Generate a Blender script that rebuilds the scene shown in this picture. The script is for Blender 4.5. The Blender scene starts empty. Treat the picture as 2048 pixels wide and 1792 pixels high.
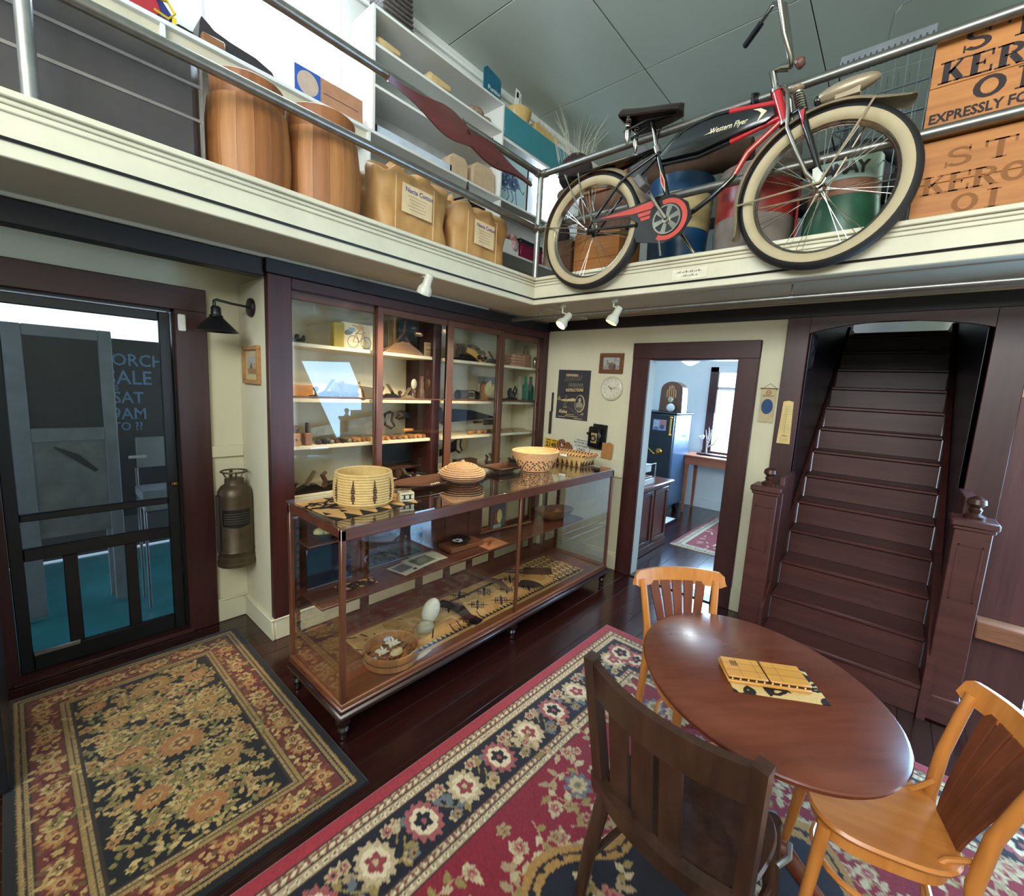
import bpy, bmesh, math, random
import numpy as np
from mathutils import Matrix, Vector, Euler
random.seed(7)
RNG = np.random.RandomState(11)
C = bpy.context.scene.collection
SC = bpy.context.scene
PI = math.pi

# ------------------------------------------------------------------ colour
def lin1(c):
    return c / 12.92 if c <= 0.04045 else ((c + 0.055) / 1.055) ** 2.4
def lin(c):
    if isinstance(c, str):
        c = c.lstrip('#'); c = [int(c[i:i + 2], 16) for i in (0, 2, 4)]
    c = [v / 255.0 if max(c) > 1.0 else v for v in c]
    return tuple(lin1(v) for v in c)

# ------------------------------------------------------------------ camera
cam_d = bpy.data.cameras.new('camera'); cam = bpy.data.objects.new('camera', cam_d); C.objects.link(cam)
YAW, PITCH, ROLL = 0.7134, -0.1371, 0.0528
Fv = Vector((math.cos(YAW) * math.cos(PITCH), math.sin(YAW) * math.cos(PITCH), math.sin(PITCH)))
Rv = Vector((math.sin(YAW), -math.cos(YAW), 0)); Uv = Rv.cross(Fv)
Rr = math.cos(ROLL) * Rv + math.sin(ROLL) * Uv; Ur = -math.sin(ROLL) * Rv + math.cos(ROLL) * Uv
mw = Matrix.Identity(4)
for i in range(3):
    mw[i][0] = Rr[i]; mw[i][1] = Ur[i]; mw[i][2] = -Fv[i]
mw[0][3], mw[1][3], mw[2][3] = -3.842, -2.8978, 1.7305
cam.matrix_world = mw
cam_d.sensor_fit = 'HORIZONTAL'; cam_d.sensor_width = 36.0; cam_d.lens = 36.0 * 877.97 / 2048.0
cam_d.clip_start = 0.02; cam_d.clip_end = 100
SC.camera = cam

# ------------------------------------------------------------------ world, lights, exposure
wd = bpy.data.worlds.new('world'); SC.world = wd; wd.use_nodes = True
wb = wd.node_tree.nodes['Background']
wb.inputs[0].default_value = (0.72, 0.86, 1.0, 1); wb.inputs[1].default_value = 5.0
SC.view_settings.view_transform = 'Standard'; SC.view_settings.look = 'None'
SC.view_settings.gamma = 1.0; SC.view_settings.exposure = 0.0; SC.view_settings.use_curve_mapping = False

def light(kind, name, loc, target, power, col, size=0.1, size_y=None, spot=None, blend=0.5, spread=None):
    d = bpy.data.lights.new(name, kind); d.energy = power; d.color = col
    if kind == 'AREA':
        d.shape = 'RECTANGLE' if size_y else 'SQUARE'; d.size = size
        if size_y: d.size_y = size_y
        if spread: d.spread = spread
    elif kind == 'SPOT':
        d.spot_size = spot; d.spot_blend = blend; d.shadow_soft_size = size
    else: d.shadow_soft_size = size
    o = bpy.data.objects.new(name, d); C.objects.link(o)
    o.location = loc
    o.rotation_euler = (Vector(target) - Vector(loc)).to_track_quat('-Z', 'Y').to_euler()
    return o
DAY = (0.74, 0.87, 1.0)
WARM = (1.0, 0.80, 0.52)
# daylight through windows and doors, plus added fill lights
light('AREA', 'daylight_loft_window', (-2.49, 0.62, 4.0), (-2.49, -1.0, 3.7), 120, DAY, 0.9, 0.9)
light('AREA', 'daylight_loft_window_far', (0.45, 0.62, 4.0), (0.45, -1.0, 3.8), 60, DAY, 0.6, 0.6)
light('AREA', 'fill_behind_camera', (-6.35, -3.2, 3.5), (0, -2.2, 3.9), 230, (0.94, 0.97, 0.92), 3.6, 1.6)  # large unseen fill added behind the camera to brighten the room
light('POINT', 'fill_point_warm', (-5.3, -4.7, 3.9), (0, 0, 0), 52, (1.0, 0.84, 0.64), 0.2)  # added warm fill without a fixture, out of view
light('AREA', 'daylight_side_door', (0.10, -4.32, 1.1), (-2.0, -3.9, 0.0), 190, (0.34, 0.64, 1.0), 1.2, 2.0)
light('AREA', 'daylight_office_window', (3.25, -1.10, 1.55), (1.6, -1.15, 0.7), 130, (0.45, 0.70, 1.0), 0.6, 1.15)
light('AREA', 'daylight_porch', (-3.6, 3.2, 2.2), (-3.4, 0.5, 0.4), 14, DAY, 2.0, 0.6)
light('AREA', 'daylight_loft_rear', (1.9, -4.4, 4.3), (0.6, -2.0, 3.0), 24, (0.72, 1.0, 0.84), 0.8, 0.8)
light('AREA', 'daylight_stair_head', (3.1, -1.6, 3.6), (3.3, -2.8, 2.7), 8, (0.75, 0.86, 1.0), 0.5, 0.5)

# ------------------------------------------------------------------ materials
MATS = {}
def _nt(name):
    m = bpy.data.materials.new(name); m.use_nodes = True
    nt = m.node_tree; b = nt.nodes['Principled BSDF']
    return m, nt, b
def _obj(nt, scale):
    tc = nt.nodes.new('ShaderNodeTexCoord'); mp = nt.nodes.new('ShaderNodeMapping')
    mp.inputs['Scale'].default_value = scale
    nt.links.new(tc.outputs['Object'], mp.inputs['Vector']); return mp.outputs['Vector']
def _noise(nt, vec, scale, detail=4, rough=0.6):
    n = nt.nodes.new('ShaderNodeTexNoise'); n.inputs['Scale'].default_value = scale
    n.inputs['Detail'].default_value = detail; n.inputs['Roughness'].default_value = rough
    nt.links.new(vec, n.inputs['Vector']); return n.outputs['Fac']
def _ramp(nt, fac, stops):
    r = nt.nodes.new('ShaderNodeValToRGB'); cr = r.color_ramp
    while len(cr.elements) < len(stops): cr.elements.new(0.5)
    for e, (p, c) in zip(cr.elements, stops): e.position = p; e.color = (*c, 1)
    nt.links.new(fac, r.inputs['Fac']); return r.outputs['Color']
def _bump(nt, b, fac, st, dist=0.002):
    u = nt.nodes.new('ShaderNodeBump'); u.inputs['Strength'].default_value = st; u.inputs['Distance'].default_value = dist
    nt.links.new(fac, u.inputs['Height']); nt.links.new(u.outputs['Normal'], b.inputs['Normal'])
def mat(name, col, rough=0.6, metal=0.0, var=0.12, scale=12.0, bump=0.08, col2=None, spec=0.5, coat=0.0, stretch=(1, 1, 1), emit=0, alpha=1.0, sheen=0):
    if name in MATS: return MATS[name]
    m, nt, b = _nt(name); c = lin(col)
    if col2 is None:
        ca = tuple(max(0, v * (1 - var)) for v in c); cb = tuple(min(1, v * (1 + var)) for v in c)
    else: ca, cb = c, lin(col2)
    v = _obj(nt, stretch); f = _noise(nt, v, scale)
    nt.links.new(_ramp(nt, f, [(0.3, ca), (0.7, cb)]), b.inputs['Base Color'])
    b.inputs['Roughness'].default_value = rough; b.inputs['Metallic'].default_value = metal
    b.inputs['Specular IOR Level'].default_value = spec; b.inputs['Coat Weight'].default_value = coat
    b.inputs['Coat Roughness'].default_value = 0.12
    if bump: _bump(nt, b, _noise(nt, v, scale * 5, 3), bump)
    if emit:
        b.inputs['Emission Color'].default_value = (*c, 1); b.inputs['Emission Strength'].default_value = emit
    if alpha < 1: b.inputs['Alpha'].default_value = alpha
    if sheen: b.inputs['Sheen Weight'].default_value = sheen
    MATS[name] = m; return m
def wood(name, c1, c2, axis='x', rough=0.45, scale=9.0, coat=0.0, bump=0.15, ratio=0.07, spec=0.5):
    if name in MATS: return MATS[name]
    m, nt, b = _nt(name)
    s = {'x': (ratio, 1, 1), 'y': (1, ratio, 1), 'z': (1, 1, ratio)}[axis]
    v = _obj(nt, s); f = _noise(nt, v, scale * 2.2, 6, 0.65); f2 = _noise(nt, v, scale * 9, 3, 0.5)
    mx = nt.nodes.new('ShaderNodeMath'); mx.operation = 'MULTIPLY_ADD'; mx.inputs[1].default_value = 0.35
    nt.links.new(f2, mx.inputs[0]); nt.links.new(f, mx.inputs[2])
    nt.links.new(_ramp(nt, mx.outputs[0], [(0.42, lin(c1)), (0.85, lin(c2))]), b.inputs['Base Color'])
    b.inputs['Roughness'].default_value = rough; b.inputs['Coat Weight'].default_value = coat; b.inputs['Coat Roughness'].default_value = 0.15
    b.inputs['Specular IOR Level'].default_value = spec
    if bump: _bump(nt, b, f, bump, 0.001)
    MATS[name] = m; return m
def glass(name, tint=(1, 1, 1), rough=0.0, refl=0.09):
    # thin pane: mostly clear, mirror-like at grazing angles
    if name in MATS: return MATS[name]
    m = bpy.data.materials.new(name); m.use_nodes = True; nt = m.node_tree; nt.nodes.clear()
    o = nt.nodes.new('ShaderNodeOutputMaterial'); t = nt.nodes.new('ShaderNodeBsdfTransparent'); g = nt.nodes.new('ShaderNodeBsdfGlossy')
    mx = nt.nodes.new('ShaderNodeMixShader'); fr = nt.nodes.new('ShaderNodeFresnel'); fr.inputs['IOR'].default_value = 1.5
    t.inputs[0].default_value = (*tint, 1); g.inputs['Roughness'].default_value = rough
    g.inputs['Color'].default_value = (1, 1, 1, 1)
    # fresnel of a two-sided sheet, kept valid for back faces by using the incoming angle only
    geo = nt.nodes.new('ShaderNodeNewGeometry'); dt = nt.nodes.new('ShaderNodeVectorMath'); dt.operation = 'DOT_PRODUCT'
    nt.links.new(geo.outputs['Normal'], dt.inputs[0]); nt.links.new(geo.outputs['Incoming'], dt.inputs[1])
    ab = nt.nodes.new('ShaderNodeMath'); ab.operation = 'ABSOLUTE'; nt.links.new(dt.outputs['Value'], ab.inputs[0])
    om = nt.nodes.new('ShaderNodeMath'); om.operation = 'SUBTRACT'; om.inputs[0].default_value = 1.0; nt.links.new(ab.outputs[0], om.inputs[1])
    pw = nt.nodes.new('ShaderNodeMath'); pw.operation = 'POWER'; pw.inputs[1].default_value = 4.0; nt.links.new(om.outputs[0], pw.inputs[0])
    ma = nt.nodes.new('ShaderNodeMath'); ma.operation = 'MULTIPLY_ADD'; ma.inputs[1].default_value = 0.85; ma.inputs[2].default_value = refl
    nt.links.new(pw.outputs[0], ma.inputs[0]); nt.links.new(ma.outputs[0], mx.inputs['Fac'])
    nt.nodes.remove(fr)
    nt.links.new(t.outputs[0], mx.inputs[1]); nt.links.new(g.outputs[0], mx.inputs[2]); nt.links.new(mx.outputs[0], o.inputs['Surface'])
    MATS[name] = m; return m
def painted(name, rough=0.85, sheen=0.0, bump=0.3, bscale=260, spec=0.3):
    if name in MATS: return MATS[name]
    m, nt, b = _nt(name)
    a = nt.nodes.new('ShaderNodeAttribute'); a.attribute_name = 'Col'
    v = _obj(nt, (1, 1, 1)); f = _noise(nt, v, bscale, 2); f2 = _noise(nt, v, 5, 3)
    mx = nt.nodes.new('ShaderNodeMixRGB'); mx.blend_type = 'MULTIPLY'; mx.inputs[0].default_value = 0.35
    nt.links.new(a.outputs['Color'], mx.inputs[1]); nt.links.new(_ramp(nt, f2, [(0.3, (.7, .7, .7)), (0.7, (1, 1, 1))]), mx.inputs[2])
    nt.links.new(mx.outputs[0], b.inputs['Base Color'])
    b.inputs['Roughness'].default_value = rough; b.inputs['Sheen Weight'].default_value = sheen; b.inputs['Specular IOR Level'].default_value = spec
    if bump: _bump(nt, b, f, bump, 0.002)
    MATS[name] = m; return m
def emission(name, col, st):
    if name in MATS: return MATS[name]
    m = bpy.data.materials.new(name); m.use_nodes = True; nt = m.node_tree; nt.nodes.clear()
    o = nt.nodes.new('ShaderNodeOutputMaterial'); e = nt.nodes.new('ShaderNodeEmission')
    e.inputs[0].default_value = (*lin(col), 1); e.inputs[1].default_value = st
    nt.links.new(e.outputs[0], o.inputs['Surface']); MATS[name] = m; return m

# ------------------------------------------------------------------ objects
OFF = {}
def put(name, me, m, parent=None):
    o = bpy.data.objects.new(name, me); C.objects.link(o)
    if m is not None and not me.materials: me.materials.append(m)
    if parent is not None:
        o.parent = parent; OFF[o.name] = OFF.get(parent.name, Vector((0, 0, 0)))
    return o
def tag(o, label, cat, group=None, kind=None):
    o['label'] = label; o['category'] = cat
    if group: o['group'] = group
    if kind: o['kind'] = kind
    return o
def thing(name, label, cat, loc=(0, 0, 0), rotz=0.0, group=None, local=False):
    o = bpy.data.objects.new(name, None); C.objects.link(o); o.location = loc; o.rotation_euler = (0, 0, rotz)
    o.empty_display_size = 0.05
    OFF[o.name] = Vector((0, 0, 0)) if local else Vector(loc)
    return tag(o, label, cat, group)
def struct(o):
    o['kind'] = 'structure'; return o
def sroot(name, loc=(0, 0, 0)):
    o = bpy.data.objects.new(name, None); C.objects.link(o); o.location = loc; OFF[o.name] = Vector(loc); o['kind'] = 'structure'; return o
def dup(root, loc, rotz=None, label=None, group=None, scale=None):
    r = root.copy(); C.objects.link(r); r.location = loc
    if rotz is not None: r.rotation_euler = (0, 0, rotz)
    if label: r['label'] = label
    if group: r['group'] = group
    if scale: r.scale = scale
    for ch in list(root.children):
        c = ch.copy(); C.objects.link(c); c.parent = r
        for g in list(ch.children):
            d = g.copy(); C.objects.link(d); d.parent = c
    return r
def fr(o, xd, yd):
    x = Vector(xd).normalized(); y = Vector(yd).normalized(); z = x.cross(y)
    m = Matrix.Identity(4)
    for i in range(3): m[i][0] = x[i]; m[i][1] = y[i]; m[i][2] = z[i]; m[i][3] = o[i]
    return m
def frA(x, y, z): return fr((x, y, z), (1, 0, 0), (0, 0, 1))       # faces -y
def frB(x, y, z): return fr((x, y, z), (0, -1, 0), (0, 0, 1))      # faces -x
def frT(x, y, z, a=0.0): return fr((x, y, z), (math.cos(a), math.sin(a), 0), (-math.sin(a), math.cos(a), 0))   # lies flat, faces up

class MB:
    def __init__(s): s.bm = bmesh.new()
    def _add(s, vs, fs, M=None, mi=0):
        bv = [s.bm.verts.new((M @ Vector(v)) if M is not None else v) for v in vs]
        for f in fs:
            try:
                q = s.bm.faces.new([bv[i] for i in f]); q.material_index = mi
            except ValueError: pass
        return bv
    def box(s, x0, x1, y0, y1, z0, z1, M=None, bev=0.0, mi=0):
        if x0 > x1: x0, x1 = x1, x0
        if y0 > y1: y0, y1 = y1, y0
        if z0 > z1: z0, z1 = z1, z0
        if bev > 0:
            b = min(bev, (x1 - x0) / 2.2, (y1 - y0) / 2.2, (z1 - z0) / 2.2)
            vs = []; idx = {}
            for sx in (0, 1):
                for sy in (0, 1):
                    for sz in (0, 1):
                        X, Y, Z = (x0, x1)[sx], (y0, y1)[sy], (z0, z1)[sz]
                        dx, dy, dz = (b, -b)[sx], (b, -b)[sy], (b, -b)[sz]
                        idx[sx, sy, sz, 'x'] = len(vs); vs.append((X, Y + dy, Z + dz))
                        idx[sx, sy, sz, 'y'] = len(vs); vs.append((X + dx, Y, Z + dz))
                        idx[sx, sy, sz, 'z'] = len(vs); vs.append((X + dx, Y + dy, Z))
            fs = []
            for a in (0, 1):
                fs.append([idx[a, 0, 0, 'x'], idx[a, 1, 0, 'x'], idx[a, 1, 1, 'x'], idx[a, 0, 1, 'x']])
                fs.append([idx[0, a, 0, 'y'], idx[1, a, 0, 'y'], idx[1, a, 1, 'y'], idx[0, a, 1, 'y']])
                fs.append([idx[0, 0, a, 'z'], idx[1, 0, a, 'z'], idx[1, 1, a, 'z'], idx[0, 1, a, 'z']])
            for a in (0, 1):
                for c in (0, 1):
                    fs.append([idx[a, c, 0, 'x'], idx[a, c, 1, 'x'], idx[a, c, 1, 'y'], idx[a, c, 0, 'y']])
                    fs.append([idx[a, 0, c, 'x'], idx[a, 1, c, 'x'], idx[a, 1, c, 'z'], idx[a, 0, c, 'z']])
                    fs.append([idx[0, a, c, 'y'], idx[1, a, c, 'y'], idx[1, a, c, 'z'], idx[0, a, c, 'z']])
            for a in (0, 1):
                for c in (0, 1):
                    for d in (0, 1): fs.append([idx[a, c, d, 'x'], idx[a, c, d, 'y'], idx[a, c, d, 'z']])
            s._add(vs, fs, M, mi); return s
        vs = [(x, y, z) for x in (x0, x1) for y in (y0, y1) for z in (z0, z1)]
        s._add(vs, [(0, 1, 3, 2), (4, 6, 7, 5), (0, 4, 5, 1), (2, 3, 7, 6), (0, 2, 6, 4), (1, 5, 7, 3)], M, mi); return s
    def tube(s, pts, r, n=10, closed=False, M=None, flat=None, mi=0, cap=True):
        P = [Vector(p) for p in pts]; k = len(P); rs = r if isinstance(r, (list, tuple)) else [r] * k
        rings = []; up = None
        for i in range(k):
            if closed: t = P[(i + 1) % k] - P[i - 1]
            else: t = P[min(i + 1, k - 1)] - P[max(i - 1, 0)]
            if t.length < 1e-9: t = Vector((0, 0, 1))
            t.normalize()
            if up is None:
                up = Vector((0, 0, 1)) if abs(t.z) < 0.9 else Vector((1, 0, 0))
                if flat is not None: up = Vector(flat[2]) if len(flat) > 2 else up
            u = (up - t * up.dot(t))
            if u.length < 1e-6: u = t.orthogonal()
            u.normalize(); w = t.cross(u); up = u
            a, b = (rs[i], rs[i]) if flat is None else (rs[i] * flat[0], rs[i] * flat[1])
            ph = PI / n if n == 4 else 0
            rings.append([P[i] + u * (a * math.cos(2 * PI * j / n + ph)) + w * (b * math.sin(2 * PI * j / n + ph)) for j in range(n)])
        vs = [v for q in rings for v in q]; fs = []
        m = k if closed else k - 1
        for i in range(m):
            for j in range(n):
                a = i * n + j; b = i * n + (j + 1) % n; c = ((i + 1) % k) * n + (j + 1) % n; d = ((i + 1) % k) * n + j
                fs.append((a, b, c, d))
        if not closed and cap:
            fs.append(tuple(range(n - 1, -1, -1))); fs.append(tuple((k - 1) * n + j for j in range(n)))
        s._add(vs, fs, M, mi); return s
    def cyl(s, p0, p1, r0, r1=None, n=16, M=None, mi=0):
        return s.tube([p0, p1], [r0, r0 if r1 is None else r1], n, M=M, mi=mi)
    def lathe(s, prof, n=24, c=(0, 0, 0), M=None, sx=1.0, sy=1.0, mi=0, wob=None):
        vs = []; fs = []; k = len(prof)
        for i, (r, z) in enumerate(prof):
            for j in range(n):
                a = 2 * PI * j / n; q = 1.0 if wob is None else wob(a, z)
                vs.append((c[0] + r * q * sx * math.cos(a), c[1] + r * q * sy * math.sin(a), c[2] + z))
        ring = prof[0][0] > 1e-6 and prof[-1][0] > 1e-6
        for i in range(k if ring else k - 1):
            e = (i + 1) % k
            for j in range(n): fs.append((i * n + j, i * n + (j + 1) % n, e * n + (j + 1) % n, e * n + j))
        if prof[0][0] > 1e-6 and not ring: fs.append(tuple(range(n - 1, -1, -1)))
        s._add(vs, fs, M, mi); return s
    def sph(s, c, r, n=14, M=None, mi=0):
        if not isinstance(r, (tuple, list)): r = (r, r, r)
        m = max(6, n // 2); vs = []; fs = []
        for i in range(m + 1):
            th = PI * i / m
            for j in range(n):
                a = 2 * PI * j / n
                vs.append((c[0] + r[0] * math.sin(th) * math.cos(a), c[1] + r[1] * math.sin(th) * math.sin(a), c[2] - r[2] * math.cos(th)))
        for i in range(m):
            for j in range(n): fs.append((i * n + j, i * n + (j + 1) % n, (i + 1) * n + (j + 1) % n, (i + 1) * n + j))
        s._add(vs, fs, M, mi); return s
    def prism(s, poly, h0, h1, M=None, mi=0):
        n = len(poly); vs = [(p[0], p[1], h0) for p in poly] + [(p[0], p[1], h1) for p in poly]
        fs = [tuple(range(n - 1, -1, -1)), tuple(range(n, 2 * n))] + [(i, (i + 1) % n, n + (i + 1) % n, n + i) for i in range(n)]
        s._add(vs, fs, M, mi); return s
    def sheet(s, fn, nu, nv, th=0.0, M=None, mi=0, closed_u=False):
        vs = []; fs = []
        layers = [0.0] if th == 0 else [0.0, -th]
        for L in layers:
            for i in range(nu + 1):
                for j in range(nv + 1):
                    p = Vector(fn(i / nu, j / nv))
                    if L:
                        e = 1e-3; pu = Vector(fn(min(1, i / nu + e), j / nv)) - Vector(fn(max(0, i / nu - e), j / nv)); pv = Vector(fn(i / nu, min(1, j / nv + e))) - Vector(fn(i / nu, max(0, j / nv - e)))
                        nn = pu.cross(pv)
                        if nn.length > 1e-12: p = p + nn.normalized() * L
                    vs.append(p)
        K = (nu + 1) * (nv + 1)
        q = lambda i, j: i * (nv + 1) + j
        for i in range(nu):
            for j in range(nv):
                fs.append((q(i, j), q(i + 1, j), q(i + 1, j + 1), q(i, j + 1)))
                if th: fs.append((K + q(i, j), K + q(i, j + 1), K + q(i + 1, j + 1), K + q(i + 1, j)))
        if th:
            bd = [q(i, 0) for i in range(nu + 1)] + [q(nu, j) for j in range(1, nv + 1)] + [q(i, nv) for i in range(nu - 1, -1, -1)] + [q(0, j) for j in range(nv - 1, 0, -1)]
            for a, b in zip(bd, bd[1:] + bd[:1]): fs.append((b, a, K + a, K + b))
        s._add(vs, fs, M, mi); return s
    def text(s, body, size, M, ext=0.0008, align='LEFT', bold=0.0, shear=0.0, sx=1.0, mi=0):
        cu = bpy.data.curves.new('txt', 'FONT'); cu.body = body; cu.size = size; cu.extrude = ext; cu.align_x = align
        cu.resolution_u = 2; cu.offset = bold; cu.shear = shear
        o = bpy.data.objects.new('txt', cu); C.objects.link(o)
        dg = bpy.context.evaluated_depsgraph_get(); me = bpy.data.meshes.new_from_object(o.evaluated_get(dg))
        bpy.data.objects.remove(o); bpy.data.curves.remove(cu)
        vs = [(v.co.x * sx, v.co.y, v.co.z) for v in me.vertices]; fs = [tuple(p.vertices) for p in me.polygons]
        s._add(vs, fs, M, mi); bpy.data.meshes.remove(me); return s
    def build(s, name, m, parent=None, ang=38, flat=False, M=None):
        if M is not None: bmesh.ops.transform(s.bm, matrix=M, verts=s.bm.verts)
        if parent is not None:
            of = OFF.get(parent.name, Vector((0, 0, 0)))
            if of.length > 0: bmesh.ops.translate(s.bm, verts=s.bm.verts, vec=-of)
        bmesh.ops.recalc_face_normals(s.bm, faces=s.bm.faces)
        me = bpy.data.meshes.new(name); s.bm.to_mesh(me); s.bm.free()
        ms = m if isinstance(m, (list, tuple)) else [m]
        for q in ms: me.materials.append(q)
        if not flat:
            me.polygons.foreach_set('use_smooth', [True] * len(me.polygons))
            me.set_sharp_from_angle(angle=math.radians(ang))
        o = put(name, me, None, parent); return o
def bx(name, m, parent, *a, bev=0.004, M=None):
    return MB().box(*a, bev=bev, M=M).build(name, m, parent)
def single(name, mb, m, label, cat, group=None, origin=None, **k):
    # one-mesh thing with its origin at its base
    bm = mb.bm; xs = [v.co for v in bm.verts]
    if origin is None:
        lo = [min(v[i] for v in xs) for i in range(3)]; hi = [max(v[i] for v in xs) for i in range(3)]
        origin = ((lo[0] + hi[0]) / 2, (lo[1] + hi[1]) / 2, lo[2])
    bmesh.ops.translate(bm, verts=bm.verts, vec=-Vector(origin))
    o = mb.build(name, m, None, **k); o.location = origin; OFF[o.name] = Vector(origin)
    return tag(o, label, cat, group)

# ------------------------------------------------------------------ drawing on fine grids (flat print, weaves, drawings)
class Ras:
    def __init__(s, w, h, nu, nv, bg):
        s.w, s.h, s.nu, s.nv = w, h, nu, nv
        s.a = np.empty((nv + 1, nu + 1, 3), np.float32); s.a[:] = lin(bg)
        s.x = np.linspace(0, w, nu + 1); s.y = np.linspace(0, h, nv + 1)
    def _w(s, x0, x1, y0, y1):
        i0, i1 = np.searchsorted(s.x, [x0, x1]); j0, j1 = np.searchsorted(s.y, [y0, y1])
        if i1 <= i0 or j1 <= j0: return None
        return (slice(j0, j1), slice(i0, i1)), s.x[i0:i1][None, :], s.y[j0:j1][:, None]
    def rect(s, x0, x1, y0, y1, col):
        q = s._w(x0, x1, y0, y1)
        if q: s.a[q[0]] = lin(col)
        return s
    def ell(s, cx, cy, a, b, ang, col):
        r = max(a, b); q = s._w(cx - r, cx + r, cy - r, cy + r)
        if not q: return s
        X = q[1] - cx; Y = q[2] - cy; c, d = math.cos(ang), math.sin(ang)
        m = ((X * c + Y * d) / a) ** 2 + ((-X * d + Y * c) / b) ** 2 <= 1
        s.a[q[0]][m] = lin(col); return s
    def flo(s, cx, cy, r, n, dep, col, ph=0.0, asp=1.0, ang=0.0):
        R = r * (1 + dep) * max(1, asp); q = s._w(cx - R, cx + R, cy - R, cy + R)
        if not q: return s
        X0 = q[1] - cx; Y0 = q[2] - cy; c, d = math.cos(ang), math.sin(ang)
        X = (X0 * c + Y0 * d) / asp; Y = -X0 * d + Y0 * c
        m = np.hypot(X, Y) <= r * (1 + dep * np.cos(n * np.arctan2(Y, X) + ph))
        s.a[q[0]][m] = lin(col); return s
    def leaf(s, cx, cy, L, wd, ang, col):
        q = s._w(cx - L, cx + L, cy - L, cy + L)
        if not q: return s
        X = q[1] - cx; Y = q[2] - cy; c, d = math.cos(ang), math.sin(ang)
        u = (X * c + Y * d) / L; v = (-X * d + Y * c)
        m = (u > 0) & (u < 1) & (np.abs(v) <= wd * np.sin(np.pi * np.clip(u, 0, 1) ** 0.75))
        s.a[q[0]][m] = lin(col); return s
    def line(s, pts, wd, col):
        for (x0, y0), (x1, y1) in zip(pts, pts[1:]):
            q = s._w(min(x0, x1) - wd, max(x0, x1) + wd, min(y0, y1) - wd, max(y0, y1) + wd)
            if not q: continue
            dx, dy = x1 - x0, y1 - y0; L = dx * dx + dy * dy + 1e-12
            t = np.clip(((q[1] - x0) * dx + (q[2] - y0) * dy) / L, 0, 1)
            m = np.hypot(q[1] - x0 - t * dx, q[2] - y0 - t * dy) <= wd / 2
            s.a[q[0]][m] = lin(col)
        return s
    def poly(s, pts, col):
        xs = [p[0] for p in pts]; ys = [p[1] for p in pts]; q = s._w(min(xs), max(xs), min(ys), max(ys))
        if not q: return s
        X, Y = np.broadcast_arrays(q[1], q[2]); m = np.zeros(X.shape, bool)
        for (x0, y0), (x1, y1) in zip(pts, pts[1:] + pts[:1]):
            if y0 == y1: continue
            cr = ((y0 > Y) != (y1 > Y)) & (X < (x1 - x0) * (Y - y0) / (y1 - y0) + x0); m ^= cr
        s.a[q[0]][m] = lin(col); return s
    def speck(s, amt, seed=1):
        s.a *= (1 + amt * np.random.RandomState(seed).randn(*s.a.shape[:2], 1)).clip(0.3, 1.7).astype(np.float32); return s
    def build(s, name, m, M, th=0.003, parent=None, zfn=None, edge=None):
        nu, nv = s.nu, s.nv; n = (nu + 1) * (nv + 1)
        X, Y = np.meshgrid(s.x, s.y); Z = np.full_like(X, th) if zfn is None else th + zfn(X, Y)
        co = np.stack([X, Y, Z], -1).reshape(-1, 3)
        ii = np.arange(n).reshape(nv + 1, nu + 1)
        f = np.stack([ii[:-1, :-1], ii[:-1, 1:], ii[1:, 1:], ii[1:, :-1]], -1).reshape(-1, 4)
        bd = np.concatenate([ii[0, :-1], ii[:-1, -1], ii[-1, :0:-1], ii[:0:-1, 0]]); k = len(bd)
        low = co[bd].copy(); low[:, 2] -= th
        co = np.concatenate([co, low]); nx = np.roll(np.arange(k), -1)
        sk = np.stack([bd[nx], bd, n + np.arange(k), n + nx], -1)
        f = np.concatenate([f, sk])
        R = np.array(M)[:3, :3]; co = co @ R.T + np.array(M)[:3, 3]
        if parent is not None: co = co - np.array(OFF.get(parent.name, Vector((0, 0, 0))))
        org = None
        if parent is None:
            org = np.array(M)[:3, 3] + R @ np.array([s.w / 2, s.h / 2, 0]); co = co - org
        me = bpy.data.meshes.new(name); me.vertices.add(len(co)); me.vertices.foreach_set('co', co.astype(np.float32).ravel())
        me.loops.add(len(f) * 4); me.loops.foreach_set('vertex_index', f.astype(np.int32).ravel())
        me.polygons.add(len(f)); me.polygons.foreach_set('loop_start', np.arange(0, len(f) * 4, 4, dtype=np.int32))
        me.update(calc_edges=True)
        ca = np.ones((len(co), 4), np.float32); ca[:n, :3] = s.a.reshape(-1, 3); ca[n:, :3] = s.a.reshape(-1, 3)[bd] if edge is None else lin(edge)
        at = me.color_attributes.new('Col', 'FLOAT_COLOR', 'POINT'); at.data.foreach_set('color', ca.ravel())
        me.materials.append(m); o = put(name, me, None, parent)
        if org is not None: o.location = org; OFF[o.name] = Vector(org)
        return o
# ================================================================== SETTING
M_CREAM = mat('cream_paint', (205, 199, 172), 0.7, var=0.04, scale=3, bump=0.03)
M_OFFICE = mat('office_paint', (214, 222, 222), 0.7, var=0.03, scale=3, bump=0.03)
M_FASCIA = mat('fascia_paint', (206, 200, 176), 0.5, var=0.07, scale=5, bump=0.04)
M_SOFFIT = mat('soffit_paint', (178, 168, 146), 0.6, var=0.05, scale=4, bump=0.03)
M_CEIL = mat('ceiling_paint', (186, 196, 188), 0.42, var=0.03, scale=2, bump=0.03)
M_WHITE = mat('white_paint', (226, 228, 226), 0.5, var=0.03, scale=4, bump=0.03)
M_CASING = wood('casing_wood', (42, 18, 18), (66, 30, 28), 'z', 0.42, 7, bump=0.1)
M_CASING_Y = wood('casing_wood_y', (42, 18, 18), (66, 30, 28), 'y', 0.42, 7, bump=0.1)
M_CASING_X = wood('casing_wood_x', (42, 18, 18), (66, 30, 28), 'x', 0.42, 7, bump=0.1)
M_BEAM = mat('beam_paint', (20, 15, 20), 0.45, var=0.2, scale=5)
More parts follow.
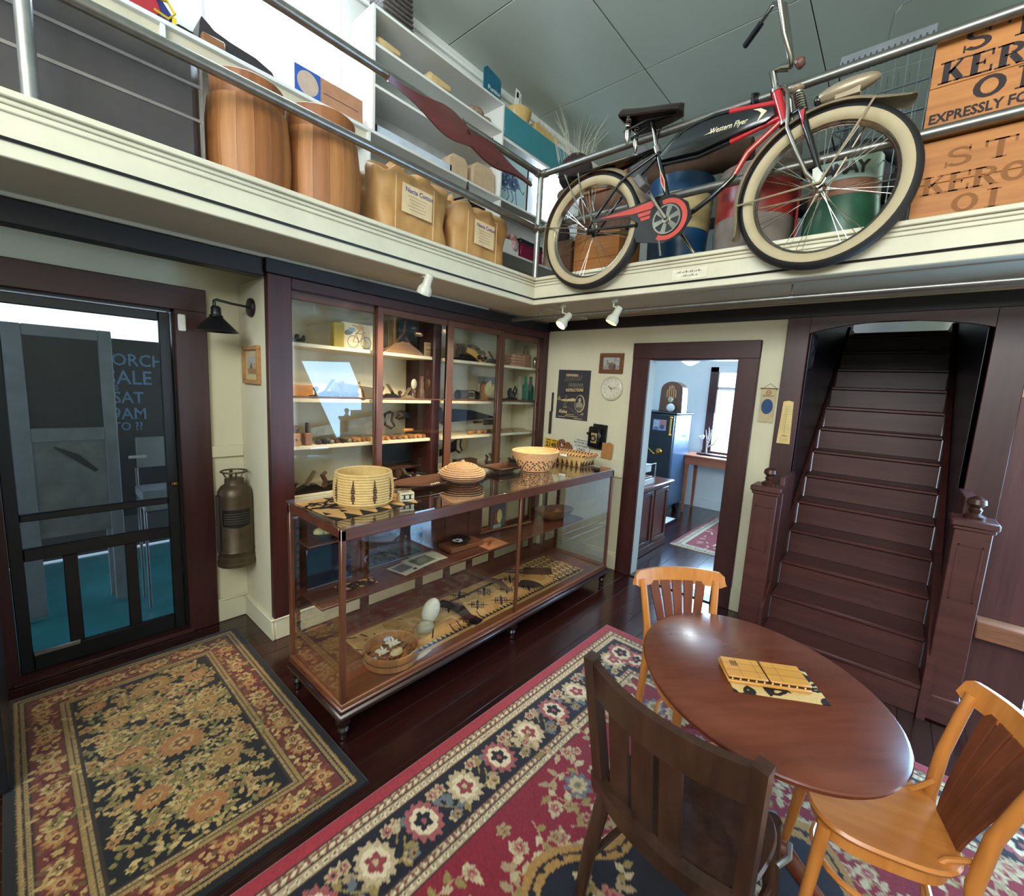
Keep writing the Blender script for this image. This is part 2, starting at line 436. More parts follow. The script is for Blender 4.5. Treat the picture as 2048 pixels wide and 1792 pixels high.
M_BLACK = mat('black_paint', (16, 17, 22), 0.4, var=0.2, scale=8)
M_STAIR = wood('stair_wood', (58, 28, 28), (84, 44, 40), 'y', 0.42, 6, bump=0.1)
M_PANEL = wood('panel_wood', (62, 32, 34), (88, 50, 50), 'z', 0.45, 5, bump=0.1)
FL_MATS = [wood('floor_wood_%d' % i, a, b, 'x', 0.2, 6, coat=0.35, bump=0.22, ratio=0.04) for i, (a, b) in enumerate((((30, 11, 9), (52, 20, 16)), ((34, 13, 10), (58, 24, 19)), ((26, 10, 9), (47, 18, 15))))]
M_DARKGAP = mat('floor_gap', (10, 5, 5), 0.9)

def W(name, m, boxes, parent=None, bev=0.0, **k):
    b = MB()
    for q in boxes: b.box(*q, bev=bev)
    o = b.build(name, m, parent, **k)
    return struct(o) if parent is None else o

# floor of dark boards running along the long wall
fl = struct(MB().box(-6.6, 3.5, -6.2, 0.6, -0.08, -0.006).build('floor', M_DARKGAP))
OFF['floor'] = Vector((0, 0, 0))
bw = 0.142; meshes = {}
def floor_board(x0, x1, y, k):
    L = round(x1 - x0, 3); key = (L, k)
    if key not in meshes:
        o = MB().box(0, L - 0.0018, 0.0008, bw - 0.0008, -0.012, 0, bev=0.0012).build('floor_board', FL_MATS[k], fl, flat=True)
        meshes[key] = o.data
    else: o = put('floor_board', meshes[key], None, fl)
    o.location = (x0, y, 0.0)
rr = random.Random(3)
for i in range(47):
    y = -6.1 + i * bw; cuts = [-6.5] + sorted(round(q, 1) for q in (rr.uniform(-4.8, -2.6), rr.uniform(-1.6, 0.4))) + [3.4]
    for a, b in zip(cuts, cuts[1:]): floor_board(a, b, y, rr.randrange(3))
porch = struct(MB().box(-6.6, -1.2, 0.6, 3.6, -0.1, -0.02).build('floor', mat('porch_paint', (40, 122, 128), 0.16, var=0.25, scale=2.5, bump=0.05)))

# ceiling of large sheets with open joints
ce = struct(MB().box(-6.6, 4.6, -6.2, 0.6, 4.626, 4.70).build('ceiling', mat('ceiling_gap', (60, 66, 62), 0.9)))
OFF['ceiling'] = Vector((0, 0, 0))
pan = None
xs = [-6.4, -5.0, -3.63, -2.38, -1.13, 0.13, 1.38, 2.63, 3.88]; ys = [-5.80, -4.55, -3.29, -2.04, -0.80, 0.50]
pm = {}
for a, b in zip(xs, xs[1:]):
    for c, d in zip(ys, ys[1:]):
        key = (round(b - a, 3), round(d - c, 3))
        if key not in pm:
            o = MB().box(0.004, b - a - 0.004, 0.004, d - c - 0.004, -0.004, 0.008, bev=0.003).build('ceiling_panel', M_CEIL, ce, flat=True); pm[key] = o.data
        else: o = put('ceiling_panel', pm[key], None, ce)
        o.location = (a, c, 4.618)

# long wall: entrance part, back of the cabinet, loft part with two windows
Y0, Y1 = 0.484, 0.60
W('wall_left', M_CREAM, [(-6.5, -3.93, Y0, Y1, 0, 2.6), (-3.93, -3.12, Y0, Y1, 2.10, 2.6), (-3.12, 0.0, Y0, Y1, 0, 2.6),
                         (0.0, 3.4, Y0, Y1, 0, 2.6)])
W('wall_left', M_WHITE, [(-6.5, -2.93, Y0, Y1, 2.6, 4.62), (-2.93, -2.06, Y0, Y1, 2.6, 3.50), (-2.93, -2.06, Y0, Y1, 4.46, 4.62),
                         (-2.06, 0.18, Y0, Y1, 2.6, 4.62), (0.18, 0.72, Y0, Y1, 2.6, 3.55), (0.18, 0.72, Y0, Y1, 4.18, 4.62), (0.72, 4.5, Y0, Y1, 2.6, 4.62)])
W('wall_left', M_CREAM, [(-2.79, -2.752, 0.0, Y0, 0, 2.30)])
# cross wall with doorway and stair opening
W('wall_back', M_CREAM, [(0, 0.12, -1.16, Y0, 0, 2.44), (0, 0.12, -1.905, -1.16, 2.05, 2.44), (0, 0.12, -2.36, -1.905, 0, 2.44)])
W('wall_back', M_PANEL, [(0.0, 0.12, -3.68, -3.24, 0, 2.44), (0.0, 0.12, -6.1, -4.96, 0, 2.44), (0.0, 0.12, -4.96, -3.68, 2.12, 2.44), (0.0, 0.12, -3.24, -2.36, 2.30, 2.44)])
# far shell of the hall
W('wall_front', M_CREAM, [(-6.6, -6.5, -6.1, -5.1, 0, 4.62), (-6.6, -6.5, -1.3, 0.6, 0, 4.62), (-6.6, -6.5, -5.1, -1.3, 0, 2.65), (-6.6, -6.5, -5.1, -1.3, 4.4, 4.62)])  # high opening added for the fill light behind the camera
W('wall_right', M_CREAM, [(-6.5, -1.2, -6.1, -6.0, 0, 4.62), (-0.05, 4.5, -6.1, -6.0, 0, 4.62), (-1.2, -0.05, -6.1, -6.0, 2.6, 4.62)])
W('wall_back', mat('loft_far_paint', (120, 136, 142), 0.6, var=0.05), [(4.4, 4.5, -6.1, 0.6, 2.6, 4.62)])

# loft floors with pale soffits, stair hole left open
W('floor', mat('loft_boards', (150, 142, 124), 0.7), [(-6.5, 4.4, -0.49, Y0, 2.455, 2.60), (-0.885, 0.15, -6.0, -0.49, 2.455, 2.60), (0.15, 3.0, -2.36, -0.49, 2.455, 2.60), (0.15, 3.0, -6.0, -3.24, 2.455, 2.60), (3.0, 4.4, -6.0, -0.49, 2.455, 2.60)])
def soffit():
    b = MB()
    b.prism([(-0.49, 2.425), (0.484, 2.425), (0.484, 2.45), (-0.49, 2.45)], -6.5, 0.0, M=fr((0, 0, 0), (0, 1, 0), (0, 0, 1)))
    b.prism([(-0.885, 2.425), (0.0, 2.445), (0.0, 2.453), (-0.885, 2.453)], -0.49, 6.0, M=fr((0, 0, 0), (1, 0, 0), (0, 0, 1)))
    return struct(b.build('ceiling', M_SOFFIT))
soffit()
W('trim_1', M_SOFFIT, [(-6.5, -0.93, -0.02, 0.0, 2.405, 2.425), (-0.03, -0.005, -6.0, -0.05, 2.43, 2.445)], bev=0.004)
# fascia of the gallery: board, two small mouldings and a cap
def fascia(name, bs):
    b = MB()
    for q in bs: b.box(*q, bev=0.004)
    return struct(b.build(name, M_FASCIA))
fascia('trim_2', [(-6.5, -0.885, -0.511, -0.489, 2.416, 2.600), (-6.5, -0.885, -0.521, -0.489, 2.560, 2.582), (-6.5, -0.885, -0.528, -0.44, 2.582, 2.600), (-6.5, -0.885, -0.545, -0.40, 2.600, 2.625)])
fascia('trim_3', [(-0.907, -0.885, -6.0, -0.489, 2.416, 2.600), (-0.917, -0.885, -6.0, -0.489, 2.560, 2.582), (-0.924, -0.84, -6.0, -0.489, 2.582, 2.600), (-0.941, -0.80, -6.0, -0.49, 2.600, 2.625)])
tag(MB().tube([(-6.4, -0.516, 2.476), (-3.8, -0.516, 2.474), (-2.8, -0.516, 2.468), (-0.915, -0.516, 2.462), (-0.912, -0.53, 2.462), (-0.912, -2.0, 2.462), (-0.912, -3.2, 2.472), (-0.912, -5.9, 2.48)], 0.0065, 8).build('cable', M_BLACK), 'thin black cable tacked along the cream gallery fascia', 'cable')
# dark beams under the soffit
W('trim_4', M_BEAM, [(-6.5, -2.80, 0.0, 0.10, 2.302, 2.405), (-0.035, 0.0, -6.0, -0.02, 2.335, 2.43)], bev=0.004)
W('trim_5', M_WHITE, [(-2.93, 4.4, 0.40, Y0, 4.55, 4.618), (-2.93, 4.4, 0.44, Y0, 4.49, 4.56)], bev=0.012)
# baseboards
W('baseboard_left', M_CREAM, [(-2.985, -2.79, 0.464, Y0, 0, 0.15), (-2.81, -2.79, -0.018, Y0, 0, 0.135), (-2.79, 0.0, -0.018, 0.0, 0, 0.135), (-2.985, -2.79, 0.458, Y0, 0.15, 0.165), (-2.816, -2.786, -0.024, Y0, 0.135, 0.15), (-2.79, 0.0, -0.024, 0.0, 0.135, 0.15)], bev=0.005)
W('baseboard_back', M_CREAM, [(-0.02, 0.0, -1.01, -0.02, 0, 0.15), (-0.02, 0.0, -2.215, -2.05, 0, 0.19), (-0.014, 0.0, -1.01, -0.02, 0.15, 0.17)], bev=0.004)
W('trim_6', M_CREAM, [(-2.985, -2.79, 0.462, Y0, 1.165, 1.242)], bev=0.004)
W('trim_7', M_CREAM, [(-0.018, 0.0, -1.01, -0.02, 0.93, 1.09)], bev=0.004)

# ---- entrance: casing, stop, black screen door
d1 = sroot('door_1', (-3.5, 0.484, 0))
W('casing', M_CASING, [(-3.147, -2.98, 0.452, 0.49, 0, 2.228)], d1, bev=0.004)
W('casing', M_CASING, [(-4.15, -3.90, 0.452, 0.49, 0, 2.228)], d1, bev=0.004)
W('casing', M_CASING_X, [(-4.15, -2.98, 0.448, 0.49, 2.09, 2.23)], d1, bev=0.004)
W('threshold', M_CASING_X, [(-3.93, -3.12, 0.44, 0.62, 0.0, 0.03)], d1, bev=0.006)
W('jamb', M_BLACK, [(-3.155, -3.12, 0.49, 0.60, 0, 2.10)], d1)
W('jamb', M_BLACK, [(-3.93, -3.90, 0.49, 0.60, 0, 2.10), (-3.93, -3.12, 0.49, 0.60, 2.075, 2.10)], d1)
sd = thing('screen_door', 'black wooden screen door with three tall lower panels beside the hanging extinguisher', 'door', (-3.53, 0.52, 0.03))
def sdb(name, *q, m=M_BLACK): return W(name, m, [q], sd, bev=0.004)
sdb('stile', -3.898, -3.845, 0.505, 0.535, 0.035, 2.07); sdb('stile', -3.215, -3.158, 0.505, 0.535, 0.035, 2.07)
sdb('top_rail', -3.845, -3.215, 0.505, 0.535, 2.015, 2.07)
sdb('bottom_rail', -3.845, -3.215, 0.505, 0.535, 0.035, 0.135)
sdb('middle_rail', -3.845, -3.215, 0.505, 0.535, 0.885, 0.925)
sdb('middle_rail', -3.845, -3.215, 0.505, 0.535, 0.665, 0.735)
sdb('mullion', -3.70, -3.64, 0.505, 0.535, 0.135, 0.665); sdb('mullion', -3.437, -3.38, 0.505, 0.535, 0.135, 0.665)
M_SCREEN = glass('insect_screen', (0.62, 0.64, 0.68), 0.2, 0.02)
W('screen_mesh', M_SCREEN, [(-3.845, -3.215, 0.518, 0.5195, 0.13, 2.02)], sd)
MB().cyl((-3.187, 0.505, 1.02), (-3.187, 0.46, 1.02), 0.008).sph((-3.187, 0.45, 1.02), 0.018).build('knob', mat('old_brass', (120, 96, 52), 0.35, 0.9), sd)
MB().box(-3.845, -3.66, 0.492, 0.505, 0.125, 0.15, bev=0.003).build('kick_strip', mat('worn_metal', (150, 152, 155), 0.35, 0.8), sd)
# open inner door leaf, edge towards the viewer
il = thing('entrance_door', 'dark open door leaf at the picture edge beside the screen door', 'door', (-3.95, 0.02, 0.0))
W('leaf', M_BLACK, [(-3.985, -3.945, -0.42, 0.44, 0.02, 2.05)], il, bev=0.003)
W('edge_strip', mat('worn_metal', (150, 152, 155), 0.35, 0.8), [(-3.978, -3.952, -0.424, -0.418, 0.95, 1.25)], il)
single('alarm_sensor', MB().box(-3.132, -3.092, 0.432, 0.452, 1.965, 2.065, bev=0.006), M_WHITE, 'small white alarm sensor on the door casing', 'sensor')

# ---- doorway to the office
d2 = sroot('door_2', (0, -1.53, 0))
W('casing', M_CASING, [(-0.035, 0.0, -1.168, -1.012, 0, 2.185)], d2, bev=0.004)
W('casing', M_CASING, [(-0.035, 0.0, -2.056, -1.905, 0, 2.185)], d2, bev=0.004)
W('casing', M_CASING_Y, [(-0.04, 0.0, -2.056, -1.012, 2.048, 2.187)], d2, bev=0.004)
W('jamb', M_OFFICE, [(0.0, 0.12, -1.168, -1.156, 0, 2.05)], d2); W('jamb', M_CASING, [(0.0, 0.12, -1.915, -1.90, 0, 2.05), (0.0, 0.12, -1.9, -1.168, 2.04, 2.055)], d2)
W('threshold', M_CASING_Y, [(-0.03, 0.13, -1.905, -1.168, 0.0, 0.012)], d2, bev=0.003)
# office shell
W('wall_left', M_OFFICE, [(0.12, 3.3, 0.30, 0.40, 0, 2.45)])
W('wall_right', M_OFFICE, [(0.12, 3.3, -2.36, -2.28, 0, 2.45)])
W('wall_back', M_OFFICE, [(3.3, 3.4, -0.70, 0.40, 0, 2.45), (3.3, 3.4, -2.36, -1.50, 0, 2.45), (3.3, 3.4, -1.50, -0.70, 0, 0.92), (3.3, 3.4, -1.50, -0.70, 2.12, 2.45)])
W('wall_back', M_OFFICE, [(0.12, 0.14, -1.16, 0.30, 0, 2.45), (0.12, 0.14, -2.28, -1.905, 0, 2.45), (0.12, 0.14, -1.905, -1.16, 2.05, 2.45)])
W('baseboard_back', M_OFFICE, [(3.28, 3.30, -2.28, 0.30, 0, 0.16)], bev=0.004)
W('ceiling', M_OFFICE, [(0.12, 3.3, -2.3, 0.35, 2.445, 2.455)])

# ---- windows
def window(n, x0, x1, z0, z1, y, m, bars=()):
    w = sroot('window_%d' % n, ((x0 + x1) / 2, y, z0)); t = 0.05
    for q in ((x0, x0 + t, z0, z1), (x1 - t, x1, z0, z1), (x0 + t, x1 - t, z0, z0 + t), (x0 + t, x1 - t, z1 - t, z1)):
        W('window_frame', m, [(q[0], q[1], y, y + 0.06, q[2], q[3])], w, bev=0.004)
    for zb in bars: W('glazing_bar', m, [(x0 + t, x1 - t, y + 0.01, y + 0.05, zb - 0.015, zb + 0.015)], w, bev=0.003)
    W('window_pane', glass('window_glass', (0.96, 0.98, 1.0)), [(x0 + t, x1 - t, y + 0.028, y + 0.032, z0 + t, z1 - t)], w)
    return w
window(1, -2.93, -2.06, 3.50, 4.46, 0.50, M_WHITE, (3.98,))
window(2, 0.18, 0.72, 3.55, 4.18, 0.50, M_WHITE)
w3 = sroot('window_3', (3.3, -1.1, 0.92))
for q in ((-0.80, -0.68, 0.80, 2.20), (-1.52, -1.40, 0.80, 2.20)): W('window_frame', M_CASING, [(3.26, 3.32, q[0], q[1], q[2], q[3])], w3, bev=0.004)
W('window_frame', M_OFFICE, [(3.26, 3.32, -1.52, -0.68, 2.12, 2.22)], w3, bev=0.004); W('window_sill', M_CASING_Y, [(3.22, 3.32, -1.52, -0.68, 0.88, 0.92)], w3, bev=0.004)
W('glazing_bar', M_OFFICE, [(3.31, 3.35, -1.40, -0.80, 1.86, 1.90)], w3, bev=0.003)
W('window_pane', glass('window_glass', (0.96, 0.98, 1.0)), [(3.335, 3.338, -1.40, -0.80, 0.92, 2.12)], w3)
bl = thing('window_blind', 'half raised dark slatted blind hanging in the office window', 'blind', (3.27, -1.1, 1.9))
sl = None
for i in range(9):
    if sl is None: sl = MB().box(3.262, 3.288, -1.38, -0.815, 2.10, 2.104).build('slat', mat('blind_slat', (120, 126, 140), 0.4, 0.3), bl)
    else:
        o = put('slat', sl.data, None, bl); o.location = (0, 0, -0.026 * i)
W('bottom_rail', M_WHITE, [(3.26, 3.29, -1.38, -0.815, 1.85, 1.872)], bl, bev=0.003)

# ---- staircase
st = thing('staircase', 'dark wooden staircase climbing behind the arched opening', 'staircase', (0.7, -2.8, 0.0))
RISE, RUN, SX = 0.19, 0.225, -0.545
for i in range(13):
    x = SX + RUN * i; z = RISE * (i + 1)
    W('tread', M_STAIR, [(x - 0.025, x + RUN + 0.01, -3.20, -2.385, z - 0.03, z)], st, bev=0.008)
    W('riser', M_STAIR, [(x, x + 0.02, -3.195, -2.39, z - RISE, z - 0.03)], st, bev=0.002)
for y0, y1 in ((-2.386, -2.366), (-3.235, -3.198)):
    b = MB(); b.prism([(SX - 0.03, 0), (SX + 0.30, 0), (3.0, 2.17), (3.0, 2.6), (2.45, 2.6), (SX - 0.03, 0.34)], -y1, -y0, M=fr((0, 0, 0), (1, 0, 0), (0, 0, 1)))
    b.build('stringer', M_STAIR, st)
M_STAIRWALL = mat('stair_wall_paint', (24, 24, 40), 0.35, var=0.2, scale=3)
W('wall_left', M_STAIRWALL, [(0.0, 3.0, -2.364, -2.352, 0, 2.45), (0.30, 3.0, -2.364, -2.340, 2.45, 4.0)]); W('wall_right', M_STAIRWALL, [(0.0, 3.0, -3.27, -3.238, 0, 2.6), (0.30, 3.0, -3.262, -3.238, 2.6, 4.0)])  # parts above the loft floor are unseen, added to keep the stairwell dark
b = MB(); b.prism([(0.12, 2.45), (0.30, 2.45), (3.0, 3.98), (3.0, 4.02), (0.12, 2.52)], 2.364, 3.238, M=fr((0, 0, 0), (1, 0, 0), (0, 0, 1))); struct(b.build('ceiling', M_STAIRWALL))  # unseen sloped roof added to keep loft daylight off the stairs
W('wall_back', M_STAIRWALL, [(3.02, 3.06, -3.238, -2.364, 1.5, 2.47), (3.02, 3.06, -3.238, -2.364, 2.80, 4.0)]); W('wall_back', M_WHITE, [(3.5, 3.55, -3.6, -1.2, 2.6, 3.4)])  # dark end wall closes the added stair enclosure
# arched dark casing of the stair opening
sc = sroot('door_3', (0, -2.8, 0))
W('casing', M_CASING, [(-0.03, 0.0, -2.355, -2.212, 0, 2.34)], sc, bev=0.004)
W('casing', M_CASING, [(-0.03, 0.0, -3.42, -3.262, 0, 2.34)], sc, bev=0.004)
ap = [(-2.355, 2.335), (-2.355, 2.225)] + [(-2.355 - 0.907 * t, 2.225 + 0.062 * math.sin(PI * t) ** 0.8) for t in [i / 16 for i in range(1, 16)]] + [(-3.262, 2.225), (-3.262, 2.335)]
b = MB(); b.prism([(-p[0], p[1]) for p in ap], 0.0, 0.035, M=fr((0, 0, 0), (0, -1, 0), (0, 0, 1))); b.build('arched_head', M_CASING_Y, sc)
def newel(y, label):
    n = thing('newel_post', label, 'newel post', (-0.47, y, 0), group='stair newel posts', local=True)
    MB().box(-0.072, 0.072, -0.072, 0.072, 0, 1.12, bev=0.004).build('post', M_STAIR, n)
    MB().box(-0.085, 0.085, -0.085, 0.085, 0, 0.16, bev=0.01).build('plinth', M_STAIR, n)
    b = MB(); b.box(-0.092, 0.092, -0.092, 0.092, 1.125, 1.165, bev=0.008).box(-0.082, 0.082, -0.082, 0.082, 1.105, 1.13, bev=0.006); b.build('cap', M_STAIR, n)
    b = MB()
    for s in (-1, 1): b.box(-0.0765, -0.072, s * 0.045 - 0.004, s * 0.045 + 0.004, 0.72, 1.03, bev=0.001)
    b.box(-0.0765, -0.072, -0.049, 0.049, 0.72, 0.728, bev=0.001).box(-0.0765, -0.072, -0.049, 0.049, 1.022, 1.03, bev=0.001); b.build('panel_moulding', M_STAIR, n)
    MB().lathe([(0.0, 1.165), (0.042, 1.165), (0.045, 1.18), (0.022, 1.195), (0.028, 1.215), (0.02, 1.225), (0.040, 1.245), (0.036, 1.27), (0.014, 1.285), (0.0, 1.288)], 20).build('finial', wood('dark_finial', (44, 24, 20), (70, 40, 32), 'z', 0.28, 10), n)
    return n
newel(-2.305, 'stair newel post nearest the office doorway'); newel(-3.28, 'stair newel post beside the brown panelled wall')
for y0, y1, lb in ((-2.385, -2.355, 'dark stair side panel behind the newel next to the doorway'), (-3.30, -3.24, 'dark stair side panel behind the newel by the panelled wall')):
    b = MB().box(-0.40, 0.0, y0, y1, 0, 1.22 if y0 > -3 else 1.26, bev=0.004)
    single('stair_side_panel', b, M_PANEL, lb, 'panel')
lp = MB().box(-0.13, 0.0, -4.2, -3.415, 0.39, 0.495, bev=0.006)
single('wall_ledge', lp, wood('ledge_wood', (120, 78, 56), (150, 100, 72), 'y', 0.5), 'light brown wooden ledge along the foot of the panelled wall', 'ledge')
# ================================================================== RUGS
M_RUG = painted('rug_pile', 0.95, 0.25, 0.5, 420, 0.1)
def sprig(r, x, y, a, L, rnd, cols, stem, sw=0.006, curl=1.0, lf=0.05):
    pts = []; px, py, an = x, y, a; k = 9; bend = rnd.choice((-1, 1)) * rnd.uniform(0.10, 0.22) * curl
    for i in range(k):
        pts.append((px, py)); px += L / k * math.cos(an); py += L / k * math.sin(an); an += bend
    r.line(pts, sw, stem)
    for i in range(1, k, 1):
        s = 1 if i % 2 else -1; d = math.atan2(pts[i][1] - pts[i - 1][1], pts[i][0] - pts[i - 1][0])
        r.leaf(pts[i][0], pts[i][1], lf * rnd.uniform(0.8, 1.25), lf * 0.28, d + s * rnd.uniform(0.7, 1.2), rnd.choice(cols))
    return pts[-1], an
def rosette(r, x, y, R, out, mid, core, n=8, ph=0.0):
    r.flo(x, y, R, n, 0.18, out, ph); r.flo(x, y, R * 0.68, n, 0.14, mid, ph + 1.2); r.ell(x, y, R * 0.33, R * 0.33, 0, core); r.ell(x, y, R * 0.16, R * 0.16, 0, out)
def palmette(r, x, y, R, ang, out, mid, core):
    r.flo(x, y, R, 13, 0.10, out, 0.3, 1.22, ang); r.flo(x, y, R * 0.72, 9, 0.06, mid, 0, 1.22, ang)
    c, s = math.cos(ang), math.sin(ang)
    r.flo(x + 0.04 * c * R, y + 0.04 * s * R, R * 0.46, 5, 0.2, core, 0, 1.15, ang); r.ell(x, y, R * 0.2, R * 0.14, ang, out)
def border_pts(w, h, d, n_w, n_h):
    # centre-line points of a band at inset d: (x, y, outward angle, index)
    o = []
    for i in range(n_w):
        x = d + (w - 2 * d) * (i + 0.5) / n_w; o.append((x, d, -PI / 2, i)); o.append((x, h - d, PI / 2, i))
    for i in range(n_h):
        y = d + (h - 2 * d) * (i + 0.5) / n_h; o.append((d, y, PI, i)); o.append((w - d, y, 0, i))
    return o
def guard(r, w, h, d0, d1, base, dark, motif, n_w, n_h, mot2):
    for a, b, c, e in ((d0, w - d0, d0, d1), (d0, w - d0, h - d1, h - d0), (d0, d1, d0, h - d0), (w - d1, w - d0, d0, h - d0)): r.rect(a, b, c, e, base)
    t = d1 - d0; m = (d0 + d1) / 2
    for dd in (d0 + t * 0.04, m, d1 - t * 0.04): r.line([(dd, dd), (w - dd, dd), (w - dd, h - dd), (dd, h - dd), (dd, dd)], 0.006, dark)
    for q, z in ((d0 + t * 0.27, 1), (d0 + t * 0.74, 2)):
        for x, y, a, i in border_pts(w, h, q, n_w, n_h):
            if z == 1:
                r.flo(x, y, t * 0.17, 3, 0.35, motif, a * 2 + i * 1.3); r.leaf(x, y, t * 0.36, t * 0.07, a + PI / 2 + 0.3, mot2)
            else:
                r.flo(x, y, t * 0.13, 4, 0.3, mot2, i); r.ell(x, y, t * 0.05, t * 0.05, 0, dark)
# ---- large red rug
def big_rug():
    w, h = 3.30, 2.60; r = Ras(w, h, 508, 400, (128, 38, 48)); rn = random.Random(5)
    cream = (168, 150, 116); cr2 = (146, 126, 94); navy = (20, 20, 30); red = (122, 32, 44); dk = (50, 34, 30); olive = (132, 112, 66); pink = (150, 92, 82); blue = (92, 96, 100); gold = (150, 112, 60)
    r.rect(0, w, 0, h, (142, 40, 52))
    r.rect(0.055, w - 0.055, 0.055, h - 0.055, cream)
    guard(r, w, h, 0.055, 0.14, (158, 138, 108), dk, (110, 70, 56), 92, 72, (196, 180, 150))
    r.rect(0.14, w - 0.14, 0.14, h - 0.14, navy)
    d = 0.25
    for x, y, a, i in border_pts(w, h, d, 13, 10):
        nrm = (math.cos(a), math.sin(a)); tg = (-nrm[1], nrm[0]); st = 0.125
        for s in (-1, 1):
            pts = [(x + tg[0] * st * s * t + nrm[0] * 0.06 * math.sin(t * PI * 1.0) * (1 if (i % 2) else -1), y + tg[1] * st * s * t + nrm[1] * 0.06 * math.sin(t * PI) * (1 if i % 2 else -1)) for t in [q / 6 for q in range(7)]]
            r.line(pts, 0.007, olive)
            for q in (2, 4, 5):
                r.leaf(pts[q][0], pts[q][1], 0.055, 0.016, a + s * 0.8 + q, rn.choice((cream, olive, blue, cr2)))
            ex, ey = pts[4]
            rosette(r, x + tg[0] * st * s + nrm[0] * 0.065, y + tg[1] * st * s + nrm[1] * 0.065, 0.026, cream, pink, dk, 6, i)
            rosette(r, x + tg[0] * st * s * 0.8 - nrm[0] * 0.07, y + tg[1] * st * s * 0.8 - nrm[1] * 0.07, 0.022, rn.choice((cream, blue)), gold, dk, 5, i)
        if i % 2: palmette(r, x, y, 0.07, a, (140, 74, 74), (196, 178, 148), navy)
        else: palmette(r, x, y, 0.068, a + PI, cream, (196, 180, 150), (128, 52, 56))
    for cx, cy in ((d, d), (w - d, d), (d, h - d), (w - d, h - d)): palmette(r, cx, cy, 0.08, PI / 4, (140, 74, 74), (196, 178, 148), navy)
    guard(r, w, h, 0.36, 0.43, (158, 138, 108), dk, (110, 70, 56), 80, 60, (196, 180, 150))
    f = 0.43; r.rect(f, w - f, f, h - f, (118, 26, 40))
    cols = (cream, cr2, (176, 160, 126), olive)
    for k in range(150):
        x = rn.uniform(f + 0.05, w - f - 0.05); y = rn.uniform(f + 0.05, h - f - 0.05)
        (ex, ey), an = sprig(r, x, y, rn.uniform(0, 6.28), rn.uniform(0.25, 0.38), rn, cols, (158, 120, 96), 0.006, 1.2, 0.05)
        rosette(r, ex, ey, rn.uniform(0.022, 0.034), cream, pink, (120, 40, 44), rn.choice((5, 6, 8)), k)
    for k in range(150):
        x = rn.uniform(f + 0.06, w - f - 0.06); y = rn.uniform(f + 0.06, h - f - 0.06)
        rosette(r, x, y, rn.uniform(0.018, 0.03), rn.choice((cream, cr2)), rn.choice((pink, olive)), (118, 40, 44), rn.choice((5, 6)), k)
    for k in range(26):
        x = rn.uniform(f + 0.1, w - f - 0.1); y = rn.uniform(f + 0.1, h - f - 0.1)
        if k % 2: rosette(r, x, y, 0.058, blue, cream, olive, 8, k)
        else: palmette(r, x, y, 0.06, rn.uniform(0, 6.28), cream, (150, 120, 84), olive)
    cx, cy = 1.62, 1.22
    for sc, col in ((1.0, gold), (0.955, (40, 30, 26)), (0.94, gold), (0.90, navy)):
        r.flo(cx, cy, 0.66 * sc, 8, 0.10, col, 0, 1.25, 0)
    for k in range(64):
        a = 2 * PI * k / 64; q = 0.62 * (1 + 0.1 * math.cos(8 * a)); r.ell(cx + 1.25 * q * math.cos(a), cy + q * math.sin(a), 0.016, 0.010, a, navy)
    for k in range(46):
        a = rn.uniform(0, 6.28); q = rn.uniform(0.06, 0.5); x, y = cx + 1.25 * q * math.cos(a), cy + q * math.sin(a)
        (ex, ey), an = sprig(r, x, y, rn.uniform(0, 6.28), 0.17, rn, (cream, olive, cr2), olive, 0.006, 1, 0.045)
        rosette(r, x, y, rn.uniform(0.024, 0.045), rn.choice((cream, pink, gold)), (120, 50, 50), cream, rn.choice((6, 8)), k)
    r.flo(cx, cy, 0.17, 8, 0.12, gold, 0); rosette(r, cx, cy, 0.14, (130, 40, 46), cream, navy, 8)
    r.speck(0.10, 3)
    a = 0.012; o = Vector((-1.0, -1.470, 0)); xd = Vector((math.cos(a), -math.sin(a), 0)); yd = Vector((math.sin(a), math.cos(a), 0))
    org = o - xd * w - yd * h
    return tag(r.build('area_rug', M_RUG, fr((org.x, org.y, 0.0005), xd, yd), 0.010, edge=(120, 34, 44)), 'large red floral rug with navy border under the round table', 'rug')
big_rug()
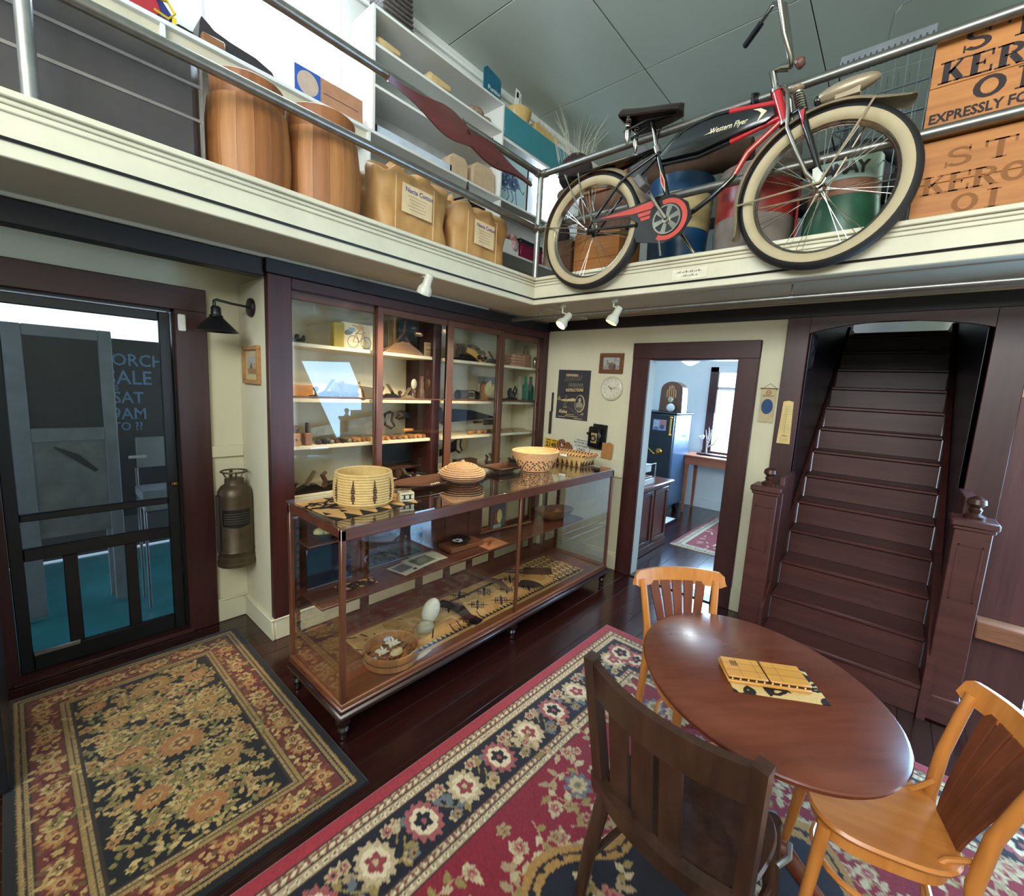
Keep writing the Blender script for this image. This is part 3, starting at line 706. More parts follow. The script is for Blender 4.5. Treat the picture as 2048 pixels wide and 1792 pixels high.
# ---- smaller rug at the entrance
def door_rug():
    w, h = 1.04, 1.70; r = Ras(w, h, 250, 408, (14, 13, 14)); rn = random.Random(9)
    gold = (168, 134, 82); g2 = (138, 108, 62); dk = (48, 34, 26); red = (84, 24, 26); olive = (118, 106, 60); cream = (178, 152, 100); black = (16, 16, 19); rust = (156, 104, 60)
    e = 0.03; r.rect(e, w - e, e, h - e, gold)
    guard(r, w, h, e, e + 0.045, (132, 108, 68), dk, g2, 60, 96, (150, 126, 82))
    r.rect(e + 0.045, w - e - 0.045, e + 0.045, h - e - 0.045, (96, 40, 32))
    d = e + 0.045 + 0.055
    for x, y, a, i in border_pts(w, h, d, 12, 20):
        for q in range(16):
            r.leaf(x + rn.uniform(-0.045, 0.045), y + rn.uniform(-0.045, 0.045), rn.uniform(0.022, 0.042), 0.009, rn.uniform(0, 6.28), rn.choice((gold, g2, rust, cream, (110, 56, 36), (96, 70, 40))))
        if i % 3 == 0: rosette(r, x, y, 0.034, rust, gold, red, 8, i)
        elif i % 3 == 1: rosette(r, x, y, 0.03, cream, g2, dk, 6, i)
        else: r.flo(x, y, 0.03, 5, 0.2, red, i); r.flo(x, y, 0.016, 5, 0.2, gold, i)
    q0 = e + 0.045 + 0.11
    guard(r, w, h, q0, q0 + 0.045, (136, 110, 68), dk, g2, 48, 84, (150, 126, 82))
    f = q0 + 0.045; r.rect(f, w - f, f, h - f, black)
    cols = (olive, gold, g2, (112, 104, 60), cream)
    for k in range(210):
        x = rn.uniform(f + 0.02, w - f - 0.02); y = rn.uniform(f + 0.02, h - f - 0.02)
        sprig(r, x, y, rn.uniform(0, 6.28), rn.uniform(0.08, 0.15), rn, cols, (104, 96, 60), 0.006, 1.6, 0.028)
    for k in range(330):
        x = rn.uniform(f + 0.02, w - f - 0.02); y = rn.uniform(f + 0.02, h - f - 0.02)
        r.leaf(x, y, rn.uniform(0.02, 0.045), 0.010, rn.uniform(0, 6.28), rn.choice(cols))
    for k in range(120):
        x = rn.uniform(f + 0.02, w - f - 0.02); y = rn.uniform(f + 0.02, h - f - 0.02)
        rosette(r, x, y, rn.uniform(0.014, 0.024), rn.choice((gold, cream, rust)), g2, dk, rn.choice((5, 6)), k)
    for i, (x, y, R) in enumerate(((0.54, 1.36, 0.066), (0.55, 0.80, 0.072), (0.36, 1.15, 0.042), (0.72, 1.30, 0.042), (0.70, 1.02, 0.045), (0.38, 0.86, 0.045), (0.52, 1.08, 0.04), (0.40, 0.55, 0.05), (0.68, 0.58, 0.05), (0.54, 0.36, 0.06), (0.78, 0.85, 0.04), (0.30, 1.35, 0.04))):
        r.flo(x, y, R, 16, 0.10, rust if i % 2 else (146, 112, 62), i, 1.2, 0.2); r.flo(x, y, R * 0.55, 12, 0.1, gold, 0, 1.2, 0.2); r.flo(x, y, R * 0.36, 6, 0.2, (104, 66, 36), 0, 1.2, 0.2); r.ell(x, y, R * 0.2, R * 0.14, 0.2, cream)
    # clear the field's overspill by redrawing the inner frame line
    for dd in (f, f - 0.006): r.line([(dd, dd), (w - dd, dd), (w - dd, h - dd), (dd, h - dd), (dd, dd)], 0.006, dk)
    r.rect(0, e, 0, h, (14, 13, 14)); r.rect(w - e, w, 0, h, (14, 13, 14)); r.rect(0, w, 0, e, (14, 13, 14)); r.rect(0, w, h - e, h, (14, 13, 14))
    r.speck(0.12, 4)
    return tag(r.build('door_rug', M_RUG, frT(-3.965, -1.385, 0.0005), 0.010, edge=(14, 13, 14)), 'gold and black floral rug with dark edge at the screen door', 'rug')
door_rug()

# ================================================================== TABLE AND CHAIRS
M_TABLE = wood('table_mahogany', (84, 40, 26), (112, 58, 40), 'y', 0.24, 4, coat=0.3, bump=0.05, ratio=0.15)
M_BENT = wood('honey_beech', (176, 104, 42), (206, 134, 64), 'z', 0.34, 5, coat=0.25, bump=0.04, ratio=0.1)
M_SEATW = wood('honey_seat', (170, 98, 40), (198, 126, 60), 'x', 0.34, 4, coat=0.25, bump=0.04, ratio=0.12)
M_SPLAT = wood('brown_splat', (92, 44, 24), (118, 60, 34), 'z', 0.4, 5, bump=0.05)
M_DARKCH = wood('dark_oak', (34, 20, 14), (62, 38, 26), 'z', 0.36, 6, coat=0.2, bump=0.12, ratio=0.06)
TC = (-2.135, -2.640)
tb = thing('round_table', 'dark mahogany round table on a pedestal with a puzzle box on it', 'table', (TC[0], TC[1], 0.0), rotz=PI / 4, local=True)
prof = [(0.0, 0.712), (0.40, 0.712), (0.435, 0.716), (0.45, 0.722), (0.44, 0.727), (0.452, 0.732), (0.458, 0.738), (0.455, 0.743), (0.445, 0.746), (0.0, 0.747)]
MB().lathe(prof, 72, sx=0.462 / 0.458, sy=0.380 / 0.458).build('table_top', M_TABLE, tb)
MB().lathe([(0.30, 0.665), (0.34, 0.665), (0.34, 0.712), (0.30, 0.712)], 48, sx=1.0, sy=0.82).build('apron', M_TABLE, tb)
MB().lathe([(0.0, 0.10), (0.085, 0.10), (0.10, 0.14), (0.06, 0.20), (0.05, 0.28), (0.075, 0.40), (0.055, 0.52), (0.05, 0.60), (0.09, 0.64), (0.12, 0.665), (0.0, 0.665)], 28).build('pedestal', M_TABLE, tb)
for k in range(4):
    a = PI / 2 * k + PI / 4
    MB().tube([(0.05 * math.cos(a), 0.05 * math.sin(a), 0.17), (0.16 * math.cos(a), 0.16 * math.sin(a), 0.15), (0.25 * math.cos(a), 0.25 * math.sin(a), 0.07), (0.31 * math.cos(a), 0.31 * math.sin(a), 0.032)], [0.03, 0.032, 0.027, 0.021], 10, flat=(1.1, 0.8)).build('foot', M_TABLE, tb)
def bent_chair(loc, rz, label):
    c = thing('bentwood_chair', label, 'chair', loc, rz, 'honey bentwood chairs', True)
    def seat_r(a): return (abs(math.cos(a)) ** 3.2 + abs(math.sin(a)) ** 3.2) ** (-1 / 3.2)
    def wob(a, z): return seat_r(a) * (1 - 0.07 * (1 - math.cos(a)) * 0.5)
    MB().lathe([(0.0, 0.437), (0.188, 0.432), (0.196, 0.438), (0.199, 0.447), (0.193, 0.456), (0.176, 0.454), (0.0, 0.448)], 48, wob=wob).build('seat', M_SEATW, c)
    MB().lathe([(0.150, 0.385), (0.176, 0.385), (0.176, 0.432), (0.150, 0.432)], 40, wob=wob).build('seat_frame', M_BENT, c)
    for s in (-1, 1):
        MB().tube([(0.155, s * 0.145, 0.43), (0.172, s * 0.158, 0.25), (0.195, s * 0.172, 0.0)], [0.019, 0.0185, 0.013], 12).build('front_leg', M_BENT, c)
        MB().tube([(-0.235, s * 0.172, 0.0), (-0.195, s * 0.166, 0.22), (-0.178, s * 0.160, 0.44), (-0.192, s * 0.166, 0.60), (-0.222, s * 0.180, 0.73), (-0.242, s * 0.188, 0.81)], [0.013, 0.018, 0.0195, 0.0185, 0.017, 0.016], 12).build('back_post', M_BENT, c)
        MB().tube([(-0.176, s * 0.145, 0.50), (-0.13, s * 0.13, 0.462), (-0.06, s * 0.155, 0.40)], 0.009, 8).build('brace', M_BENT, c)
    # curved top rail, splayed slats, hoop stretcher
    def rail(u, v):
        y = (u - 0.5) * 0.455; e = abs(2 * u - 1)
        hh = 0.038 * (1 - max(0, (e - 0.9) / 0.1) ** 2 * 0.45)
        return (-0.288 + 0.062 * e * e + (v - 0.5) * -0.018, y, 0.812 + (v - 0.5) * 2 * hh + 0.006 * (1 - e * e))
    MB().sheet(rail, 22, 3, 0.021).build('top_rail', M_BENT, c)
    for k in range(-2, 3):
        def sl(u, v, k=k):
            t = u; y = (k * 0.030 * (1 - t) + k * 0.062 * t) + (v - 0.5) * (0.026 * (1 - t) + 0.048 * t)
            x = -0.176 - 0.105 * t ** 1.3 + 0.02 * (y / 0.2) ** 2 * t
            return (x, y, 0.448 + 0.345 * t)
        MB().sheet(sl, 10, 2, 0.009).build('splat_slat', M_SPLAT, c)
    MB().tube([(0.150 * math.cos(2 * PI * q / 28) - 0.005, 0.150 * math.sin(2 * PI * q / 28), 0.235) for q in range(28)], 0.010, 8, closed=True).build('hoop_stretcher', M_BENT, c)
    return c
bent_chair((-1.86, -2.36, 0.0105), math.radians(225), 'honey bentwood chair on the far side of the table towards the doorway')
bent_chair((-2.085, -3.010, 0.0105), math.radians(104), 'honey bentwood chair with its seat showing, by the sunlit floor')
def dark_chair(loc, rz):
    c = thing('slat_back_chair', 'dark brown slat back chair drawn up to the near side of the table', 'chair', loc, rz, None, True)
    bxr = lambda z: -0.165 - (z - 0.45) * 0.16
    for s in (-1, 1):
        MB().tube([(bxr(0.40), s * 0.222, 0.40), (bxr(0.65), s * 0.236, 0.65), (bxr(0.905), s * 0.250, 0.905)], [0.030, 0.029, 0.028], 4, flat=(1, 0.9)).build('back_post', M_DARKCH, c)
        MB().tube([(-0.17, s * 0.20, 0.43), (-0.21, s * 0.215, 0.22), (-0.235, s * 0.228, 0.0)], [0.026, 0.024, 0.018], 10).build('rear_leg', M_DARKCH, c)
        MB().tube([(0.17, s * 0.18, 0.43), (0.185, s * 0.195, 0.22), (0.20, s * 0.21, 0.0)], [0.026, 0.024, 0.018], 10).build('front_leg', M_DARKCH, c)
        MB().tube([(-0.20, s * 0.21, 0.20), (0.185, s * 0.195, 0.20)], 0.012, 8).build('stretcher', M_DARKCH, c)
    MB().tube([(-0.01, -0.20, 0.20), (-0.01, 0.20, 0.20)], 0.012, 8).build('stretcher', M_DARKCH, c)
    def rail(u, v):
        y = (u - 0.5) * 0.47; e = 1 - (2 * u - 1) ** 2; z = 0.788 + v * 0.108
        return (bxr(z) - 0.050 * e + 0.010, y, z - 0.006 * e)
    MB().sheet(rail, 20, 3, 0.024).build('crest_rail', M_DARKCH, c)
    for y in (-0.135, -0.045, 0.045, 0.135):
        e = 1 - (2 * y / 0.47) ** 2
        def sl(u, v, y=y, e=e):
            z = 0.45 + 0.35 * u
            return (bxr(z) - 0.050 * e + 0.006, y + (v - 0.5) * 0.066, z)
        if y > -0.1: MB().sheet(sl, 8, 2, 0.011).build('back_slat', M_DARKCH, c)
    def low(u, v):
        y = (u - 0.5) * 0.49; e = 1 - (2 * u - 1) ** 2; z = 0.405 + v * 0.062
        return (bxr(z) - 0.056 * e + 0.020, y, z)
    MB().sheet(low, 20, 2, 0.036).build('lower_rail', M_DARKCH, c)
    def wob(a, z): return (abs(math.cos(a)) ** 2.8 + abs(math.sin(a)) ** 2.8) ** (-1 / 2.8) * (1 - 0.05 * (1 + math.cos(a)) * 0.5)
    MB().lathe([(0.0, 0.425), (0.20, 0.425), (0.218, 0.432), (0.222, 0.441), (0.216, 0.450), (0.15, 0.449), (0.0, 0.440)], 48, wob=wob, sy=1.06).build('seat', M_DARKCH, c)
    MB().tube([(0.02, -0.245, 0.44), (0.05, -0.262, 0.46), (0.09, -0.25, 0.465)], 0.008, 8).build('bracket', mat('worn_metal', (150, 152, 155), 0.35, 0.8), c)
    return c
dark_chair((-2.500, -2.565, 0.0105), math.radians(-9))
# tapa cloth and puzzle box on the table
M_TAPA = painted('tapa_cloth', 0.9, 0.0, 0.35, 220)
def tapa(w, h, nu, nv, seed, style, bg=(190, 150, 92)):
    r = Ras(w, h, nu, nv, bg); rn = random.Random(seed); dk = (34, 26, 24)
    if style == 'scroll':
        for k in range(int(w * h * 160) + 5):
            x, y = rn.uniform(0, w), rn.uniform(0, h); a = rn.uniform(0, 6.28); R = rn.uniform(0.03, 0.06)
            r.line([(x + R * math.cos(a + t * 0.5), y + R * math.sin(a + t * 0.5)) for t in range(8)], 0.012, dk); r.leaf(x, y, R * 1.3, R * 0.3, a, dk); r.leaf(x, y, R * 1.3, R * 0.3, a + 1.2, dk)
    if style == 'points':
        n = int(w / 0.085)
        for k in range(n + 1):
            x = k * w / n
            r.poly([(x - 0.035, 0.0), (x + 0.035, 0.0), (x, 0.085)], dk); r.poly([(x, 0.10), (x + 0.035, 0.10), (x + 0.018, 0.16)], dk)
        for k in range(6):
            x = rn.uniform(0.05, w - 0.05); y = rn.uniform(0.2, h - 0.08); r.ell(x, y, 0.075, 0.048, 0.5, dk); r.ell(x, y, 0.055, 0.03, 0.5, bg); r.leaf(x - 0.03, y, 0.05, 0.012, 0.5, dk)
        for k in range(18):
            x = rn.uniform(0, w); y = rn.uniform(0.18, h); r.leaf(x, y, 0.10, 0.018, rn.uniform(0, 6.28), dk)
    if style == 'panels':
        for k in range(40):
            r.ell(rn.uniform(0, w), rn.uniform(0, h), rn.uniform(0.04, 0.12), rn.uniform(0.03, 0.07), rn.uniform(0, 3), rn.choice(((182, 140, 82), (200, 164, 108), (170, 126, 74))))
        def diamond(x, y, R):
            for q, cc in ((1, dk), (0.86, bg), (0.66, dk), (0.52, (206, 178, 130)), (0.30, dk)): r.poly([(x - R * q, y), (x, y - R * q), (x + R * q, y), (x, y + R * q)], cc)
            for a in range(4): r.leaf(x, y, R * 1.35, R * 0.14, PI / 4 + a * PI / 2, dk)
        for gx, gy in ((0.34, 0.10), (0.58, 0.14), (0.34, 0.34), (0.58, 0.34), (0.80, 0.14), (0.80, 0.36), (0.46, 0.22), (0.69, 0.24), (0.46, 0.44)): diamond(gx * w * 0.72 + 0.22, gy * h / 0.5, 0.062)
        r.rect(w * 0.30, w * 0.66, h * 0.78, h * 0.84, dk)
        # giraffe-like net at the right, saw teeth along the front
        for k in range(9):
            for j in range(7):
                x = w * 0.83 + (k + 0.5 * (j % 2)) * 0.055; y = 0.05 + j * 0.075
                if x < w - 0.02: r.ell(x, y, 0.030, 0.038, 0.3 * j, dk); r.ell(x, y, 0.021, 0.029, 0.3 * j, (204, 170, 112))
        for k in range(int(w / 0.035)): r.poly([(k * 0.035, 0.035), (k * 0.035 + 0.03, 0.035), (k * 0.035 + 0.015, 0.065)], dk)
        r.line([(0, 0.03), (w, 0.03)], 0.008, dk)
        for k in range(16):
            x, y = rn.uniform(0.0, w * 0.2), rn.uniform(0.06, h); r.line([(x, y), (x + rn.uniform(-.12, .12), y + rn.uniform(-.12, .12))], 0.010, dk)
        for k in range(5):
            x = w * 0.27 + 0.06 * k; r.line([(x, h * 0.12), (x + 0.03, h * 0.3)], 0.008, dk)
    r.speck(0.08, seed); return r
def ripple(a, s):
    return lambda X, Y: a * (np.sin(X * s + Y * 7) * 0.5 + np.sin(Y * s * 1.3 - X * 5) * 0.5 + 0.9)
tp = tapa(0.30, 0.19, 120, 76, 2, 'scroll', (206, 172, 112))
tag(tp.build('tapa_cloth', M_TAPA, frT(-2.285, -2.605, 0.7475, math.radians(-58)), 0.0015, zfn=ripple(0.0006, 40)), 'cream bark cloth with dark leaf print under the puzzle box', 'cloth')
pb = thing('puzzle_box', 'light wooden two part puzzle box lying on bark cloth on the table', 'box', (-2.128, -2.658, 0.7505), math.radians(-58), None, True)
M_PB = wood('puzzle_wood', (186, 124, 48), (206, 148, 70), 'x', 0.4, 8, bump=0.05)
MB().box(-0.135, 0.135, -0.062, 0.062, 0, 0.011, bev=0.003).build('base', M_PB, pb)
for s in (-1, 1): MB().box(s * 0.069 - 0.066, s * 0.069 + 0.066, -0.058, 0.058, 0.018, 0.026, bev=0.003).build('lid', M_PB, pb)
MB().box(-0.13, 0.13, -0.055, 0.056, 0.011, 0.018).build('dark_core', mat('dark_core', (40, 22, 12), 0.7), pb)
b = MB()
for k in range(10): b.box(-0.12 + k * 0.026 - 0.0025, -0.12 + k * 0.026 + 0.0025, -0.0565, -0.0545, 0.0115, 0.0175)
b.build('pin_row', mat('pale_pin', (220, 196, 150), 0.5), pb)
b = MB()
for k in range(4): b.box(-0.106 + k * 0.006, -0.103 + k * 0.006, 0.005, 0.036, 0.0255, 0.0265)
b.build('burnt_mark', mat('burnt', (26, 20, 18), 0.7), pb)
b = MB()
for k in (-0.085, -0.03, 0.045): b.box(k, k + 0.0012, -0.055, 0.055, 0.0259, 0.0263)
for k in (-0.02, 0.02): b.box(-0.13, 0.13, k, k + 0.001, 0.0259, 0.0263)
b.build('score_line', mat('score_line', (132, 82, 34), 0.6), pb)

# ================================================================== BY THE ENTRANCE
M_EXT = mat('old_copper', (84, 70, 54), 0.42, 0.55, var=0.25, scale=6, bump=0.06)
ex = thing('fire_extinguisher', 'antique copper fire extinguisher hanging on the strip of wall beside the door', 'fire extinguisher', (-2.888, 0.350, 0.452))
E3 = (-2.888, 0.350, 0.0)
MB().lathe([(0.0, 0.475), (0.098, 0.475), (0.108, 0.480), (0.108, 0.512), (0.100, 0.518), (0.104, 0.545), (0.108, 0.552), (0.104, 0.558), (0.102, 0.92), (0.097, 0.955), (0.080, 0.985), (0.058, 1.0), (0.056, 1.005), (0.056, 1.035), (0.050, 1.04), (0.0, 1.042)], 36, E3).build('body', M_EXT, ex)
MB().lathe([(0.102, 0.452), (0.112, 0.452), (0.113, 0.476), (0.109, 0.480), (0.10, 0.478)], 36, E3).build('foot_ring', M_EXT, ex)
b = MB(); b.tube([(E3[0] + 0.075 * math.cos(2 * PI * k / 24), E3[1] + 0.075 * math.sin(2 * PI * k / 24), 1.085) for k in range(24)], 0.0055, 8, closed=True)
for k in range(3): a = 2 * PI * k / 3 + 0.4; b.tube([(E3[0] + 0.045 * math.cos(a), E3[1] + 0.045 * math.sin(a), 1.03), (E3[0] + 0.075 * math.cos(a), E3[1] + 0.075 * math.sin(a), 1.085)], 0.005, 6)
b.tube([(E3[0] - 0.02, E3[1], 1.03), (E3[0] - 0.02, E3[1] - 0.01, 1.10)], 0.010, 8); b.build('wheel_handle', M_EXT, ex)
def lab(u, v):
    a = math.radians(-150 + 95 * u); return (E3[0] + 0.104 * math.cos(a), E3[1] + 0.104 * math.sin(a), 0.735 + 0.11 * v - 0.012 * math.sin(PI * u) * (1 - v))
MB().sheet(lab, 12, 2, 0.002).build('label_plate', mat('black_plate', (26, 25, 24), 0.5, 0.3), ex)
b = MB()
for k in range(5):
    def ln(u, v, k=k):
        a = math.radians(-143 + 80 * u); z = 0.752 + 0.016 * k
        return (E3[0] + 0.1066 * math.cos(a), E3[1] + 0.1066 * math.sin(a), z + 0.0055 * v)
    b.sheet(ln, 10, 1, 0.0006)
b.build('label_lines', mat('plate_lines', (66, 60, 50), 0.6), ex)
b = MB(); b.tube([(-2.992, 0.34, 0.93), (-3.0, 0.30, 0.935), (-3.0, 0.31, 0.72), (-2.996, 0.32, 0.56)], 0.012, 8); b.build('hose', mat('old_rubber', (44, 38, 34), 0.7), ex)
MB().box(-2.91, -2.866, 0.44, 0.484, 0.96, 1.0, bev=0.003).build('hanger', M_EXT, ex)
wl = thing('wall_lamp', 'black cone shade wall lamp above the fire extinguisher', 'lamp', (-2.79, 0.232, 2.03))
MB().lathe([(0.0, 0.0), (0.056, 0.0), (0.058, 0.010), (0.054, 0.02), (0.0, 0.024)], 28, M=fr((-2.79, 0.232, 2.14), (0, -1, 0), (0, 0, 1))).build('wall_plate', M_BLACK, wl)
MB().tube([(-2.80, 0.232, 2.14), (-2.90, 0.232, 2.145), (-2.985, 0.232, 2.155), (-2.995, 0.232, 2.148), (-2.995, 0.232, 2.12)], [0.007, 0.007, 0.008, 0.009, 0.009], 10).build('arm', M_BLACK, wl)
L3 = (-2.988, 0.232, 0)
MB().lathe([(0.0, 2.120), (0.018, 2.118), (0.026, 2.108), (0.027, 2.068), (0.034, 2.064), (0.036, 2.056), (0.0, 2.056)], 22, L3).build('socket', M_BLACK, wl)
MB().lathe([(0.028, 2.060), (0.110, 1.976), (0.116, 1.970), (0.110, 1.969), (0.026, 2.054)], 36, L3).build('shade', M_BLACK, wl)
MB().sph((L3[0], L3[1], 2.01), 0.022).build('bulb', mat('lamp_glass', (230, 226, 210), 0.2), wl)
def picture(name, label, M, w, h, fw, mf, pic, parent_loc, depth=0.022):
    t = thing(name, label, 'picture', parent_loc)
    b = MB()
    for q in ((0, w, 0, fw), (0, w, h - fw, h), (0, fw, fw, h - fw), (w - fw, w, fw, h - fw)): b.box(q[0], q[1], q[2], q[3], 0, depth, M=M, bev=0.003)
    b.build('frame', mf, t)
    pic.build('picture_sheet', painted('print_paper', 0.6, 0, 0.0), M @ Matrix.Translation((fw * 0.9, fw * 0.9, 0.002)), 0.004, t)
    return t
r = Ras(0.24, 0.19, 40, 32, (196, 176, 132)); r.rect(0.045, 0.195, 0.04, 0.15, (170, 168, 158)).rect(0.045, 0.195, 0.04, 0.075, (150, 120, 84)).poly([(0.07, 0.075), (0.10, 0.12), (0.13, 0.075)], (110, 96, 84)).rect(0.13, 0.18, 0.075, 0.11, (188, 150, 100)).speck(0.06)
picture('framed_picture', 'small picture in light wood frame on the side of the built-in cabinet', frB(-2.79, 0.385, 1.665), 0.275, 0.24, 0.026, wood('pale_frame', (150, 104, 56), (176, 130, 80), 'x', 0.5), r, (-2.79, 0.25, 1.665))

# ================================================================== ON THE CROSS WALL
r = Ras(0.388, 0.506, 97, 126, (58, 56, 62)); gd = (206, 178, 120); gy = (132, 122, 98)
r.rect(0, 0.388, 0, 0.19, (64, 60, 64)); r.poly([(0, 0.19), (0.03, 0.24), (0.055, 0.19)], (150, 128, 84)); r.ell(0.15, 0.197, 0.10, 0.012, 0.05, gd); r.ell(0.20, 0.205, 0.03, 0.014, 0.0, gd)
r.line([(0.095, 0.12), (0.11, 0.245)], 0.006, gy); r.line([(0.118, 0.12), (0.125, 0.245)], 0.006, gy); r.line([(0.09, 0.12), (0.13, 0.12)], 0.010, gy)
r.ell(0.285, 0.170, 0.060, 0.088, 0, gd); r.ell(0.281, 0.171, 0.052, 0.081, 0, (62, 62, 74)); r.ell(0.283, 0.205, 0.015, 0.022, 0, (176, 166, 140)); r.ell(0.282, 0.150, 0.040, 0.038, 0, (150, 142, 120)); r.ell(0.282, 0.115, 0.03, 0.02, 0, (96, 92, 88))
for k in range(9): r.line([(0.12 + 0.02 * k, 0.13 - 0.010 * k), (0.20 + 0.018 * k, 0.11 - 0.010 * k)], 0.002, (104, 98, 92))
r.poly([(0.10, 0.262), (0.33, 0.282), (0.345, 0.325), (0.10, 0.310)], (44, 42, 46))
for k in range(8): r.line([(0.085 + k * 0.026, 0.385 + 0.003 * k), (0.105 + k * 0.026, 0.43), (0.10 + k * 0.026, 0.455)], 0.004, (150, 138, 106)); r.line([(0.13 + k * 0.022, 0.335), (0.145 + k * 0.022, 0.375), (0.155 + k * 0.022, 0.335)], 0.004, (140, 128, 100))
po = thing('poster', 'dark song sheet poster with gold lettering above the license plate', 'poster', (-0.006, -0.362, 1.435))
PM = frB(-0.001, -0.168, 1.435) @ Matrix.Rotation(-0.012, 4, 'Z')
r.build('poster_sheet', painted('print_paper', 0.6, 0, 0.0), PM, 0.004, po)
def tx(s, x, y, sz, t='LEFT', sx=1.0, rot=0, sh=0.0, bold=0.0, z=0.0042): return (s, sz, PM @ Matrix.Translation((x, y, z)) @ Matrix.Rotation(rot, 4, 'Z'), 0.0004, t, bold, sh, sx)
b = MB()
for a in (tx('HAWAIIAN', 0.095, 0.442, 0.036, sx=0.8, bold=0.0008), tx('INSTRUCTIONS', 0.105, 0.283, 0.042, sx=0.72, rot=0.06, bold=0.0012), tx('Kalua', 0.035, 0.062, 0.046, sh=0.3, bold=0.0012), tx('60', 0.305, 0.055, 0.034, sh=0.3)):
    b.text(*a)
for x, y, w_ in ((0.13, 0.048, 0.10), (0.115, 0.030, 0.16), (0.03, 0.018, 0.09), (0.23, 0.012, 0.10)): b.box(x, x + w_, y, y + 0.005, 0.004, 0.0046, M=PM)
b.build('lettering', mat('gold_ink', (204, 178, 120), 0.6), po)
r = Ras(0.20, 0.13, 40, 28, (168, 166, 160)); r.rect(0, 0.2, 0, 0.045, (148, 142, 136)).ell(0.10, 0.035, 0.04, 0.035, 0, (110, 92, 80)).ell(0.125, 0.03, 0.014, 0.03, 0, (84, 70, 62)).line([(0.11, 0.05), (0.14, 0.125)], 0.012, (140, 138, 136)).line([(0.14, 0.09), (0.19, 0.08)], 0.006, (120, 118, 118)).ell(0.045, 0.085, 0.006, 0.012, 0, (110, 104, 100)).ell(0.055, 0.06, 0.02, 0.01, 0, (122, 116, 112)).speck(0.05)
picture('framed_photograph', 'small grey photograph in brown wood frame above the clock', frB(-0.001, -0.656, 1.914) @ Matrix.Rotation(-0.01, 4, 'Z'), 0.252, 0.19, 0.036, wood('brown_frame', (84, 50, 28), (118, 74, 42), 'y', 0.5), r, (-0.01, -0.78, 1.914))
ck = thing('wall_clock', 'round white wall clock showing about a quarter past ten', 'clock', (-0.02, -0.808, 1.655)); CM = frB(-0.001, -0.808, 1.768)
MB().lathe([(0.0, 0.0), (0.116, 0.0), (0.116, 0.012), (0.108, 0.026), (0.098, 0.03), (0.092, 0.022), (0.0, 0.020)], 40, M=CM).build('case', mat('clock_case', (196, 190, 170), 0.35), ck)
MB().lathe([(0.0, 0.0205), (0.091, 0.0205), (0.091, 0.0225), (0.0, 0.0225)], 40, M=CM).build('dial', mat('clock_dial', (206, 202, 184), 0.6), ck)
b = MB()
for k in range(12):
    a = PI / 2 - 2 * PI * k / 12; b.text(str(k or 12), 0.022, CM @ Matrix.Translation((0.075 * math.cos(a), 0.075 * math.sin(a) - 0.008, 0.0226)), 0.0004, 'CENTER')
b.build('numerals', mat('clock_ink', (98, 94, 86), 0.6), ck)
for nm, a, L, w_ in (('hour_hand', math.radians(143), 0.042, 0.006), ('minute_hand', math.radians(12), 0.060, 0.004), ('second_hand', math.radians(-75), 0.032, 0.003)):
    MB().box(-0.01, L, -w_ / 2, w_ / 2, 0.0236, 0.0246, M=CM @ Matrix.Rotation(a, 4, 'Z')).build(nm, mat('clock_hand', (30, 30, 30), 0.5), ck)
kb = MB().box(-0.016, -0.002, -0.128, -0.106, 1.495, 1.70, bev=0.003).box(-0.020, -0.002, -0.122, -0.092, 1.258, 1.50, bev=0.003)
single('knife_sheath', kb, mat('sheath_brown', (52, 36, 30), 0.5), 'narrow dark wooden sword stick hung between cabinet and poster', 'sheath')
lp = thing('license_plate', 'yellow license plate leaning on the wall ledge by the cabinet', 'license plate', (-0.03, -0.143, 1.105)); LM = frB(-0.024, -0.060, 1.100) @ Matrix.Rotation(-0.06, 4, 'Z')
MB().box(0, 0.168, 0, 0.112, 0, 0.002, M=LM, bev=0.001).build('plate', mat('plate_yellow', (206, 158, 30), 0.45), lp)
b = MB(); b.text('2148', 0.072, LM @ Matrix.Translation((0.084, 0.026, 0.002)), 0.0006, 'CENTER', 0.0015, 0, 0.95)
b.box(0.025, 0.075, 0.092, 0.100, 0.002, 0.0026, M=LM).box(0.095, 0.15, 0.092, 0.100, 0.002, 0.0026, M=LM).box(0.04, 0.10, 0.008, 0.012, 0.002, 0.0026, M=LM); b.build('plate_digits', M_BLACK, lp)
pts = [(0.02, 0.0), (0.0, 0.04), (0.005, 0.085), (0.03, 0.115), (0.065, 0.122), (0.09, 0.105), (0.098, 0.08), (0.088, 0.062), (0.07, 0.062), (0.068, 0.08), (0.055, 0.09), (0.038, 0.078), (0.036, 0.055), (0.05, 0.04), (0.075, 0.045), (0.10, 0.062), (0.118, 0.088), (0.124, 0.098), (0.13, 0.088), (0.146, 0.098), (0.15, 0.086), (0.166, 0.078), (0.184, 0.06), (0.19, 0.04), (0.188, 0.01), (0.18, 0.0)]
cv = MB(); cv.prism(pts, 0.0, 0.022, M=frB(-0.008, -0.222, 1.098))
single('wooden_carving', cv, wood('carving_wood', (112, 66, 42), (142, 90, 60), 'y', 0.5), 'brown wooden curled tail animal cutout beside the yellow plate', 'carving')
ls = thing('fuel_sign', 'white enamel fuel warning sign between carving and black box', 'sign', (-0.02, -0.52, 1.09)); SM = frB(-0.024, -0.432, 1.085) @ Matrix.Rotation(-0.045, 4, 'Z')
MB().box(0, 0.182, 0, 0.172, 0, 0.003, M=SM, bev=0.001).build('plate', mat('enamel_white', (206, 202, 188), 0.35), ls)
b = MB()
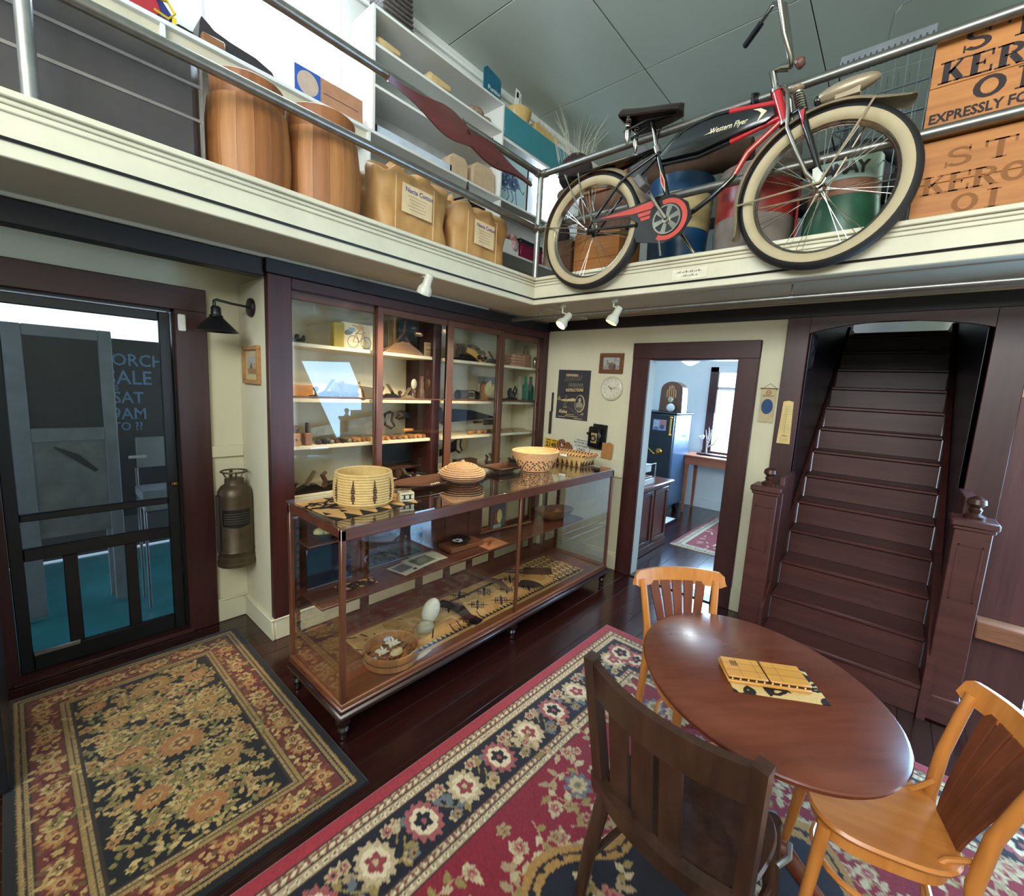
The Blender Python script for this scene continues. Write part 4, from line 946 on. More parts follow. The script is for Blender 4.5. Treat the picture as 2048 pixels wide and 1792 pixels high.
for s, x, y, sz, q in (('FOR USE AS A', 0.092, 0.146, 0.020, 1.0), ('MOTOR FUEL ONLY', 0.092, 0.120, 0.021, 0.98), ('CONTAINS', 0.092, 0.083, 0.034, 0.85), ('LEAD', 0.092, 0.040, 0.046, 0.9)): b.text(s, sz, SM @ Matrix.Translation((x, y, 0.003)), 0.0005, 'CENTER', 0.0006, 0, q)
for x, y in ((0.012, 0.160), (0.170, 0.160), (0.170, 0.012), (0.012, 0.012)): b.box(x - 0.003, x + 0.003, y - 0.003, y + 0.003, 0.003, 0.0045, M=SM)
b.build('sign_lettering', mat('sign_ink', (40, 40, 52), 0.6), ls)
MB().box(0.025, 0.15, 0.0, 0.034, 0.003, 0.004, M=SM).build('red_band', mat('sign_red', (150, 34, 36), 0.5), ls)
bb = thing('black_cash_box', 'black metal box with dial plate mounted on the wall above the fuel sign', 'box', (-0.05, -0.70, 1.165)); KM = frB(-0.002, -0.612, 1.168) @ Matrix.Rotation(-0.035, 4, 'Z')
MB().box(0.02, 0.178, 0.0, 0.25, 0.0, 0.018, M=KM, bev=0.004).build('back_plate', M_BLACK, bb)
MB().box(0.0, 0.138, 0.012, 0.224, 0.018, 0.075, M=KM, bev=0.016).build('housing', mat('gloss_black', (14, 15, 20), 0.2, coat=0.4), bb)
MB().box(0.045, 0.11, 0.065, 0.165, 0.075, 0.079, M=KM, bev=0.001).build('brass_plate', mat('pale_brass', (190, 170, 112), 0.4, 0.5), bb)
MB().lathe([(0.018, 0.079), (0.032, 0.079), (0.032, 0.084), (0.018, 0.084)], 24, (0.072, 0.112, 0), M=KM).build('dial_ring', M_BLACK, bb)
MB().tube([(-0.008, 0.135, 0.045), (-0.01, 0.152, 0.07), (0.03, 0.168, 0.082)], 0.006, 8, M=KM).build('latch', M_BLACK, bb)
cl = MB(); TM = frB(-0.03, -0.765, 1.09) @ Matrix.Rotation(-0.05, 4, 'Z'); cl.box(0, 0.112, 0, 0.155, 0, 0.012, M=TM, bev=0.002).box(0.062, 0.092, 0.150, 0.166, 0.003, 0.016, M=TM, bev=0.002)
single('clipboard', cl, wood('clip_wood', (158, 104, 56), (182, 126, 74), 'z', 0.5), 'small tan wooden clipboard standing at the doorway end of the ledge', 'clipboard')
op = thing('outlet_board', 'white board with small hooks on the wall beside the doorway casing', 'hook board', (-0.02, -0.84, 0.93))
MB().box(-0.030, -0.018, -1.0, -0.70, 0.925, 1.09, bev=0.003).build('board', M_CREAM, op)
for k in range(3):
    y = -0.80 - 0.055 * k; MB().tube([(-0.03, y, 1.0), (-0.05, y, 0.995), (-0.054, y, 1.008)], 0.003, 6).build('hook', mat('worn_metal', (150, 152, 155), 0.35, 0.8), op)
pn = thing('pennant', 'small hanging pennant with blue oval and zigzag hem', 'pennant', (-0.02, -2.145, 1.56)); NM = frB(-0.010, -2.092, 1.562)
hem = [(0.100 - 0.1 * k / 8, 0.010 * (k % 2)) for k in range(9)]
b = MB(); b.prism([(0, 0.262), (0.0, 0.0)] + hem[::-1] + [(0.1, 0.262)], 0, 0.003, M=NM); b.build('cloth', mat('pennant_cloth', (184, 168, 130), 0.9), pn)
b = MB(); b.prism([(0.05 + 0.039 * math.cos(2 * PI * k / 28), 0.125 + 0.058 * math.sin(2 * PI * k / 28)) for k in range(28)], 0.003, 0.004, M=NM); b.build('blue_oval', mat('pennant_blue', (44, 72, 116), 0.8), pn)
b = MB(); b.lathe([(0.013, 0.003), (0.018, 0.003), (0.018, 0.004), (0.013, 0.004)], 20, (0.05, 0.232, 0), M=NM).box(0.038, 0.062, 0.23, 0.234, 0.003, 0.004, M=NM); b.build('red_emblem', mat('pennant_red', (150, 74, 56), 0.8), pn)
b = MB(); b.text('HITACHI', 0.022, NM @ Matrix.Translation((0.05, 0.198, 0.003)), 0.0004, 'CENTER', 0.0004, 0, 0.85); b.build('pennant_lettering', mat('pennant_ink', (96, 66, 52), 0.8), pn)
b = MB(); b.box(-0.010, 0.110, 0.258, 0.266, 0.0, 0.006, M=NM, bev=0.002); b.build('rod', mat('rod_wood', (104, 66, 44), 0.6), pn)
b = MB(); b.tube([(0.01, 0.264, 0.003), (0.055, 0.302, 0.003), (0.10, 0.264, 0.003)], 0.0012, 6, M=NM); b.build('string', mat('string', (90, 76, 56), 0.9), pn)
tmm = thing('thermometer', 'cream painted wall thermometer fixed to the dark stair casing', 'thermometer', (-0.035, -2.285, 1.42)); HM = frB(-0.031, -2.240, 1.42) @ Matrix.Rotation(0.0, 4, 'Z')
b = MB(); b.prism([(0, 0), (0.086, 0), (0.076, 0.312), (0.045, 0.320), (0.012, 0.312)], 0, 0.008, M=HM); b.build('board', mat('thermo_cream', (208, 182, 120), 0.5), tmm)
MB().tube([(0.045, 0.07, 0.010), (0.045, 0.285, 0.010)], 0.0035, 8, M=HM).build('tube', mat('thermo_glass', (188, 176, 130), 0.2), tmm)
b = MB()
for k in range(11):
    for s in (-1, 1): b.box(0.045 + s * 0.014 - 0.007, 0.045 + s * 0.014 + 0.007, 0.085 + k * 0.019, 0.0866 + k * 0.019, 0.008, 0.0088, M=HM)
b.box(0.028, 0.062, 0.056, 0.062, 0.008, 0.009, M=HM)
for k in range(3): b.box(0.015, 0.07, 0.018 + k * 0.011, 0.0195 + k * 0.011, 0.008, 0.0088, M=HM)
b.build('scale_marks', mat('thermo_ink', (110, 92, 60), 0.7), tmm)
wt = MB().box(-0.008, -0.001, -3.50, -3.395, 1.825, 1.925, bev=0.003)
single('wooden_tag', wt, wood('tag_wood', (168, 136, 96), (192, 160, 118), 'z', 0.6), 'small pale wooden tag high on the brown panelled wall', 'tag')

# ================================================================== LIGHTS AND PIPES UNDER THE GALLERY
M_TRK = mat('track_white', (198, 196, 180), 0.35, var=0.03)
M_PIPE = mat('galvanized_pipe', (136, 134, 128), 0.34, 0.85, var=0.15, scale=20, bump=0.04)
def track_light(loc, aim, label, lit=True):
    t = thing('track_light', label, 'spotlight', loc, group='track lights under the gallery')
    p = Vector(loc); d = (Vector(aim) - p).normalized()
    top = p - d * 0.10
    MB().cyl((p.x, p.y, 2.425), (p.x, p.y, 2.405), 0.03, n=20).build('ceiling_plate', M_TRK, t)
    MB().tube([(p.x, p.y, 2.41), (p.x, p.y, top.z + 0.015), tuple(top)], 0.007, 8).build('arm', M_TRK, t)
    Q = d.to_track_quat('Z', 'Y').to_matrix().to_4x4(); Q.translation = p
    MB().lathe([(0.0, -0.115), (0.024, -0.112), (0.027, -0.10), (0.028, -0.045), (0.034, -0.035), (0.046, -0.015), (0.048, 0.018), (0.044, 0.020), (0.040, -0.010), (0.02, -0.03), (0.0, -0.03)], 28, M=Q).build('lamp_shade', M_TRK, t)
    MB().lathe([(0.0, -0.012), (0.036, -0.012), (0.037, -0.006), (0.0, 0.0)], 24, M=Q).build('bulb', emission('bulb_glow', (255, 222, 168), 14.0 if lit else 2.0), t)
    s = light('SPOT', 'track_spot', tuple(p + d * 0.03), aim, 84, WARM, 0.035, spot=math.radians(95), blend=0.8); 
    return t
track_light((-1.995, -0.470, 2.325), (-2.02, 0.05, 1.30), 'cream track light aimed at the glass fronted cabinet')
track_light((-0.780, -0.720, 2.272), (-1.65, -0.35, 1.20), 'first cream track light near the gallery corner, aimed away')
track_light((-0.780, -1.185, 2.272), (-1.20, -0.75, 1.05), 'glowing cream track light nearest the doorway')
MB_ = MB().box(-0.83, -0.74, -0.60, -0.575, 2.408, 2.43, bev=0.003)
pp = thing('conduit_pipe', 'long galvanized pipe hung under the gallery above the doorway', 'pipe', (-0.70, -2.8, 2.34))
MB().tube([(-0.70, -0.10, 2.350), (-0.70, -5.9, 2.350)], 0.017, 12).build('pipe', M_PIPE, pp)
for y in (-0.43, -2.33, -4.3): MB().tube([(-0.70, y, 2.44), (-0.70, y, 2.36)], 0.006, 8).lathe([(0.018, -0.012), (0.021, -0.012), (0.021, 0.012), (0.018, 0.012)], 14, M=fr((-0.70, y, 2.350), (1, 0, 0), (0, 0, 1))).build('hanger', M_PIPE, pp)
gl = thing('gallery_note', 'small handwritten card stuck on the fascia under the bicycle', 'card', (-0.912, -1.78, 2.475)); GM = frB(-0.908, -1.672, 2.478)
MB().box(0, 0.222, 0, 0.066, 0, 0.002, M=GM).build('card', mat('card_cream', (214, 208, 186), 0.7), gl)
b = MB()
for x, y, w_ in ((0.02, 0.042, 0.18), (0.06, 0.018, 0.11)):
    for k in range(int(w_ / 0.013)): b.box(x + k * 0.013, x + k * 0.013 + 0.008 + 0.003 * (k % 2), y, y + 0.004 + 0.004 * (k % 3), 0.002, 0.0026, M=GM)
b.build('handwriting', mat('pencil', (130, 126, 118), 0.8), gl)
# ================================================================== BUILT-IN CABINET
M_CAB = wood('cabinet_wood', (66, 38, 28), (98, 60, 44), 'z', 0.38, 6, coat=0.15, bump=0.08)
M_CABX = wood('cabinet_wood_x', (66, 38, 28), (98, 60, 44), 'x', 0.38, 6, coat=0.15, bump=0.08)
M_SHELF = mat('shelf_white', (216, 208, 184), 0.5, var=0.03)
M_CGLASS = glass('cabinet_glass', (0.97, 0.97, 0.95), 0.0, 0.02)
M_IRON = mat('cast_iron', (34, 32, 32), 0.45, 0.6, var=0.3, scale=30)
M_STEEL = mat('old_steel', (136, 124, 100), 0.35, 0.45, var=0.25, scale=14)
M_TOOLW = wood('tool_wood', (112, 72, 44), (148, 100, 64), 'x', 0.45, 12, bump=0.06)
M_TOOLO = wood('tool_orange', (158, 102, 52), (188, 134, 78), 'x', 0.4, 12, bump=0.04)
M_TOOLD = wood('tool_dark', (50, 30, 22), (82, 52, 38), 'x', 0.45, 12, bump=0.06)
M_BRASS = mat('brass', (196, 152, 74), 0.25, 0.95, var=0.1)
cb = thing('display_cabinet', 'built-in dark wood cabinet with sliding glass doors and white shelves', 'cabinet', (-1.4, 0.2, 0.14))
W('side_stile', M_CASING, [(-2.792, -2.652, -0.02, 0.03, 0.14, 2.322)], cb, bev=0.004)
W('side_stile', M_CASING, [(-0.10, -0.005, -0.02, 0.03, 0.14, 2.322)], cb, bev=0.004)
W('head_rail', M_CASING_X, [(-2.652, -0.10, -0.02, 0.03, 2.255, 2.322)], cb, bev=0.004)
W('cornice', M_BEAM, [(-2.80, -0.005, -0.03, 0.03, 2.322, 2.405)], cb, bev=0.004)
W('bottom_rail', M_CASING_X, [(-2.652, -0.10, -0.015, 0.03, 0.15, 0.26)], cb, bev=0.004)
W('back_panel', M_SHELF, [(-2.75, -0.01, 0.455, 0.475, 0.15, 2.32)], cb)
for x0, x1 in ((-2.64, -1.375), (-1.375, -0.07)): W('back_batten', M_SHELF, [(x0, x1, 0.45, 0.456, 2.2, 2.32)], cb)
for i, zt in enumerate((1.948, 1.584, 1.264, 0.918)):
    W('shelf', M_SHELF, [(-2.745, -0.012, 0.085, 0.452, zt - 0.026, zt)], cb, bev=0.003)
W('partition', M_CASING, [(-1.475, -1.39, 0.075, 0.45, 0.26, 2.25)], cb)
# four sliding sashes in two tracks
def sash(x0, x1, y, sl, sr, top=2.262):
    d = W('door', M_CAB, [(x0, x0 + sl, y, y + 0.026, 0.25, top), (x1 - sr, x1, y, y + 0.026, 0.25, top)], cb, bev=0.004)
    W('door_rail', M_CABX, [(x0 + sl, x1 - sr, y + 0.001, y + 0.025, top - 0.055, top)], d, bev=0.003)
    W('door_rail', M_CABX, [(x0 + sl, x1 - sr, y + 0.001, y + 0.025, 0.25, 0.34)], d, bev=0.003)
    W('door_bar', M_CABX, [(x0 + sl, x1 - sr, y + 0.004, y + 0.022, 1.590, 1.602)], d, bev=0.003)
    W('door_pane', M_CGLASS, [(x0 + sl, x1 - sr, y + 0.011, y + 0.014, 0.34, top - 0.055)], d)
sash(-2.652, -2.0, 0.032, 0.012, 0.048); sash(-2.045, -1.36, 0.000, 0.050, 0.03); sash(-1.39, -0.70, -0.004, 0.075, 0.045); sash(-0.735, -0.098, 0.032, 0.10, 0.012, 2.255)

# ---- contents: one builder per kind of tool, each item a thing of its own
CABL = []
def item(name, label, cat, loc, group=None): return thing(name, label, cat, loc, 0.0, group, True)
def hand_plane(loc, L, rz, label, wood_body=False, iron=M_IRON, group=None):
    t = item('hand_plane', label, 'plane', loc, group); t.rotation_euler[2] = rz; s = L / 0.26
    body = M_TOOLW if wood_body else iron
    b = MB(); b.prism([(-0.13, 0), (0.13, 0), (0.13, 0.018), (0.09, 0.024), (0.03, 0.05), (-0.03, 0.05), (-0.07, 0.022), (-0.13, 0.018)], -0.028, 0.028, M=fr((0, 0, 0), (1, 0, 0), (0, 0, 1))); b.build('body', body, t, M=Matrix.Scale(s, 4))
    b = MB(); b.tube([(0.04, 0, 0.03), (-0.03, 0, 0.13)], 0.022, 4, flat=(0.25, 1.6)); b.build('blade', M_STEEL, t, M=Matrix.Scale(s, 4))
    b = MB(); b.tube([(-0.085, 0, 0.02), (-0.095, 0, 0.06), (-0.075, 0, 0.10), (-0.10, 0, 0.118)], [0.018, 0.015, 0.016, 0.010], 10, flat=(1, 0.7)); b.build('handle', M_TOOLD, t, M=Matrix.Scale(s, 4))
    b = MB(); b.lathe([(0.010, 0.02), (0.008, 0.045), (0.018, 0.058), (0.019, 0.070), (0.0, 0.082)], 14, (0.095, 0, 0)); b.build('knob', M_TOOLD, t, M=Matrix.Scale(s, 4))
    return t
def saw(loc, L, H, ang, label, flip=1, blade=M_STEEL):
    # lies in the x-z plane, leaning on the back wall
    t = item('hand_saw', label, 'saw', loc); M = Matrix.Rotation(ang, 4, 'Y')
    b = MB(); b.prism([(0, 0.0), (flip * L, H * 0.25), (flip * L, H), (0, H * 0.42)], -0.001, 0.001, M=fr((0, 0, 0), (1, 0, 0), (0, 0, 1))); b.build('blade', blade, t, M=M)
    hx = flip * L
    b = MB(); b.tube([(hx + flip * q[0], 0, q[1]) for q in ((-0.02, H * 0.92), (0.03, H * 1.02), (0.055, H * 0.95), (0.045, H * 0.55), (0.075, H * 0.22), (0.04, H * 0.12), (-0.02, H * 0.35))], 0.012, 8, closed=True, flat=(1, 0.6)); b.build('handle', M_TOOLD, t, M=M)
    return t
def chisel(loc, m, L=0.24, rz=0.0, lay=0.0, group='handled tools on the third shelf', label='wooden handled chisel lying in the row on the third cabinet shelf', r=0.014):
    t = item('chisel', label, 'chisel', loc, group); t.rotation_euler = (0, 0, rz)
    # handle end towards the room (-y)
    Mx = fr((0, 0, r), (1, 0, 0), (0, 0, 1)) @ Matrix.Rotation(0, 4, 'Z')
    b = MB(); b.lathe([(0.0, 0.0), (r * 0.9, 0.002), (r, 0.012), (r * 0.85, 0.05), (r * 0.95, 0.085), (r * 0.6, 0.10), (r * 0.55, 0.112), (0.0, 0.113)], 14, M=fr((0, 0, r), (1, 0, 0), (0, 0, -1)) if False else Matrix.Translation((0, 0, r)) @ Matrix.Rotation(-PI / 2, 4, 'X')); b.build('handle', m, t)
    b = MB(); b.box(-0.006, 0.006, 0.11, L, r - 0.002, r + 0.002); b.build('blade', M_STEEL, t); return t
Z1, Z2, Z3, Z4 = 1.948, 1.584, 1.264, 0.918
# top shelf
t = item('iron_ornament', 'dark cast iron scroll bracket at the left end of the top shelf', 'ornament', (-2.57, 0.18, Z1))
MB().tube([(-0.06, 0, 0.012), (0.0, 0, 0.02), (0.06, 0, 0.025), (0.08, 0, 0.05)], 0.012, 8).tube([(-0.05, 0, 0.02), (-0.03, 0, 0.06), (-0.06, 0, 0.10), (-0.05, 0, 0.14)], 0.012, 8).build('scroll', M_IRON, t)
MB().sph((0.03, 0, 0.045), 0.016).sph((-0.025, 0, 0.095), 0.018).sph((0.07, 0, 0.028), 0.015).build('boss', M_IRON, t)
bk = thing('picture_book', 'book with mustard spine and bicycle drawing on the top cabinet shelf', 'book', (-2.15, 0.19, Z1))
MB().box(-2.30, -2.225, 0.145, 0.20, Z1, Z1 + 0.175, bev=0.003).build('spine', mat('mustard', (150, 130, 40), 0.6), bk)
r = Ras(0.245, 0.185, 82, 62, (214, 204, 176)); gy = (104, 108, 124)
for cx in (0.085, 0.19):
    r.ell(cx, 0.052, 0.045, 0.045, 0, gy).ell(cx, 0.052, 0.039, 0.039, 0, (210, 200, 174))
r.line([(0.085, 0.052), (0.11, 0.115), (0.165, 0.115), (0.19, 0.052)], 0.005, gy).line([(0.11, 0.115), (0.135, 0.05), (0.165, 0.115)], 0.005, gy).line([(0.16, 0.13), (0.18, 0.125)], 0.006, gy).line([(0.085, 0.052), (0.135, 0.05)], 0.004, gy)
r.ell(0.05, 0.115, 0.035, 0.02, 0.3, (110, 112, 120)).rect(0.05, 0.10, 0.125, 0.15, (120, 164, 188)).line([(0.08, 0.17), (0.16, 0.15), (0.11, 0.115)], 0.006, (140, 96, 84)).ell(0.14, 0.155, 0.03, 0.02, 0, (196, 170, 150)); r.speck(0.03)
r.build('cover', painted('print_paper', 0.6, 0, 0.0), frA(-2.225, 0.185, Z1 + 0.002), 0.012, bk)
t = item('leather_hanger', 'wooden coat hanger with leather reins against the dark print', 'hanger', (-1.74, 0.12, Z1))
b = MB(); b.prism([(-0.19, 0.0), (-0.17, 0.015), (-0.09, 0.075), (-0.02, 0.095), (0.04, 0.09), (0.12, 0.05), (0.20, 0.0)], 0.0, 0.02, M=frA(0, 0, 0)); b.build('hanger_board', wood('hanger_wood', (110, 78, 52), (140, 104, 74), 'x', 0.55), t)
MB().tube([(-0.19, -0.005, 0.01), (-0.10, -0.01, 0.05), (0.0, -0.012, 0.17), (0.01, -0.01, 0.26)], 0.012, 8, flat=(1, 0.4)).tube([(0.01, -0.012, 0.13), (0.07, -0.012, 0.06), (0.09, -0.012, 0.005)], 0.013, 8, flat=(1, 0.4)).build('strap', M_TOOLD, t)
b = MB()
for x in (-0.115, -0.10, -0.085): b.tube([(x, 0.03, 0.02), (x, 0.03, 0.27)], 0.003, 6)
b.tube([(-0.06, 0.03, 0.05), (-0.065, 0.03, 0.28)], 0.012, 6, flat=(1, .3)); b.build('rein', mat('tan_leather', (150, 112, 70), 0.6), t)
r = Ras(0.20, 0.30, 30, 45, (44, 48, 48)); r.ell(0.15, 0.23, 0.03, 0.012, 0.2, (120, 116, 104)).ell(0.06, 0.12, 0.05, 0.10, 0.4, (62, 68, 64)).line([(0, 0.20), (0.2, 0.20)], 0.006, (110, 104, 90)); r.speck(0.1)
tag(r.build('dark_print', painted('print_paper', 0.6, 0, 0.0), frA(-1.70, 0.26, Z1), 0.01), 'dark tall print standing behind the leather reins', 'print')
t = thing('price_card', 'tan card with hand lettering beside the cabinet partition', 'card', (-1.50, 0.12, Z1))
MB().box(0, 0.125, 0, 0.115, 0, 0.004, M=frA(-1.54, 0.115, Z1)).build('card', mat('tan_card', (176, 140, 96), 0.8), t)
b = MB()
for s_, y, z in (('DAI', 0.082, 0.034), ('Bulk', 0.048, 0.03), ('CARD', 0.012, 0.034)): b.text(s_, z, frA(-1.525, 0.1105, Z1 + y), 0.0004)
b.build('card_lettering', mat('card_ink', (70, 54, 40), 0.8), t)
hand_plane((-1.05, 0.16, Z1), 0.30, 0.25, 'black hand plane at the start of the third pane on the top shelf')
t = item('jig_tool', 'yellow ochre shaped jig board with black knobs on the top shelf', 'tool', (-0.93, 0.13, Z1))
b = MB(); b.prism([(-0.12, 0.12), (-0.02, 0.10), (0.0, 0.075), (0.10, 0.06), (0.13, 0.03), (0.11, 0.0), (0.04, 0.0), (0.0, 0.03), (-0.06, 0.055), (-0.13, 0.075)], 0, 0.02, M=frA(0, 0, 0)); b.build('board', mat('ochre', (188, 146, 74), 0.5), t)
MB().sph((0.02, -0.03, 0.045), 0.022).sph((0.07, -0.03, 0.03), 0.022).sph((0.10, -0.03, 0.045), 0.017).build('knob', M_IRON, t)
t = item('cloth_bundle', 'pale folded cloth with dark pattern behind the ochre jig', 'cloth', (-0.86, 0.26, Z1))
MB().sph((0, 0, 0.085), (0.13, 0.06, 0.085)).sph((0.05, 0.0, 0.06), (0.12, 0.07, 0.06)).build('cloth', mat('patterned_cloth', (150, 138, 118), 0.9, col2=(58, 48, 44), scale=26), t)
hand_plane((-0.70, 0.15, Z1), 0.24, -0.5, 'small black hand plane right of the ochre jig', iron=mat('dark_plane', (44, 36, 36), 0.4, 0.4))
t = item('iron_lump', 'grey iron tool with pale bolt head at the third sash stile', 'tool', (-0.80, 0.22, Z1)); MB().tube([(-0.08, 0, 0.03), (0.0, 0, 0.06), (0.06, 0, 0.11)], [0.03, 0.035, 0.02], 10).build('body', M_STEEL, t); MB().sph((0.02, -0.04, 0.05), 0.018).build('bolt', M_IRON, t)
for k in range(4):
    bo = MB().box(-0.44 + 0.02 * (k % 2), -0.20, 0.13, 0.30, Z1 + 0.03 * k + 0.001, Z1 + 0.03 * k + 0.028, bev=0.002)
    single('brick_red_book', bo, mat('book_red', (132, 68, 50), 0.7, col2=(176, 140, 112), scale=18, stretch=(1, 1, 6)), ('lowest', 'second', 'third', 'topmost')[k] + ' of the four red brown books stacked on the top shelf', 'book', 'stacked red brown books')
t = item('wood_mallet', 'wooden block with turned top beside the stacked books', 'mallet', (-0.115, 0.2, Z1)); MB().box(-0.07, 0.05, -0.04, 0.04, 0, 0.14, bev=0.008).build('block', M_TOOLW, t); MB().lathe([(0.03, 0.13), (0.032, 0.17), (0.018, 0.20), (0.022, 0.225), (0.0, 0.235)], 16, (0.0, 0, 0)).build('turned_top', M_TOOLD, t)
t = item('silver_egg', 'shiny silver egg at the right end of the top shelf', 'egg', (-0.032, 0.135, Z1)); MB().sph((0, 0, 0.062), (0.026, 0.026, 0.062), 18).build('egg', mat('silver', (196, 186, 150), 0.18, 0.9), t)
# second shelf
t = item('leaning_plank', 'orange brown plank leaning at the left of the second shelf', 'plank', (-2.50, 0.30, Z2)); MB().box(-0.10, 0.12, 0, 0.02, 0, 0.085, bev=0.003).build('plank', M_TOOLO, t)
hand_plane((-2.33, 0.15, Z2), 0.27, PI, 'large dark hand plane with raised blade left of the brass bell')
t = item('tool_cluster', 'low jumble of black iron fittings in front of the large plane', 'tool', (-2.24, 0.11, Z2))
b = MB()
for k in range(9): b.sph((-0.11 + 0.026 * k, -0.005 + 0.012 * (k % 2), 0.018 + 0.007 * (k % 3)), (0.016, 0.014, 0.018), 8)
b.build('fittings', M_IRON, t)
t = item('grey_board', 'grey board leaning behind the brass bell', 'board', (-2.05, 0.34, Z2)); b = MB(); b.prism([(-0.18, 0.0), (0.17, 0.0), (0.17, 0.085), (-0.18, 0.12)], 0, 0.012, M=frA(0, 0, 0)); b.build('board', mat('grey_board_paint', (84, 80, 74), 0.6), t)
t = item('brass_bell', 'small brass hand bell on the second shelf', 'bell', (-2.115, 0.13, Z2))
MB().lathe([(0.052, 0.0), (0.054, 0.006), (0.040, 0.03), (0.031, 0.065), (0.022, 0.085), (0.010, 0.092), (0.0, 0.092)], 28).build('bell', M_BRASS, t); MB().lathe([(0.007, 0.09), (0.011, 0.10), (0.007, 0.11), (0.009, 0.122), (0.0, 0.128)], 14).build('handle', M_BRASS, t)
hand_plane((-1.83, 0.15, Z2), 0.24, 0.0, 'hand plane with steep blade just right of the first door stile')
hand_plane((-1.68, 0.14, Z2), 0.20, PI, 'grey bodied smoothing plane facing the steep blade plane', iron=M_STEEL)
t = item('pale_paddle', 'pale translucent paddle standing behind the smoothing plane', 'paddle', (-1.57, 0.2, Z2)); MB().sph((0, 0, 0.13), (0.03, 0.012, 0.045)).box(-0.012, 0.012, -0.008, 0.008, 0, 0.09, bev=0.003).build('paddle', mat('pale_glass', (200, 200, 186), 0.2), t)
t = item('dark_bottle_jack', 'dark turned post beside the brown iron press', 'tool', (-1.545, 0.13, Z2)); MB().lathe([(0.032, 0), (0.034, 0.02), (0.028, 0.08), (0.02, 0.10), (0.022, 0.15), (0.016, 0.17), (0.02, 0.20), (0.0, 0.205)], 16).build('post', M_TOOLD, t)
t = item('iron_press', 'brown iron bench press with loop handle near the partition', 'tool', (-1.44, 0.14, Z2)); MB().lathe([(0.035, 0), (0.03, 0.08), (0.045, 0.10), (0.05, 0.16), (0.04, 0.18), (0.0, 0.19)], 16).build('column', mat('brown_iron', (88, 62, 44), 0.5, 0.3), t); MB().tube([(-0.02, 0, 0.18), (-0.035, 0, 0.23), (-0.02, 0, 0.27), (0.01, 0, 0.275), (0.03, 0, 0.24), (0.015, 0, 0.18)], 0.009, 8).build('loop', M_TOOLD, t)
t = item('glass_insulator', 'dark glass lantern cylinder lying on its side on the second shelf', 'lantern', (-1.0, 0.15, Z2))
MB().cyl((-0.12, 0, 0.05), (0.06, 0, 0.05), 0.05, n=22).build('cylinder', mat('smoke_glass', (58, 56, 54), 0.12, coat=0.4), t); MB().cyl((0.06, 0, 0.05), (0.13, 0, 0.05), 0.052, 0.04, n=22).build('end_cap', M_IRON, t); MB().tube([(-0.02, -0.045, 0.03), (-0.02, -0.04, 0.085), (0.045, -0.04, 0.085), (0.045, -0.045, 0.03)], 0.004, 6, closed=True).build('label_frame', mat('pale_label', (190, 184, 160), 0.6), t)
r = Ras(0.27, 0.24, 54, 48, (150, 146, 130)); r.rect(0, 0.27, 0.17, 0.24, (96, 104, 112)).ell(0.07, 0.13, 0.045, 0.065, 0, (96, 54, 30)).ell(0.075, 0.125, 0.032, 0.045, 0, (180, 112, 64)).ell(0.10, 0.04, 0.09, 0.06, 0.3, (176, 126, 72)).leaf(0.12, 0.06, 0.16, 0.05, 1.2, (206, 196, 150)).leaf(0.14, 0.05, 0.14, 0.04, 0.8, (190, 180, 130)).rect(0, 0.05, 0, 0.09, (120, 66, 40)); r.speck(0.06)
tag(r.build('portrait_print', painted('print_paper', 0.6, 0, 0.0), frA(-0.755, 0.27, Z2), 0.008), 'coloured portrait print behind the third sash stile', 'print')
t = item('iron_tray', 'low dark iron dish before the portrait print', 'dish', (-0.60, 0.14, Z2)); MB().lathe([(0.0, 0.004), (0.06, 0.004), (0.075, 0.03), (0.08, 0.03), (0.065, 0.0), (0.0, 0.0)], 22, sx=1.5).build('dish', M_IRON, t)
t = item('iron_grinder', 'black iron grinder with curved arm left of the bottles', 'grinder', (-0.37, 0.15, Z2)); MB().box(-0.06, 0.06, -0.03, 0.03, 0, 0.04, bev=0.006).lathe([(0.03, 0.03), (0.04, 0.07), (0.03, 0.10), (0.0, 0.11)], 14).tube([(-0.04, 0, 0.05), (-0.05, 0, 0.10), (-0.02, 0, 0.13)], 0.015, 8).build('body', M_IRON, t); MB().tube([(0.02, 0, 0.10), (0.05, 0, 0.16), (0.075, 0, 0.13), (0.06, 0, 0.08)], 0.010, 8, flat=(1, .6)).build('arm', M_IRON, t)
t = item('dark_plate', 'dark flat tray in front of the bottles', 'tray', (-0.2, 0.12, Z2)); MB().lathe([(0.0, 0.004), (0.10, 0.004), (0.12, 0.018), (0.125, 0.018), (0.10, 0.0), (0.0, 0.0)], 24, sx=1.3, sy=0.5).build('tray', M_IRON, t)
def bottle(x, y, col, label, h=1.0):
    t = item('bottle', label, 'bottle', (x, y, Z2), 'glass bottles on the second cabinet shelf'); nm = 'bottle_glass_%d%d%d' % col
    if nm not in MATS:
        m, nt, bb_ = _nt(nm); bb_.inputs['Base Color'].default_value = (*lin(col), 1); bb_.inputs['Roughness'].default_value = 0.04; bb_.inputs['Transmission Weight'].default_value = 0.75; bb_.inputs['IOR'].default_value = 1.2; MATS[nm] = m
    MB().lathe([(0.0, 0.0), (0.038, 0.0), (0.041, 0.006), (0.041, 0.14 * h), (0.036, 0.165 * h), (0.017, 0.195 * h), (0.014, 0.25 * h), (0.018, 0.252 * h), (0.018, 0.272 * h), (0.011, 0.274 * h), (0.0, 0.274 * h)], 24).build('glass_body', MATS[nm], t); return t
bottle(-0.175, 0.22, (206, 210, 196), 'clear glass bottle, first of the three at the cabinet end', 0.97)
bottle(-0.105, 0.19, (84, 168, 150), 'pale green glass bottle between clear and teal bottles')
bottle(-0.03, 0.18, (20, 120, 112), 'deep teal glass bottle at the cabinet end')
